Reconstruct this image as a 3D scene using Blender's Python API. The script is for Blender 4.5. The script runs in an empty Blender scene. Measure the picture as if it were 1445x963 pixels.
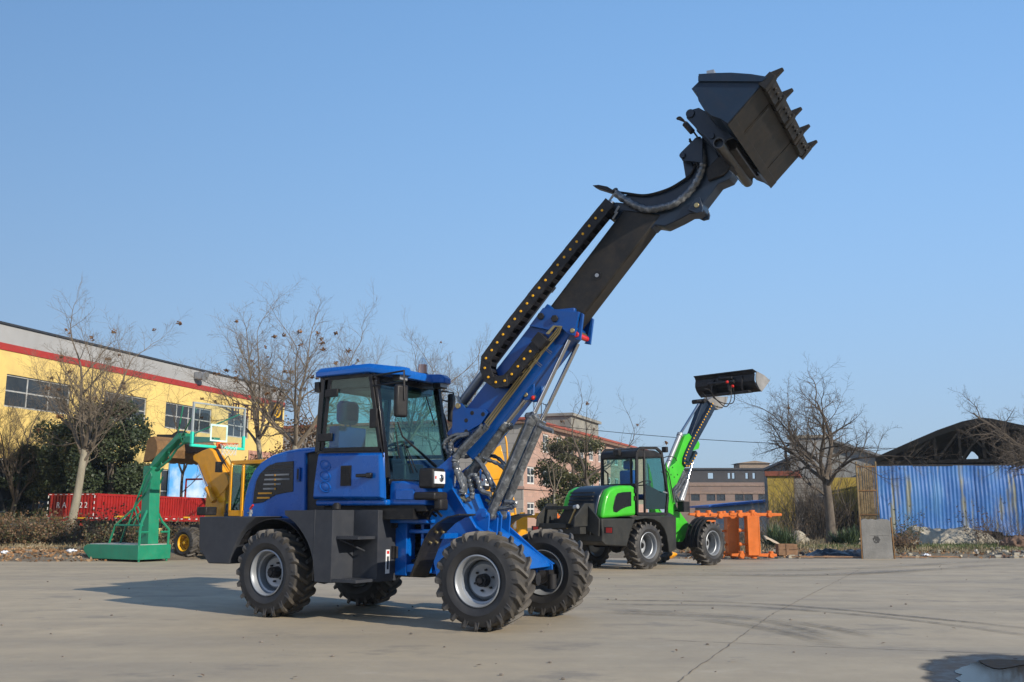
import bpy, bmesh, math, random
from mathutils import Vector, Matrix

# ---------------------------------------------------------------- survey of the place
FOC, CX, CY, PITCH, EYE = 1350.0, 722.5, 481.5, math.atan(243.5/1350.0), 1.27
COL = bpy.context.scene.collection

def V(*a): return Vector(a)

def sight(x, y):
    a = (x-CX)/FOC; b = -(y-CY)/FOC
    return Vector((a, math.cos(PITCH)-b*math.sin(PITCH), math.sin(PITCH)+b*math.cos(PITCH)))
EYEP = Vector((0, 0, EYE))
def on_ground(x, y, z=0.0):
    r = sight(x, y); return EYEP + r*((z-EYE)/r.z)
def at_depth(x, y, Y):
    r = sight(x, y); return EYEP + r*(Y/r.y)

class Frame:
    """A thing's own axes: s along it, t across (away from the viewer's side), z up."""
    def __init__(self, o, ang):
        self.o = Vector((o[0], o[1], 0)); self.ang = ang
        self.u = Vector((math.cos(ang), math.sin(ang), 0)); self.v = Vector((-math.sin(ang), math.cos(ang), 0))
    def L(self, x, y, t):
        r = sight(x, y); k = ((self.o+self.v*t-EYEP).dot(self.v))/r.dot(self.v)
        q = EYEP+r*k-self.o; return (q.dot(self.u), q.z)
    def P(self, x, y, t):
        s, z = self.L(x, y, t); return Vector((s, t, z))
    def S(self, x, y, s):
        r = sight(x, y); k = ((self.o+self.u*s-EYEP).dot(self.u))/r.dot(self.u)
        q = EYEP+r*k-self.o; return Vector((s, q.dot(self.v), q.z))
    def W(self, s, t, z): return self.o+self.u*s+self.v*t+Vector((0, 0, z))

# ---------------------------------------------------------------- materials
MATS = {}
def nodes_of(name):
    m = bpy.data.materials.new(name); m.use_nodes = True
    nt = m.node_tree; nt.nodes.clear()
    out = nt.nodes.new('ShaderNodeOutputMaterial'); b = nt.nodes.new('ShaderNodeBsdfPrincipled')
    nt.links.new(b.outputs[0], out.inputs[0])
    return m, nt, b, out
def noise(nt, scale, detail=4, rough=.55, vec=None, dim='3D'):
    n = nt.nodes.new('ShaderNodeTexNoise'); n.inputs['Scale'].default_value = scale
    n.inputs['Detail'].default_value = detail; n.inputs['Roughness'].default_value = rough
    if vec is not None: nt.links.new(vec, n.inputs['Vector'])
    return n
def coords(nt, scale=(1, 1, 1), kind='Object', rot=(0, 0, 0)):
    t = nt.nodes.new('ShaderNodeTexCoord'); m = nt.nodes.new('ShaderNodeMapping')
    m.inputs['Scale'].default_value = scale; m.inputs['Rotation'].default_value = rot
    nt.links.new(t.outputs[kind], m.inputs['Vector']); return m.outputs[0]
def ramp(nt, fac, stops):
    r = nt.nodes.new('ShaderNodeValToRGB'); e = r.color_ramp.elements
    while len(e) < len(stops): e.new(.5)
    for i, (p, c) in enumerate(stops):
        e[i].position = p; e[i].color = (c[0], c[1], c[2], 1) if isinstance(c, (tuple, list)) else (c, c, c, 1)
    nt.links.new(fac, r.inputs[0]); return r.outputs[0]
def mixc(nt, fac, a, b, mode='MIX'):
    m = nt.nodes.new('ShaderNodeMix'); m.data_type = 'RGBA'; m.blend_type = mode
    for inp, val in ((m.inputs[0], fac), (m.inputs[6], a), (m.inputs[7], b)):
        if hasattr(val, 'is_output'): nt.links.new(val, inp)
        elif isinstance(val, (int, float)): inp.default_value = val if inp.type == 'VALUE' else (val, val, val, 1)
        else: inp.default_value = (*val[:3], 1)
    return m.outputs[2]
def mathn(nt, op, a, b=0.0):
    m = nt.nodes.new('ShaderNodeMath'); m.operation = op
    for i, v in enumerate((a, b)):
        if hasattr(v, 'is_output'): nt.links.new(v, m.inputs[i])
        else: m.inputs[i].default_value = v
    return m.outputs[0]
def bump(nt, b, h, strength=.3, dist=.01):
    n = nt.nodes.new('ShaderNodeBump'); n.inputs['Strength'].default_value = strength
    n.inputs['Distance'].default_value = dist
    nt.links.new(h, n.inputs['Height']); nt.links.new(n.outputs[0], b.inputs['Normal'])

def paint(name, c, rough=.35, metal=0.0, coat=0.0, var=.25, scale=3.0, dirt=(.2, .17, .13), dirt_amt=.12, bumps=.0, grain=60):
    m, nt, b, o = nodes_of(name)
    v = coords(nt); c = tuple(x*.86 for x in c)
    n = noise(nt, scale, 6, .6, v)
    c2 = tuple(x*(1-var) for x in c); c3 = tuple(min(1, x*(1+var)) for x in c)
    col = ramp(nt, n.outputs[0], [(.3, c2), (.7, c3)])
    if dirt_amt > 0:
        d = noise(nt, scale*2.7, 8, .7, v)
        f = mathn(nt, 'MULTIPLY', ramp(nt, d.outputs[0], [(.45, 0.0), (.75, 1.0)]), dirt_amt)
        col = mixc(nt, f, col, dirt)
    nt.links.new(col, b.inputs['Base Color'])
    rr = ramp(nt, n.outputs[0], [(.3, max(.02, rough*.8)), (.7, min(1, rough*1.25))])
    nt.links.new(rr, b.inputs['Roughness'])
    b.inputs['Metallic'].default_value = metal
    b.inputs['Specular IOR Level'].default_value = .28 if coat else .22
    b.inputs['Coat Weight'].default_value = coat; b.inputs['Coat Roughness'].default_value = .08
    if bumps:
        g = noise(nt, grain, 3, .6, v); bump(nt, b, g.outputs[0], bumps, .004)
    MATS[name] = m; return m

def glass(name, tint, refl=.12, clear=.9, rough=.02):
    m, nt, b, o = nodes_of(name); nt.nodes.remove(b)
    t = nt.nodes.new('ShaderNodeBsdfTransparent'); t.inputs[0].default_value = (*tint, 1)
    g = nt.nodes.new('ShaderNodeBsdfGlossy'); g.inputs['Roughness'].default_value = rough
    g.inputs['Color'].default_value = (.95, 1, 1, 1)
    lw = nt.nodes.new('ShaderNodeLayerWeight'); lw.inputs[0].default_value = .5
    f = mathn(nt, 'ADD', mathn(nt, 'MULTIPLY', mathn(nt, 'POWER', lw.outputs['Facing'], 4), .8), refl)
    mx = nt.nodes.new('ShaderNodeMixShader'); nt.links.new(f, mx.inputs[0])
    nt.links.new(t.outputs[0], mx.inputs[1]); nt.links.new(g.outputs[0], mx.inputs[2])
    nt.links.new(mx.outputs[0], o.inputs[0]); MATS[name] = m; return m

def wrap(name):
    """Clear wrinkled plastic film over dark steel or hose."""
    m, nt, b, o = nodes_of(name)
    v = coords(nt, (1, 1, 1)); n = noise(nt, 13, 4, .65, v)
    col = ramp(nt, n.outputs[0], [(.35, (.04, .045, .052)), (.55, (.075, .082, .09)), (.75, (.22, .23, .24))])
    nt.links.new(col, b.inputs['Base Color']); b.inputs['Roughness'].default_value = .22
    b.inputs['Coat Weight'].default_value = .6
    n2 = noise(nt, 22, 3, .5, coords(nt, (1, 1, .5))); bump(nt, b, n2.outputs[0], .9, .012); MATS[name] = m; return m

BLUE = paint('blue_paint', (.001, .090, .385), .26, coat=.10, var=.10, dirt=(.10, .14, .2), dirt_amt=.05)
BLUED = paint('boom_blue_paint', (.001, .060, .265), .32, coat=.06, var=.14, dirt=(.12, .13, .16), dirt_amt=.08)
GREEN = paint('green_paint', (.045, .44, .022), .33, coat=.15, var=.14, dirt_amt=.14)
GREY = paint('dark_grey_paint', (.036, .040, .049), .42, var=.14, dirt=(.14, .13, .12), dirt_amt=.12)
STEELDK = paint('boom_grey_paint', (.010, .022, .044), .4, coat=.1, var=.2, dirt=(.08, .07, .06), dirt_amt=.15)
BUCKET = paint('bucket_grey_paint', (.012, .028, .056), .42, var=.16, dirt=(.08, .06, .045), dirt_amt=.15)
WORN = paint('worn_black_steel', (.020, .019, .018), .42, var=.35, scale=3, dirt=(.075, .052, .03), dirt_amt=.35)
BLACK = paint('black_plastic', (.014, .014, .016), .45, var=.2, dirt_amt=.1)
BLACKG = paint('black_gloss_trim', (.007, .007, .009), .25, coat=.06, var=.1, dirt_amt=.03)
SILVER = paint('silver_wheel_paint', (.30, .32, .345), .4, metal=.35, var=.08, dirt_amt=.1)
CHROME = paint('chrome_rod', (.62, .62, .63), .16, metal=1, var=.05, dirt_amt=.02)
BRASS = paint('zinc_plated_pipe', (.36, .29, .15), .35, metal=.8, var=.2, dirt_amt=.05)
YDOT = paint('amber_plastic', (.85, .42, .01), .4, var=.05, dirt_amt=0)
AMBER = paint('amber_lens', (.85, .30, .10), .25, coat=.5, var=.05, dirt_amt=0)
RED = paint('red_plastic', (.55, .02, .015), .3, coat=.3, var=.1, dirt_amt=0)
WHITE = paint('white_paint', (.75, .76, .76), .45, var=.06, dirt_amt=.1)
SEATB = paint('seat_fabric', (.008, .055, .28), .8, var=.2, dirt_amt=0)
SEATG = paint('seat_fabric_bright', (.01, .10, .42), .7, var=.2, dirt_amt=0, bumps=.3)
HOSE = paint('rubber_hose', (.012, .012, .013), .5, var=.2, dirt_amt=.15)
YEL = paint('yellow_paint', (.72, .31, .008), .35, coat=.3, var=.12, dirt=(.2, .12, .04), dirt_amt=.15)
ORANGE = paint('orange_paint', (.62, .145, .02), .4, coat=.2, var=.14, scale=4, dirt=(.25, .10, .03), dirt_amt=.25)
TURQ = paint('green_stand_paint', (.012, .215, .12), .4, coat=.25, var=.12, dirt=(.15, .1, .05), dirt_amt=.15)
TURQL = paint('turquoise_padding', (.03, .62, .46), .5, var=.08, dirt_amt=.1)
TAN = paint('rusty_bucket_steel', (.22, .125, .055), .6, metal=.2, var=.3, scale=6, dirt=(.1, .05, .02), dirt_amt=.4)
LAMPG = glass('lamp_glass', (.92, .95, 1), .2)
PANE = glass('cab_glass', (.72, .90, .88), .02)
PANED = glass('tinted_glass', (.45, .66, .64), .07)
WRAP = wrap('plastic_film_wrap')

def tyre_mat():
    m, nt, b, o = nodes_of('tyre_rubber')
    v = coords(nt); n = noise(nt, 6, 8, .65, v); n2 = noise(nt, 40, 4, .6, v)
    g = nt.nodes.new('ShaderNodeAttribute'); g.attribute_name = 'tread'
    base = ramp(nt, n.outputs[0], [(.3, (.010, .010, .011)), (.75, (.024, .023, .023))])
    dust = ramp(nt, n.outputs[0], [(.3, (.05, .045, .038)), (.7, (.115, .10, .082))])
    nt.links.new(mixc(nt, g.outputs['Fac'], base, dust), b.inputs['Base Color'])
    b.inputs['Roughness'].default_value = .62
    bump(nt, b, n2.outputs[0], .25, .004); MATS['tyre_rubber'] = m; return m
TYRE = tyre_mat()

# ---------------------------------------------------------------- mesh builder
class MB:
    def __init__(s): s.v = []; s.f = []; s.m = []; s.cur = 0; s.attr = {}
    def add(s, vs, fs):
        n = len(s.v); s.v += [tuple(p) for p in vs]
        for f in fs: s.f.append(tuple(i+n for i in f)); s.m.append(s.cur)
        return s
    def mat(s, i): s.cur = i; return s
    def box(s, a, b, R=None, o=None):
        """axis box from corner a to corner b; R rotates it about o."""
        x0, y0, z0 = a; x1, y1, z1 = b
        if x0 > x1: x0, x1 = x1, x0
        if y0 > y1: y0, y1 = y1, y0
        if z0 > z1: z0, z1 = z1, z0
        vs = [Vector(p) for p in ((x0,y0,z0),(x1,y0,z0),(x1,y1,z0),(x0,y1,z0),(x0,y0,z1),(x1,y0,z1),(x1,y1,z1),(x0,y1,z1))]
        if R is not None:
            o = Vector(o) if o is not None else Vector(((x0+x1)/2, (y0+y1)/2, (z0+z1)/2))
            vs = [o+R@(p-o) for p in vs]
        return s.add(vs, [(0,3,2,1),(4,5,6,7),(0,1,5,4),(1,2,6,5),(2,3,7,6),(3,0,4,7)])
    def prism(s, poly, t0, t1, poly1=None):
        """(s,z) outline extruded across from t0 to t1."""
        if t0 > t1: t0, t1 = t1, t0; poly, poly1 = (poly1 or poly), (poly if poly1 else None)
        q = poly1 or poly
        a = sum(poly[i][0]*poly[(i+1) % len(poly)][1]-poly[(i+1) % len(poly)][0]*poly[i][1] for i in range(len(poly)))
        if a < 0: poly = poly[::-1]; q = q[::-1]
        n = len(poly)
        vs = [(p[0], t0, p[1]) for p in poly]+[(p[0], t1, p[1]) for p in q]
        fs = [tuple(range(n)), tuple(range(2*n-1, n-1, -1))]
        for i in range(n): j = (i+1) % n; fs.append((i, i+n, j+n, j))
        return s.add(vs, fs)
    def sheet(s, pts, th):
        """flat polygon in space given thickness th along its normal."""
        pts = [Vector(p) for p in pts]
        nrm = Vector((0, 0, 0))
        for i in range(len(pts)):
            nrm += pts[i].cross(pts[(i+1) % len(pts)])
        nrm.normalize(); n = len(pts)
        vs = [p+nrm*(th/2) for p in pts]+[p-nrm*(th/2) for p in pts]
        fs = [tuple(range(n)), tuple(range(2*n-1, n-1, -1))]
        for i in range(n): j = (i+1) % n; fs.append((i+n, j+n, j, i))
        return s.add(vs, fs)
    def tube(s, pts, r, n=8, caps=True):
        pts = [Vector(p) for p in pts]; k = len(pts)
        rs = r if isinstance(r, (list, tuple)) else [r]*k
        d0 = (pts[1]-pts[0]).normalized()
        up = Vector((0, 0, 1)) if abs(d0.z) < .9 else Vector((1, 0, 0))
        a = d0.cross(up).normalized(); vs = []
        for i, p in enumerate(pts):
            d = (pts[min(i+1, k-1)]-pts[max(i-1, 0)])
            if d.length < 1e-9: d = d0
            d.normalize(); a = (a-d*a.dot(d))
            if a.length < 1e-6: a = d.orthogonal()
            a.normalize(); b = d.cross(a)
            for j in range(n):
                w = 2*math.pi*j/n; vs.append(p+(a*math.cos(w)+b*math.sin(w))*rs[i])
        fs = []
        for i in range(k-1):
            for j in range(n):
                j2 = (j+1) % n; fs.append((i*n+j, i*n+j2, (i+1)*n+j2, (i+1)*n+j))
        if caps: fs += [tuple(range(n-1, -1, -1)), tuple(range((k-1)*n, k*n))]
        return s.add(vs, fs)
    def cyl(s, a, b, r, r2=None, n=16): return s.tube([a, b], [r, r if r2 is None else r2], n)
    def pipe(s, a, b, r, ri, n=20):
        a = Vector(a); b = Vector(b); d = (b-a).normalized(); x = d.orthogonal().normalized(); y = d.cross(x)
        vs = []
        for p, rr in ((a, r), (b, r), (b, ri), (a, ri)):
            for j in range(n):
                w = 2*math.pi*j/n; vs.append(p+(x*math.cos(w)+y*math.sin(w))*rr)
        fs = []
        for i in range(4):
            i2 = (i+1) % 4
            for j in range(n): j2 = (j+1) % n; fs.append((i*n+j, i*n+j2, i2*n+j2, i2*n+j))
        return s.add(vs, fs)
    def lathe(s, prof, o=(0, 0, 0), n=40, closed=False):
        """profile of (radius, y) turned about the y axis through o."""
        o = Vector(o); k = len(prof); vs = []
        for r, y in prof:
            for j in range(n):
                w = 2*math.pi*j/n; vs.append(o+Vector((r*math.cos(w), y, r*math.sin(w))))
        fs = []
        for i in range(k if closed else k-1):
            i2 = (i+1) % k
            for j in range(n): j2 = (j+1) % n; fs.append((i*n+j, i2*n+j, i2*n+j2, i*n+j2))
        return s.add(vs, fs)
    def ball(s, c, r, n=10, sq=(1, 1, 1)):
        c = Vector(c); m = max(4, n//2); vs = []; fs = []
        for i in range(m+1):
            a = math.pi*i/m
            for j in range(n):
                b = 2*math.pi*j/n
                vs.append(c+Vector((math.sin(a)*math.cos(b)*r*sq[0], math.sin(a)*math.sin(b)*r*sq[1], math.cos(a)*r*sq[2])))
        for i in range(m):
            for j in range(n): j2 = (j+1) % n; fs.append((i*n+j, (i+1)*n+j, (i+1)*n+j2, i*n+j2))
        return s.add(vs, fs)
    def build(s, name, mats, parent=None, rotz=0, loc=(0, 0, 0), bevel=0, smooth=True, seg=2, fix=True):
        me = bpy.data.meshes.new(name); me.from_pydata(s.v, [], s.f)
        if not isinstance(mats, (list, tuple)): mats = [mats]
        for m in mats: me.materials.append(m)
        if len(mats) > 1: me.polygons.foreach_set('material_index', s.m)
        me.validate(); me.update()
        if fix:
            bm = bmesh.new(); bm.from_mesh(me); bmesh.ops.recalc_face_normals(bm, faces=bm.faces); bm.to_mesh(me); bm.free()
        if smooth:
            me.shade_smooth(); me.set_sharp_from_angle(angle=math.radians(38))
        o = bpy.data.objects.new(name, me); COL.objects.link(o)
        o.parent = parent; o.rotation_euler = (0, 0, rotz); o.location = loc
        if bevel:
            b = o.modifiers.new('edge', 'BEVEL'); b.width = bevel; b.segments = seg; b.limit_method = 'ANGLE'
            b.angle_limit = math.radians(35); b.harden_normals = False
        return o

def tag(o, label=None, cat=None, group=None, kind=None):
    if label: o['label'] = label
    if cat: o['category'] = cat
    if group: o['group'] = group
    if kind: o['kind'] = kind
    return o
def thing(name, label, cat, loc=(0, 0, 0), rotz=0, group=None):
    o = bpy.data.objects.new(name, None); COL.objects.link(o); o.empty_display_size = .2
    o.location = loc; o.rotation_euler = (0, 0, rotz); return tag(o, label, cat, group)
def spline(pts, k=6):
    """Catmull-Rom through the points."""
    pts = [Vector(p) for p in pts]; out = []
    P = [pts[0]]+pts+[pts[-1]]
    for i in range(1, len(P)-2):
        for j in range(k):
            t = j/k; a, b, c, d = P[i-1], P[i], P[i+1], P[i+2]
            out.append(.5*((2*b)+(-a+c)*t+(2*a-5*b+4*c-d)*t*t+(-a+3*b-3*c+d)*t**3))
    out.append(pts[-1]); return out
def copy_tree(o, parent=None):
    c = o.copy(); COL.objects.link(c); c.parent = parent
    for ch in [x for x in list(bpy.data.objects) if x.parent == o]: copy_tree(ch, c)
    return c
def zoom(ox, oy, sc): return lambda x, y: (ox+x/sc, oy+y/sc)

# ---------------------------------------------------------------- wheels (shared by all the loaders)
def tyre_mesh(R, w, rim, side, nl=20, lug=.034, seed=1):
    """tyre about the y axis; side=-1: outer face towards -y. Tread lugs swept as on a tractor tyre."""
    rnd = random.Random(seed)
    mb = MB(); h = w/2
    prof = [(rim-.01, -h*.80), (rim+.012, -h*.86), (rim+.03, -h*.93), (rim+(R-rim)*.3, -h*1.04), (rim+(R-rim)*.36, -h*1.055), (rim+(R-rim)*.38, -h*1.04), (rim+(R-rim)*.55, -h*1.03),
            (R-.085, -h*.98), (R-lug-.018, -h*.9), (R-lug-.004, -h*.6), (R-lug, 0)]
    prof = prof+[(r, -y) for r, y in prof[-2::-1]]
    mb.lathe(prof, n=72)
    nb = len(mb.v)
    for sd in (-1, 1):
        for i in range(nl):
            a0 = 2*math.pi*(i+(.5 if sd > 0 else 0))/nl+rnd.uniform(-.01, .01)
            secs = [(1.0, -.065, R-.13, R-.085, .030), (1.03, -.03, R-.105, R-.030, .034), (.95, .0, R-.06, R-.004, .040), (.62, .085, R-lug-.01, R, .036), (.25, .165, R-lug-.01, R, .034), (-.04, .215, R-lug-.01, R-.002, .034)]
            ring = []
            for (yy, da, rb, rt, hw) in secs:
                for (rr, ww) in ((rb, -1.25), (rt, -1), (rt, 1), (rb, 1.25)):
                    a = a0-da*1.0+ww*hw/(rr/R)
                    ring.append((rr*math.cos(a), sd*yy*h, rr*math.sin(a)))
            fs = []
            for k in range(len(secs)-1):
                for j in range(3): fs.append((k*4+j, k*4+j+1, k*4+4+j+1, k*4+4+j))
            fs += [(0, 1, 2, 3), tuple(range(len(secs)*4-1, len(secs)*4-5, -1))]
            mb.add(ring, fs)
    return mb, nb
def make_wheel(parent, R, w, rim, side, loc, rotz=0, rimmat=SILVER, seed=1, spin=0, disc=.1, hubcol=BLACK, bolts=6, nl=20, hubr=.075):
    """wheel (rim and disc) > tyre, hub. loc = centre."""
    h = w/2
    m = MB(); o = side
    prof = [(rim+.006, o*h*.84), (rim+.008, o*h*.92), (rim-.004, o*h*.95), (rim-.014, o*h*.90), (rim-.024, o*h*.78), (rim-.030, o*h*.45), (rim-.050, o*h*.40), (rim-.052, -o*h*.5), (rim-.02, -o*h*.8), (rim-.004, -o*h*.95), (rim+.006, -o*h*.84)]
    m.lathe(prof, n=48, closed=True)
    yd = o*(h-disc-.10)
    m.lathe([(rim-.05, yd-o*.05), (rim-.07, yd), (rim-.10, yd+o*.02), (.14, yd+o*.012), (.12, yd), (.05, yd), (.05, yd-o*.015), (.12, yd-o*.015), (rim-.1, yd-o*.0), (rim-.07, yd-o*.02)], n=40, closed=True)
    wh = m.build('wheel', rimmat, parent, rotz, loc, fix=True)
    tm, nb = tyre_mesh(R, w, rim, side, nl, seed=seed)
    if side > 0: pass
    ty = tm.build('tyre', TYRE, wh)
    at = ty.data.attributes.new('tread', 'FLOAT', 'POINT')
    vals = []
    for i, v in enumerate(ty.data.vertices):
        r = math.hypot(v.co.x, v.co.z)
        vals.append(max(0, min(1, (r-(R-.10))/.09))*(.85 if i >= nb else .45))
    at.data.foreach_set('value', vals)
    hb = MB(); hb.cyl((0, yd-o*.02, 0), (0, yd+o*.10, 0), hubr, hubr*.9, 20).cyl((0, yd+o*.10, 0), (0, yd+o*.125, 0), hubr*.6, hubr*.45, 12)
    for i in range(bolts):
        a = 2*math.pi*(i+.3)/bolts; hb.cyl((.115*math.cos(a), yd, .115*math.sin(a)), (.115*math.cos(a), yd+o*.035, .115*math.sin(a)), .013, None, 6)
    for i in range(10):
        a = 2*math.pi*i/10; hb.cyl((hubr*.72*math.cos(a), yd+o*.1, hubr*.72*math.sin(a)), (hubr*.72*math.cos(a), yd+o*.112, hubr*.72*math.sin(a)), .009, None, 6)
    hb.build('hub', hubcol, wh)
    return wh

# ================================================================ the blue telescopic loader
PHI, ART, WBASE = math.radians(31.94), math.radians(-5.66), 2.978
PV = (0.0097-WBASE/2*math.cos(PHI), 11.6213+WBASE/2*math.sin(PHI))
R_ = Frame(PV, -PHI); F_ = Frame(PV, -PHI-ART)
zA = zoom(270, 490, 3.6075); zB = zoom(270, 670, 3.6075); zC = zoom(560, 640, 3.567); zD = zoom(560, 420, 4.378)
zE = zoom(620, 250, 3.1075); zF = zoom(830, 80, 3.703); zG = zoom(560, 500, 6.88); zH = zoom(580, 600, 6.02); zI = zoom(430, 500, 5.35); zJ = zoom(960, 90, 5.07)
def RL(z, pts, t): return [R_.L(*(z(*q) if z else q), t) for q in pts]
def FL(z, pts, t): return [F_.L(*(z(*q) if z else q), t) for q in pts]
def RP(z, q, t): return R_.P(*(z(*q) if z else q), t)
def FP(z, q, t): return F_.P(*(z(*q) if z else q), t)

def blue_loader():
    T = thing('telescopic_loader', 'blue telescopic wheel loader with its long boom raised and toothed bucket in the sky', 'wheel loader', (PV[0], PV[1], 0), -PHI)
    fa = -ART
    # ---- wheels
    wz = .54
    for s, t, side, rz, sd in ((-WBASE/2, -.865, -1, 0, 1), (-WBASE/2, .865, 1, 0, 2)):
        make_wheel(T, .54, .41, .277, side, (s, t, wz), 0, seed=sd)
    Rf = Matrix.Rotation(fa, 3, 'Z')
    for s, t, side, sd in ((WBASE/2, -.865, -1, 3), (WBASE/2, .865, 1, 4)):
        p = Rf@Vector((s, t, wz)); make_wheel(T, .54, .41, .277, side, p, fa, seed=sd)
    # ---- axles and underframe
    m = MB(); m.cyl((-WBASE/2, -.8, wz), (-WBASE/2, .8, wz), .075, n=14); m.ball((-WBASE/2, 0, wz), .2, 14, (1, 1.1, 1))
    for sg in (-1, 1): m.cyl((-WBASE/2, sg*.6, wz), (-WBASE/2, sg*.79, wz), .12, .15, 16)
    m.build('rear_axle', BLACK, T)
    m = MB(); m.cyl((WBASE/2, -.8, wz), (WBASE/2, .8, wz), .085, n=14); m.ball((WBASE/2, 0, wz), .21, 14, (1, 1.1, 1))
    for sg in (-1, 1): m.cyl((WBASE/2, sg*.6, wz), (WBASE/2, sg*.8, wz), .13, .17, 16)
    m.cyl((WBASE/2+.1, -.18, wz-.02), (WBASE/2+.34, -.18, wz-.02), .075, n=12).cyl((WBASE/2+.3, .3, .55), (WBASE/2+.3, .3, .38), .055, n=12)
    m.build('front_axle', BLACK, T, fa)
    m = MB()
    m.box((-2.45, -.32, .72), (-.45, .32, 1.16)).box((-1.0, -.28, .5), (-.3, .28, .8)).cyl((-1.4, 0, .55), (.9, 0, .55), .05, n=10)
    m.box((-.5, -.22, .55), (.15, .22, .72))
    m.build('rear_chassis', BLACK, T, bevel=.01)
    # ---- counterweight with arches
    arch = [(190,455),(196,430),(215,380),(232,335),(255,295),(285,255),(330,212)]
    rp = RL(zB, [(40,215),(37,370),(85,452)]+arch, -1.05)
    m = MB(); m.prism(rp, -1.05, 1.05)
    cw = m.build('counterweight', GREY, T, bevel=.015)
    # inner wheel arch lining
    for sg in (-1, 1):
        m = MB(); prof = []
        for i in range(11):
            a = math.radians(28+i*12.5); prof.append((-WBASE/2+.70*math.cos(a), .50+.70*math.sin(a)))
        for i in range(10):
            a, b = prof[i], prof[i+1]
            m.prism([a, b, (b[0]*.99-.0148, b[1]+.012), (a[0]*.99-.0148, a[1]+.012)], sg*.42, sg*.98)
        m.build('wheel_arch_lining', BLACK, T)
    # ---- hood
    side = RL(zA, [(255,855),(258,800),(268,735),(283,680),(310,620),(345,580),(400,545),(470,524),(545,512),(600,508),(632,506),(632,520),(580,530),(580,860)], -.58)
    zt = 1.17
    side[0] = (side[0][0], zt); side[-1] = (side[-1][0], zt)
    m = MB(); ins = [(p[0]*.985-.02 if p[0] < -1.5 else p[0], p[1]-(.06 if p[1] > 1.6 else 0)) for p in side]
    m.prism(side, -.50, .50)
    m.prism([(p[0]+(.03 if p[0] < -1.5 else 0), p[1]-(.035 if p[1] > 1.5 else 0)) for p in side], -.58, -.50, side)
    m.prism(side, .50, .58, [(p[0]+(.03 if p[0] < -1.5 else 0), p[1]-(.035 if p[1] > 1.5 else 0)) for p in side])
    hood = m.build('hood', BLUE, T, bevel=.02)
    win = RL(zA, [(520,580),(517,735),(470,743),(430,752),(400,768),(365,790),(312,797),(318,735),(330,680),(348,645),(385,608),(430,588)], -.59)
    m = MB(); m.prism(win, -.588, -.579); gr = m.build('side_grille', BLACKG, hood, bevel=.004)
    m = MB()
    for k, (x0, x1, yy) in enumerate(((375,498,652),(372,500,675),(368,455,699),(366,430,722))):
        a = RP(zA, (x0, yy), -.592); b = RP(zA, (x1, yy), -.592); m.box((a.x, -.596, a.z-.011), (b.x, -.589, a.z+.011))
    m.mat(1)
    for k, (x0, x1, yy) in enumerate(((340,410,745),(335,398,768))):
        a = RP(zA, (x0, yy), -.592); b = RP(zA, (x1, yy), -.592); m.box((a.x, -.596, a.z-.011), (b.x, -.589, a.z+.011))
    for yy in (652,675,699,722): a = RP(zA, (427, yy), -.592); m.box((a.x-.012, -.599, a.z-.013), (a.x+.012, -.589, a.z+.013))
    m.build('grille_slots', [paint('slot_reflection_grey', (.20, .21, .22), .6), paint('slot_reflection_amber', (.50, .24, .02), .5)], hood)  # grey and amber paint in what shows through and reflects in the slots
    m = MB()
    for yy in (600, 625, 640):
        a = RP(zA, (360+(640-yy)*.9, yy), -.592); b = RP(zA, (512, yy), -.592); m.box((a.x, -.5935, a.z-.003), (b.x, -.589, a.z+.003))
    m.build('grille_ribs', STEELDK, hood)
    a = RP(zA, (545, 648), -.6); m = MB(); m.box((a.x-.03, -.612, a.z-.09), (a.x+.03, -.575, a.z+.09)); m.mat(1); m.box((a.x-.015, -.616, a.z-.07), (a.x+.018, -.60, a.z+.07)); m.build('hood_latch', [BLUED, BLACK], hood, bevel=.006)
    # black gap and tank behind the cab
    m = MB(); m.box((-1.38, -.54, 1.15), (-1.02, .54, 2.06)); m.build('rear_bulkhead', BLACK, T, bevel=.01)
    # small red valve on the counterweight
    a = RP(zA, (298, 852), -.85); m = MB(); m.cyl((a.x, a.y, 1.2), (a.x+.02, a.y, a.z+.06), .02, n=8).cyl((a.x-.04, a.y, a.z+.02), (a.x+.04, a.y, a.z+.02), .012, n=8); m.mat(1).cyl((a.x+.0, a.y, a.z+.07), (a.x+.06, a.y-.01, a.z+.12), .014, n=8)
    m.build('valve', [SILVER, RED], T)
    # ---- right side tank box with the steps, and the same on the left
    arc2 = [(475,182),(477,206),(500,222),(528,246),(552,276),(574,310),(592,345),(606,385),(617,430),(623,480),(626,545)]
    bx = RL(zB, [(717,180)]+[(717,545)]+arc2[::-1], -1.07)
    s0 = -.40
    bx[0] = (s0, bx[0][1]); bx[1] = (s0, .455)
    s1 = R_.L(533, 718, -.68)[0]
    m = MB(); m.prism(bx, -1.07, -.684)
    m.box((s0-.4, -.68, .455), (s1, -.30, bx[0][1])); m.box((s1-.002, -.68, .46), (s1+.012, -.30, bx[0][1]-.004))
    m.box((-.69, -1.074, .47), (-.684, -1.069, 1.32))
    tank = m.build('fuel_tank', GREY, T, bevel=.012)
    for z_ in (1.0, .50):
        m = MB()
        m.box((s0+.002, -1.0 if z_ > .8 else -1.06, z_-.035), (s1-.02 if z_ > .8 else s1+.012, -.688, z_))
        for i in range(14): xx = s0+.02+i*.026; m.box((xx, -1.0 if z_ > .8 else -1.06, z_), (xx+.012, -.99 if z_ > .8 else -1.05, z_+.012))
        if z_ > .8: m.tube([(s0+.05, -.98, .965), (s0+.2, -.70, .82)], .012, 6)
        m.build('step', GREY, tank, bevel=.003)
    m = MB(); a = R_.S(*zB(1000, 382), s1+.016); b = R_.S(*zB(1004, 503), s1+.016)
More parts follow.
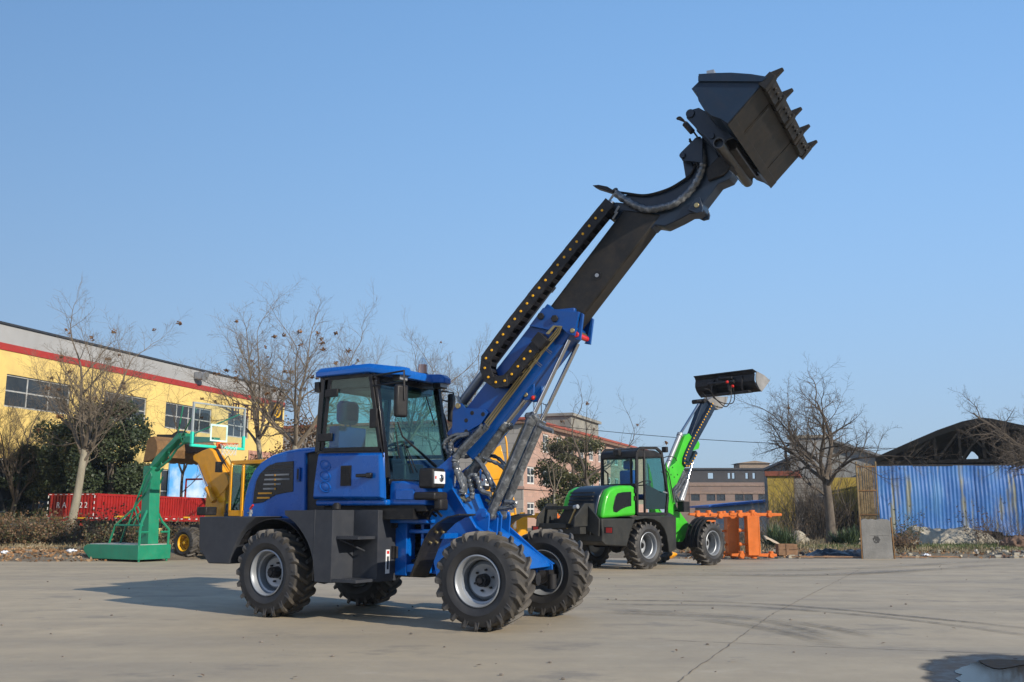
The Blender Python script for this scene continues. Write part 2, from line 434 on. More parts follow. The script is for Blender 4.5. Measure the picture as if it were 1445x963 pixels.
    m.box((s1+.012, a.y-.035, b.z), (s1+.020, a.y+.035, a.z)); m.mat(1).box((s1+.020, a.y-.018, b.z+.05), (s1+.023, a.y+.018, a.z-.08)); m.mat(2).box((s1+.02, a.y-.02, a.z-.05), (s1+.024, a.y+.02, a.z-.015))
    m.build('level_gauge', [WHITE, GREY, RED], tank)
    for yy in (240, 395):
        m = MB(); a = R_.S(*zB(1046, yy), s1+.05); m.box((s1+.01, a.y-.06, a.z-.075), (s1+.03, a.y+.05, a.z+.075)); m.cyl((s1+.045, a.y, a.z-.07), (s1+.045, a.y, a.z+.07), .02, n=10)
        for dz in (-.045, .045): m.cyl((s1+.03, a.y+.02, a.z+dz), (s1+.045, a.y+.02, a.z+dz), .012, n=6)
        m.build('hinge', BLACK, tank)
    m = MB(); a = RP(zB, (740, 165), -.85); m.cyl((a.x, a.y, 1.325), (a.x, a.y, 1.385), .05, n=16).cyl((a.x, a.y, 1.385), (a.x, a.y, 1.40), .035, n=12); m.build('filler_cap', BLACK, tank)
    m = MB(); m.prism(bx, 1.07, .684); m.box((s0-.4, .68, .455), (s1, .30, bx[0][1])); m.build('battery_box', GREY, T, bevel=.012)
    # blue uprights between box and mast
    m = MB()
    m.box((-.02, -.34, .52), (.16, -.16, 1.20)).box((.16, -.30, 1.03), (.52, -.2, 1.08)).box((.16, -.30, 1.14), (.52, -.2, 1.19)).box((.16, -.34, .56), (.50, -.12, .66)).box((-.02, .16, .52), (.16, .34, 1.20))
    m.box((-.5, -.45, 1.155), (.55, .45, 1.20))
    m.build('rear_frame_head', BLUE, T, bevel=.01)
    m = MB(); rnd = random.Random(4)
    m.box((-.42, -.6, 1.20), (.45, .6, 1.33)); m.box((-1.0, -.56, 1.30), (.60, .56, 1.47))
    for i in range(9):
        y = -.25+i*.05; m.tube(spline([(-.2, y, .75+.04*i), (.15, y+.03*rnd.uniform(-1, 1), .62+.07*i), (.45, y, .8+.03*i), (.75, y*.6, .7+.05*i)], 5), .02, 7)
    for i in range(7): m.tube(spline([(.0+.1*i, -.46, 1.25), (.1+.1*i, -.52, 1.3+.02*rnd.random()), (.25+.08*i, -.40, 1.24)], 4), .018, 6)
    m.build('hydraulic_lines', HOSE, T)
    # ---- cab
    cab = MB()
    body = RL(zA, [(632,538),(985,532),(990,672),(1010,672)], -.68)
    # lower body: panel around the door and nose
    zb = R_.L(*zA(985, 806), -.68)[1]
    m = MB(); m.box((-1.06, -.68, zb), (.10, .68, 1.44)); m.box((-1.04, -.66, 1.42), (.02, -.61, 1.99)).box((-1.04, .61, 1.42), (.02, .66, 1.99)).box((-1.04, -.61, 1.42), (-.98, .61, 1.99))
    nose = [(.08, zb), (.08, 1.66), (.30, 1.66), (.62, 1.60), (.66, 1.5), (.64, zb)]
    m.prism(nose, -.60, .60)
    shell = m.build('cab_body', BLUE, T, bevel=.03, seg=3)
    m = MB(); a = R_.L(*zA(1025, 712), -.6); m.box((a[0]+.05, -.612, 1.43), (a[0]+.34, -.59, 1.56)); m.build('nose_panel', BLUE, shell, bevel=.02)
    # door
    dr = RL(zA, [(640,541),(972,535),(978,775),(612,775),(618,700)], -.735)
    m = MB(); cx = sum(p[0] for p in dr)/5; cz = sum(p[1] for p in dr)/5
    m.prism(dr, -.70, -.675); inner = [(cx+(p[0]-cx)*.93, cz+(p[1]-cz)*.90) for p in dr]
    m.prism(inner, -.745, -.70, dr)
    door = m.build('door', BLUE, T, bevel=.012, seg=3)
    m = MB()
    for yy in (602, 658, 712):
        c = RP(zA, (682, yy), -.745)
        pts = []
        for i in range(15):
            w = 2*math.pi*i/14; pts.append(c+Vector((.085*math.cos(w)*1.05, 0, .062*math.sin(w)-.02*math.cos(w))))
        m.tube(pts[:-1]+[pts[0]], .009, 6, caps=False)
        m.ball(c, .07, 14, (1.0, .13, .75))
    m.build('door_emboss', BLUE, door)
    a = RP(zA, (788, 655), -.745); m = MB(); m.box((a.x-.085, -.755, a.z-.125), (a.x+.085, -.742, a.z+.125))
    for r in range(11):
        for c in range(2): m.box((a.x-.07+c*.075, -.762, a.z-.112+r*.021), (a.x-.005+c*.075, -.752, a.z-.103+r*.021))
    m.build('vent', BLACK, door)
    a = RP(zA, (880, 654), -.76); m = MB(); m.box((a.x-.12, -.79, a.z-.022), (a.x+.12, -.765, a.z+.022)).box((a.x+.05, -.80, a.z-.032), (a.x+.13, -.745, a.z+.032)); m.build('door_handle', BLACKG, door, bevel=.012)
    # pillars, door frame; glass
    oB, oT, fT, fB = RL(zA, [(642,538),(672,148),(925,122),(988,668)], -.68)
    def bar(m, p0, p1, w, d, t):
        """flat bar between two side-view points, w wide, running across from t to t+d"""
        a = Vector((p0[0], p0[1])); b = Vector((p1[0], p1[1])); n = (b-a).normalized(); n = Vector((-n.y, n.x))*w/2
        m.prism([tuple(a+n), tuple(b+n), tuple(b-n), tuple(a-n)], t, t+d)
    m = MB()
    for t, d in ((-.69, .07), (.62, .07)):
        bar(m, oB, oT, .09, d, t); bar(m, fB, fT, .085, d, t); bar(m, oT, fT, .12, d, t); bar(m, (oB[0], oB[1]), (fB[0]-.02, 2.02), .05, d, t)
    m.box((oT[0]-.03, -.64, 2.93), (oT[0]+.04, .64, 3.04)); m.box((fT[0]-.04, -.64, 2.92), (fT[0]+.02, .64, 3.02))
    m.box((oB[0]-.03, -.64, 1.95), (oB[0]+.03, .64, 2.05)); m.box((fB[0]-.04, -.64, 1.62), (fB[0]+.03, .64, 1.69))
    fr = m.build('cab_frame', BLACKG, T, bevel=.008)
    # inner door frame (dark glass surround), handles
    gb = RL(zA, [(668,525),(708,160),(912,138),(962,518)], -.70)
    m = MB()
    for i in range(4): bar(m, gb[i], gb[(i+1) % 4], .055, .02, -.712)
    for q, w_, h_ in (((722,234),.13,.05),((690,460),.15,.05),((932,362),.07,.12)):
        a = RP(zA, q, -.72); m.box((a.x-w_, -.735, a.z-h_), (a.x+w_*.6, -.70, a.z+h_))
    m.build('door_frame', BLACK, door, bevel=.006)
    m = MB(); m.prism(gb, -.704, -.699); m.build('door_window', PANE, door, smooth=False)
    m = MB(); m.prism(gb, .699, .704); m.build('left_window', PANE, T, smooth=False)
    m = MB(); m.sheet([(fT[0], -.62, fT[1]-.05), (fT[0], .62, fT[1]-.05), (fB[0]+.02, .62, 1.68), (fB[0]+.02, -.62, 1.68)], .006); m.build('windscreen', PANE, T, smooth=False)
    m = MB(); m.sheet([(fT[0]+.008, -.6, fT[1]-.06), (fT[0]+.008, .6, fT[1]-.06), (fT[0]+.028, .6, fT[1]-.18), (fT[0]+.028, -.6, fT[1]-.18)], .003); m.build('sun_strip', PANED, T, smooth=False)
    m = MB(); m.sheet([(oT[0], -.62, 2.95), (oT[0], .62, 2.95), (oB[0], .62, 2.04), (oB[0], -.62, 2.04)], .006); m.build('rear_window', PANE, T, smooth=False)
    # roof
    zr = 3.09
    half = [(-1.10, -.70), (-1.06, -.76), (-.18, -.76), (.10, -.60), (.20, -.50), (.20, -.36), (.06, -.26)]
    plan = half+[(x, -y) for x, y in half[::-1]]
    m = MB(); n = len(plan)
    lower = [(x, y, zr-.075-(.035 if x > 0 else 0)) for x, y in plan]; mid = [(x, y, zr-.01-(.035 if x > 0 else 0)) for x, y in plan]
    top = [(-.45+(x+.45)*.93, y*.93, zr+.045-(.04 if x > 0 else 0)) for x, y in plan]
    m.add(lower+mid+top, [tuple(range(n))]+[(i, (i+1) % n, n+(i+1) % n, n+i) for i in range(n)]+[(n+i, n+(i+1) % n, 2*n+(i+1) % n, 2*n+i) for i in range(n)]+[tuple(range(2*n, 3*n))])
    roof = m.build('roof', BLUE, T, bevel=.012)
    m = MB(); m.box((-.98, -.60, 2.84), (-.16, .60, zr-.076)); m.build('roof_lining', BLACK, T, bevel=.03)
    a = RP(zA, (825, 82), -.5); m = MB(); m.tube([(a.x-.03, a.y, zr+.03), (a.x-.02, a.y, zr+.09), (a.x+.02, a.y, zr+.09), (a.x+.03, a.y, zr+.03)], .008, 6); m.build('lifting_eye', BLUE, roof)
    a = RP(zA, (1178, 110), .30); bc = MB(); bc.cyl((a.x, a.y, zr), (a.x, a.y, zr+.03), .075, n=20).mat(1).cyl((a.x, a.y, zr+.03), (a.x, a.y, zr+.15), .066, .058, 20)
    bc.build('beacon', [BLACK, AMBER], T)
    m = MB(); m.tube([(a.x, a.y, zr+.02), (a.x, a.y, zr+.17), (a.x-.01, a.y, zr+.25)], [.075, .068, .02], 12, caps=False); m.build('beacon_bag', glass('plastic_bag', (.86, .88, .9), .12, rough=.2), T)
    for sg in (-1, 1):
        m = MB(); m.box((.02, sg*.43-.085, 2.92), (.13, sg*.43+.085, 2.995)).mat(1).box((.13, sg*.43-.075, 2.93), (.136, sg*.43+.075, 2.985)).mat(0).box((.05, sg*.43-.02, 2.99), (.09, sg*.43+.02, 3.02))
        m.build('work_light', [BLACK, SILVER], T, bevel=.006)
        m = MB(); m.box((-1.12, sg*.66-.05, 2.83), (-1.04, sg*.66+.05, 2.96)).mat(1).box((-1.126, sg*.66-.04, 2.84), (-1.12, sg*.66+.04, 2.95)); m.build('rear_light', [BLACK, RED], T, bevel=.006)
    # mirrors
    for sg in (-1, 1):
        if sg < 0:
            a = RP(zA, (1070, 272), -.95); rx = fT[0]; pts = [(rx, -.66, 2.93), (rx+.1, -.80, 2.95), (a.x+.03, -.95, 2.95), (a.x+.045, -.95, 2.60)]
            pts2 = [(rx, -.66, 2.86), (rx+.12, -.82, 2.82), (a.x+.02, -.95, 2.82)]
        else:
            a = Vector((RP(zA, (1070, 272), -.95).x-.62, .95, RP(zA, (1312, 310), .95).z)); pts = [(fT[0], .66, 2.93), (fT[0]+.05, .80, 2.93), (a.x+.02, .95, 2.93), (a.x+.03, .95, 2.6)]; pts2 = [(fT[0], .66, 2.84), (fT[0]+.05, .80, 2.80), (a.x+.02, .95, 2.80)]
        m = MB(); m.tube(pts, .013, 8).tube(pts2, .011, 8); br = m.build('mirror_bracket', BLACK, T)
        m = MB(); m.box((a.x-.05, sg*.95-.085, a.z-.20), (a.x+.03, sg*.95+.085, a.z+.19), Matrix.Rotation(.35*sg, 3, 'Z')); m.build('mirror', BLACK, br, bevel=.03, seg=3)
    # wipers, grab rail
    m = MB()
    def onws(x, y, off=.02):
        # a point on the windscreen plane seen at zA(x,y)
        n = Vector((fT[1]-.05-1.68, 0, -(fT[0]-fB[0]-.02))).normalized(); p0 = Vector((fT[0], 0, fT[1]-.05))
        r = sight(*zA(x, y)); o = EYEP-R_.o; rl = Vector((r.dot(R_.u), r.dot(R_.v), r.z)); ol = Vector((o.dot(R_.u), o.dot(R_.v), o.z))
        k = (p0+n*off-ol).dot(n)/rl.dot(n); return ol+rl*k
    m.tube([onws(1245, 608, .05), onws(1170, 540, .05), onws(1075, 455, .04), onws(1050, 380, .03)], [.022, .016, .012, .01], 6)
    m.tube([onws(1040, 430), onws(1060, 565)], .009, 6); m.tube([onws(1080, 480), onws(1130, 640)], .007, 6); m.tube([onws(1100, 520, .03), onws(1150, 640, .03)], .007, 6)
    m.tube([onws(1195, 250), onws(1240, 400)], .008, 6)
    m.build('wiper', BLACK, T)
    m = MB(); m.tube(spline([(fT[0]+.02, .70, 2.62), (fT[0]+.08, .74, 2.60), (.02, .74, 2.2), (.10, .73, 1.85), (.08, .70, 1.8)], 5), .012, 7); m.tube([(fT[0]+.0, -.705, 2.75), (fT[0]+.13, -.71, 2.3), (.06, -.705, 1.95)], .010, 6); m.build('grab_rail', BLACK, T)
    # inside
    c = RP(zA, (800, 300), .0); sx = c.x
    m = MB(); m.box((sx-.09, -.18, 2.46), (sx+.07, .18, 2.78)); m.build('headrest', SEATB, T, bevel=.075, seg=5)
    m = MB(); m.box((sx-.08, -.27, 1.78), (sx+.09, .27, 2.42)).box((sx-.02, -.25, 1.66), (sx+.50, .25, 1.80)); m.tube([(sx, -.05, 2.3), (sx, -.05, 2.5)], .012).tube([(sx, .05, 2.3), (sx, .05, 2.5)], .012)
    m.box((sx+.0, -.31, 1.98), (sx+.38, -.26, 2.04)).box((sx+.0, .26, 1.98), (sx+.38, .31, 2.04)); m.build('seat', SEATB, T, bevel=.045, seg=4)
    m = MB(); m.tube([(-.08, 0, 1.6), (-.22, 0, 2.12)], .04, 10)
    pts = []
    for i in range(25):
        w = 2*math.pi*i/24; pts.append(Vector((-.25+.17*math.cos(w)*.95, .19*math.sin(w), 2.14+.17*math.cos(w)*.3)))
    m.tube(pts, .016, 8, caps=False); m.tube([pts[0], pts[12]], .012, 6).tube([pts[6], pts[18]], .012, 6); m.build('steering_wheel', BLACK, T)
    m = MB(); m.box((-.2, -.20, 1.5), (.0, .20, 1.90)).box((-.06, -.58, 1.5), (.02, .58, 1.66)).box((-.95, -.6, 1.5), (-.6, .6, 2.0)).box((-.98, -.6, 1.46), (.02, .6, 1.50)).box((-.55, -.58, 1.5), (-.3, -.34, 1.85)); m.build('console', BLACK, T, bevel=.03)
    # ---- front frame
    npl = FL(None, [(606,697),(608,668),(640,641),(641,665),(639.5,690),(655,716),(673,746)], -.33)+[(1.79, .66), (1.79, .60), (1.5, .58), (1.1, .50), (.55, .50)]
    npl[0] = (npl[0][0], npl[0][1]); npl.append((F_.L(606, 760, -.33)[0]+.02, .86))
    fpl = [(p[0]+.03 if .7 < p[0] < 1.3 else p[0], p[1]+(.08 if 1.0 < p[1] < 1.7 else 0)) for p in npl]
    m = MB(); m.prism(npl, -.335, -.305); m.prism(fpl, .305, .335)
    # sloping top web between the plates, recessed at the front
    web = [(.80, 1.48), (.80, 1.52), (1.07, 1.13), (1.74, .70), (1.77, .64), (1.66, .62), (1.05, 1.08)]
    m.prism(web, -.306, .306); m.box((.30, -.306, .55), (.34, .306, 1.7)); m.box((.34, -.3, .55), (1.6, .3, .60))
    # flange along the ridge
    for t in (-.345, .345):
        pp = npl[4:8]
        for a, b in zip(pp, pp[1:]):
            d = Vector((b[0]-a[0], b[1]-a[1])).normalized(); n_ = Vector((-d.y, d.x))*.016
            m.prism([(a[0], a[1]), (b[0], b[1]), (b[0]+n_.x, b[1]+n_.y), (a[0]+n_.x, a[1]+n_.y)], t-.03, t+.03)
    m.cyl((1.70, -.35, .68), (1.70, -.30, .68), .03, n=12)
    ff = m.build('front_frame', BLUE, T, fa, bevel=.006)
    # clevis plates for the lift cylinders
    m = MB()
    for t in (-.28, -.05, .05, .28):
        m.prism([(1.02, 1.12), (1.02, 1.24), (1.10, 1.33), (1.18, 1.33), (1.24, 1.24), (1.22, .98)], t-.014, t+.014)
    for t in (-.3, .3): m.cyl((1.18, t-.02, 1.26), (1.18, t+.02, 1.26), .04, n=14)
    m.cyl((1.18, -.29, 1.26), (1.18, .29, 1.26), .025, n=10)
    m.build('cylinder_clevis', BLUE, ff, 0, bevel=.004)
    # black front mudguards
    for sg in (-1, 1):
        t0, t1 = (-.98, -.58) if sg < 0 else (.58, .98)
        m = MB(); pr = [(.585, .55), (.64, .68), (.70, .82), (.76, .95), (.84, 1.07), (.95, 1.16), (1.08, 1.225), (1.22, 1.25)]; N = len(pr)-1
        for i in range(N):
            a, b = pr[i], pr[i+1]; m.prism([a, b, (b[0]-.012, b[1]+.018), (a[0]-.018, a[1]+.010)], t0, t1)
        for yy in (0, 1):
            for xx in (0, 1):
                k = 3+yy; a = pr[k]; m.mat(1).cyl((a[0]+.03, t0+.12+.14*xx, a[1]-.02), (a[0]-.045, t0+.12+.14*xx, a[1]+.02), .016, n=8).mat(0)
        m.build('front_mudguard', [BLACK, BRASS], T, fa, bevel=.004)
        m = MB(); m.box((.72, sg*.33, .98), (.84, sg*.66, 1.04)); m.build('mudguard_bracket', BLUE, T, fa)
    # headlamps on brackets
    for sg in (-1, 1):
        a = RP(zA, (1262, 668), -.50); y0 = sg*.50
        m = MB(); m.box((a.x-.22, y0-.13, a.z-.12), (a.x-.0, y0+.13, a.z+.12)).box((a.x-.30, y0-.12, a.z-.26), (a.x+.02, y0+.16, a.z-.16)).box((a.x-.05, y0-.05, a.z-.38), (a.x+.06, y0+.12, a.z-.24))
        hl = m.build('headlamp', BLACK, T, bevel=.03, seg=3)
        m = MB(); m.box((a.x-.02, y0-.105, a.z-.065), (a.x+.012, y0+.105, a.z+.08)); m.mat(1).ball((a.x+.005, y0+.03, a.z), .05, 12, (.4, 1, 1)); m.mat(2).box((a.x+.012, y0-.100, a.z-.01), (a.x+.017, y0-.075, a.z+.025)); m.build('headlamp_lens', [paint('clear_lens', (.70, .72, .74), .12, coat=.5, var=.1, dirt_amt=0), CHROME, RED], hl, bevel=.012)
    # ---- boom
    bo = [F_.L(*q, -.18) for q in ((660,573),(747,461))]; be = F_.L(800, 475, -.18); bl = F_.L(674, 639, -.18)
    d = Vector((.674, .739)); n_ = Vector((d.y, -d.x))
    a0 = Vector(bo[0]); tip = a0+d*1.62
    m = MB(); m.prism([tuple(a0-d*.45), tuple(tip), tuple(tip+n_*.50), tuple(a0-d*.45+n_*.50)], -.18, .18)
    boom = m.build('outer_boom', BLUED, T, fa, bevel=.012)
    # heel plate with holes at the rear of the boom
    hp = [F_.L(*zD(*q), -.22) for q in ((345,700),(362,668),(378,650),(402,656),(420,682),(540,692),(565,712),(520,780),(430,830),(352,930),(340,840))]
    m = MB(); m.prism(hp, -.222, -.182); m.prism(hp, .182, .222); m.prism([tuple(a0-d*.2), (hp[0][0], hp[0][1]), (hp[9][0], hp[9][1]), tuple(a0-d*.3+n_*.4)], -.18, .18)
    m.mat(1)
    for q in ((465,714),(532,722),(428,760),(428,828)):
        c = FP(zD, q, -.222); m.cyl((c.x, -.2235, c.z), (c.x, -.218, c.z), .028, n=14)
    c = FP(zD, (380, 670), -.222); m.mat(2).cyl((c.x, -.24, c.z), (c.x, .24, c.z), .035, n=14)
    m.build('heel_plate', [BLUED, BLACK, BRASS], boom, bevel=.005)
    cp = [F_.L(*zD(*q), -.22) for q in ((905,65),(1130,90),(1120,130),(1100,238),(1060,228),(1020,190),(960,210),(905,195),(820,178))]
    m = MB(); m.prism(cp, -.235, -.185); m.prism(cp, .185, .235)
    ex = Vector(cp[1]); ey = Vector(cp[3])
    for t in (-.16, .16): m.prism([cp[1], (cp[1][0]+.03, cp[1][1]-.02), (cp[3][0]+.05, cp[3][1]-.05), (cp[3][0]-.03, cp[3][1]-.03), cp[3]], t-.02, t+.02)
    m.box((cp[0][0]+.03, -.2, cp[0][1]-.12), (cp[1][0]-.08, .2, cp[0][1]-.03))
    m.mat(1)
    for q in ((892,118),(978,132)):
        c = FP(zD, q, -.235); m.cyl((c.x, -.27, c.z), (c.x, -.23, c.z), .045, n=6)
    c = FP(zD, (1085, 205), -.235); m.mat(2).cyl((c.x, -.25, c.z), (c.x, .25, c.z), .03, n=12); c2 = FP(zD, (1125, 222), -.1); m.mat(3).cyl((c2.x, -.20, c2.z-.03), (c2.x, .2, c2.z-.03), .035, n=12)
    m.build('boom_collar', [BLUED, BLACK, BRASS, RED], boom, bevel=.006)
    # bracket under the boom for the tilt cylinder
    bp = [F_.L(*zD(*q), -.12) for q in ((818,508),(850,522),(848,600),(825,632),(795,636),(745,608),(700,640),(760,560))]
    m = MB(); m.prism(bp, -.13, -.10); m.prism(bp, .10, .13); c = FP(zD, (798, 602), -.13); m.mat(1).cyl((c.x, -.15, c.z), (c.x, .15, c.z), .028, n=12); m.mat(2).ball((c.x+.09, -.12, c.z-.04), .03, 8)
    m.build('cylinder_bracket', [BLUED, BRASS, RED], boom, bevel=.005)
    # inner boom section
    i0 = Vector(F_.L(*zE(475, 580), -.13)); i1 = Vector(F_.L(*zE(770, 190), -.13)); di = (i1-i0).normalized(); ni = Vector((di.y, -di.x))
    i2 = Vector(F_.L(*zE(935, 212), -.13)); i3 = i2-di*((i2-i0).dot(di)+.3); m = MB(); m.prism([tuple(i0-di*.3), tuple(i1+di*.16), tuple(i2+di*.16), tuple(i3)], -.13, .13)
    inner = m.build('inner_boom', WORN, boom, 0, bevel=.02)
    c = FP(zE, (692, 432), -.13); m = MB(); m.pipe((c.x, -.128, c.z), (c.x, -.14, c.z), .05, .028).mat(1).cyl((c.x, -.128, c.z), (c.x, -.145, c.z), .024, n=14); m.build('wear_pad_bolt', [BLACK, SILVER], inner)
    # gooseneck
    goo = [F_.L(*zF(*q), -.12) for q in ((140,760),(185,765),(240,790),(300,805),(380,800),(450,785),(510,740),(560,680),(590,620),(600,560),(560,520),(600,400),(640,420),(700,560),(760,610),(740,640),(680,665),(650,705),(600,770),(600,800),(570,820),(530,822),(480,850),(400,888),(350,880),(330,900),(300,860),(110,850))]
    m = MB(); m.prism(goo, -.12, .12)
    gn = m.build('gooseneck', STEELDK, boom, 0, bevel=.012)
    topc = [F_.L(*zF(*q), -.10) for q in ((140,735),(210,720),(300,722),(400,700),(480,665),(530,620),(560,560),(585,600),(560,660),(500,730),(440,770),(370,790),(290,790),(200,760))]
    m = MB(); m.prism(topc, -.10, .10); m.build('gooseneck_web', STEELDK, gn, bevel=.008)
    m = MB(); fin = [F_.L(*zF(*q), -.2) for q in ((28,678),(60,675),(105,684),(140,705),(132,716),(90,702),(50,690))]; m.prism(fin, -.24, -.12); m.build('guard_fin', BLACK, gn, bevel=.004)
    lug = [F_.L(*zF(*q), -.16) for q in ((560,745),(583,735),(600,790),(595,812),(565,820),(520,800))]; m = MB(); m.prism(lug, -.17, -.13).prism(lug, .13, .17); c = FP(zF, (567, 778), -.17); m.mat(1).cyl((c.x, -.185, c.z), (c.x, .185, c.z), .03, n=12); m.build('gooseneck_lug', [STEELDK, BRASS], gn, bevel=.004)
    # tilt lever and links
    m = MB(); lev = [F_.L(*zF(*q), -.2) for q in ((480,520),(485,505),(560,430),(600,430),(600,560),(560,552),(495,548))]
    m.prism(lev, -.22, -.17).prism(lev, .17, .22); c = FP(zF, (497, 522), -.2); m.cyl((c.x, -.25, c.z), (c.x, .25, c.z), .035, n=12)
    lk = [F_.L(*zF(*q), -.1) for q in ((497,550),(548,555),(552,610),(512,640))]; m.prism(lk, -.12, -.04).prism(lk, .04, .12)
    m.build('tilt_lever', STEELDK, gn, bevel=.005)
    # quick hitch
    q_ = [(515,300),(525,286),(545,280),(580,270),(615,290),(680,325),(760,425),(722,438),(715,465),(690,490),(660,478),(620,430),(560,370),(516,325)]
    m = MB()
    hq = [F_.L(*zF(*q), -.66) for q in q_]; m.prism(hq, -.68, -.64).prism(hq, .64, .68)
    for t in (-.25, .25): m.prism(hq, t-.02, t+.02)
    cx_, cz_ = sum(p[0] for p in hq)/len(hq), sum(p[1] for p in hq)/len(hq)
    m.box((cx_-.05, -.64, cz_-.02), (cx_+.05, .64, cz_+.1)); c = FP(zF, (537, 303), -.66); m.cyl((c.x, -.70, c.z), (c.x, .70, c.z), .05, n=14); c = FP(zF, (647, 417), -.68); m.cyl((c.x, -.70, c.z), (c.x, -.67, c.z), .035, n=14)
    qh = m.build('quick_hitch', STEELDK, gn, bevel=.006)
    c = FP(zF, (687, 458), -.7); m = MB(); m.pipe((c.x, -.74, c.z), (c.x, .66, c.z), .062, .052, 28); m.build('hitch_tube', paint('bare_steel_tube', (.09, .085, .08), .3, metal=.7, var=.2), qh)
    m = MB(); m.box((c.x-.02, -.5, c.z-.02), (c.x+.14, .5, c.z+.25)); m.prism([(c.x-.30, c.z-.05), (c.x+.05, c.z+.22), (c.x+.08, c.z+.02), (c.x-.1, c.z-.16), (c.x-.28, c.z-.2)], -.16, .16); m.build('hitch_frame', BLACK, qh, bevel=.01)
    # bucket
    pb = [F_.L(*q, -1.1) for q in ((986,105),(1010,103.5),(1032,103),(1060,105),(1084,109),(1027,175),(1016,168),(1004,164),(994,156),(986,143),(983,131),(976,126),(986,116))]
    m = MB(); m.prism(pb, -1.11, -1.085).prism(pb, 1.085, 1.11)
    shell = [pb[i] for i in (4, 5, 6, 7, 8, 9, 10, 11, 12, 0)]
    cen = Vector((sum(p[0] for p in pb)/len(pb), sum(p[1] for p in pb)/len(pb)))
    inn = [tuple(Vector(p)+(cen-Vector(p)).normalized()*.03) for p in shell]
    for i in range(len(shell)-1): m.prism([shell[i], shell[i+1], inn[i+1], inn[i]], -1.085, 1.085)
    bk = m.build('bucket', BUCKET, gn, bevel=.004)
    m = MB(); st = [F_.L(*zJ(*q), -1.12) for q in ((130,92),(130,130),(585,132),(620,100),(520,88),(430,75),(300,72))]; m.prism(st, -1.135, -1.11); m.build('bucket_side_rib', BUCKET, bk, bevel=.003); m = MB(); m.prism(st, 1.11, 1.135); m.build('bucket_side_rib', BUCKET, bk, bevel=.003)
    lip = Vector(pb[4]); heel = Vector(pb[5]); dl = (lip-heel).normalized(); nl_ = Vector((dl.y, -dl.x))
    L_ = (lip-heel).length
    m = MB()
    def fl(a, b, t0, t1, o0=0.0, o1=.018): m.prism([tuple(heel+dl*a+nl_*o0), tuple(heel+dl*b+nl_*o0), tuple(heel+dl*b+nl_*o1), tuple(heel+dl*a+nl_*o1)], t0, t1)
    fl(.0, L_*.80, -1.1, 1.1, .002, .010)
    for t in (-.66, .56): fl(.05, L_*.8, t, t+.025, .010, .016)
    fl(.02, L_*.78, -.62, .55, .010, .014); fl(-.01, .09, -1.1, 1.1, .0, .016)
    m.build('bucket_floor', WORN, bk, 0, bevel=.002)
    m = MB(); rnd = random.Random(3)
    m.prism([tuple(lip-dl*.10), tuple(lip+dl*.02), tuple(lip+dl*.01+nl_*.02), tuple(lip-dl*.10+nl_*.04)], -1.12, 1.12)
    for i in range(4):
        t0 = -1.1+i*.55+.09; t1 = t0+.37
        m.prism([tuple(lip-dl*.13+nl_*.0), tuple(lip+dl*.05), tuple(lip+dl*.04+nl_*.05), tuple(lip-dl*.11+nl_*.07)], t0, t1)
        for j in range(3): tt = t0+.06+j*.125; c = lip-dl*.03+nl_*.07; m.cyl((c.x, tt, c.y), (c.x+nl_.x*.025, tt, c.y+nl_.y*.025), .025, n=6)
    ed = m.build('cutting_edge', WORN, bk, 0, bevel=.005)
    for i in range(5):
        t = -1.08+i*.54
        m = MB(); a = lip-dl*.12; b = lip+dl*.155+nl_*.05
        m.prism([tuple(a-nl_*.03), tuple(a+nl_*.075), tuple(lip+dl*.05+nl_*.065), tuple(lip+dl*.05-nl_*.02)], t-.045, t+.045)
        m.prism([tuple(lip+dl*.05-nl_*.015), tuple(lip+dl*.04+nl_*.065), tuple(b+nl_*.02), tuple(b)], t-.032, t+.032)
        m.build('bucket_tooth', WORN, bk, 0, bevel=.006)
    m = MB(); a = Vector(pb[0]); m.box((a.x+.06, -1.0, a.y), (a.x+.14, -.9, a.y+.07)); m.build('bucket_tag', SILVER, bk)
    # cylinders: two lift rams, the extension ram above, the tilt ram below
    def ram(name, p0, p1, p2, rb, rr, tlist, wrapm=None, mat=None):
        for t in tlist:
            a, b, c = [Vector((p[0], t, p[1])) for p in (p0, p1, p2)]
            m = MB(); m.cyl(a, b, rb, None, 20); m.cyl(b-(b-a).normalized()*.06, b+(b-a).normalized()*.01, rb*1.18, None, 20)
            e = (b-a).normalized(); m.tube([(a.x-e.x*.02, t-.07, a.z-e.z*.02), (a.x-e.x*.02, t+.07, a.z-e.z*.02)], rb*.95, 14)
            cyl = m.build(name, mat or WRAP, T, fa)
            m = MB(); m.cyl(b, c, rr, None, 16); m.build('piston_rod', CHROME, cyl)
            m = MB(); side = Vector((.739, 0, -.674)) if name != 'x' else Vector((0, 0, 0))
            m.tube([a+e*.12-side*(rb+.015), b-e*.1-side*(rb+.015)], .010, 6); m.build('ram_pipe', BRASS, cyl)
    ram('lift_cylinder', (1.18, 1.26), F_.L(750, 592, -.14), F_.L(803, 480, -.14), .058, .026, (-.14, .14))
    e0 = Vector(F_.L(*zD(400, 655), 0)); e2 = Vector(F_.L(866, 285, 0)); ee = (e2-e0).normalized()
    m = MB(); pA = Vector((e0.x, 0, e0.y)); pB = Vector((e0.x+ee.x*1.9, 0, e0.y+ee.y*1.9)); pC = Vector((e2.x, 0, e2.y))
    m.cyl(pA, pB, .062, None, 22).cyl(pB-(pB-pA).normalized()*.08, pB, .075, None, 22)
    ec = m.build('extension_cylinder', paint('ram_grey_paint', (.13, .15, .18), .3, metal=.4, var=.2), T, fa)
    m = MB(); m.cyl(pB, pC, .034, None, 16); m.build('piston_rod', CHROME, ec)
    m = MB(); m.cyl(pA+V(.02, -.05, .0), pA+V(-.03, -.07, .1), .02, n=8); m.build('ram_fitting', SILVER, ec)
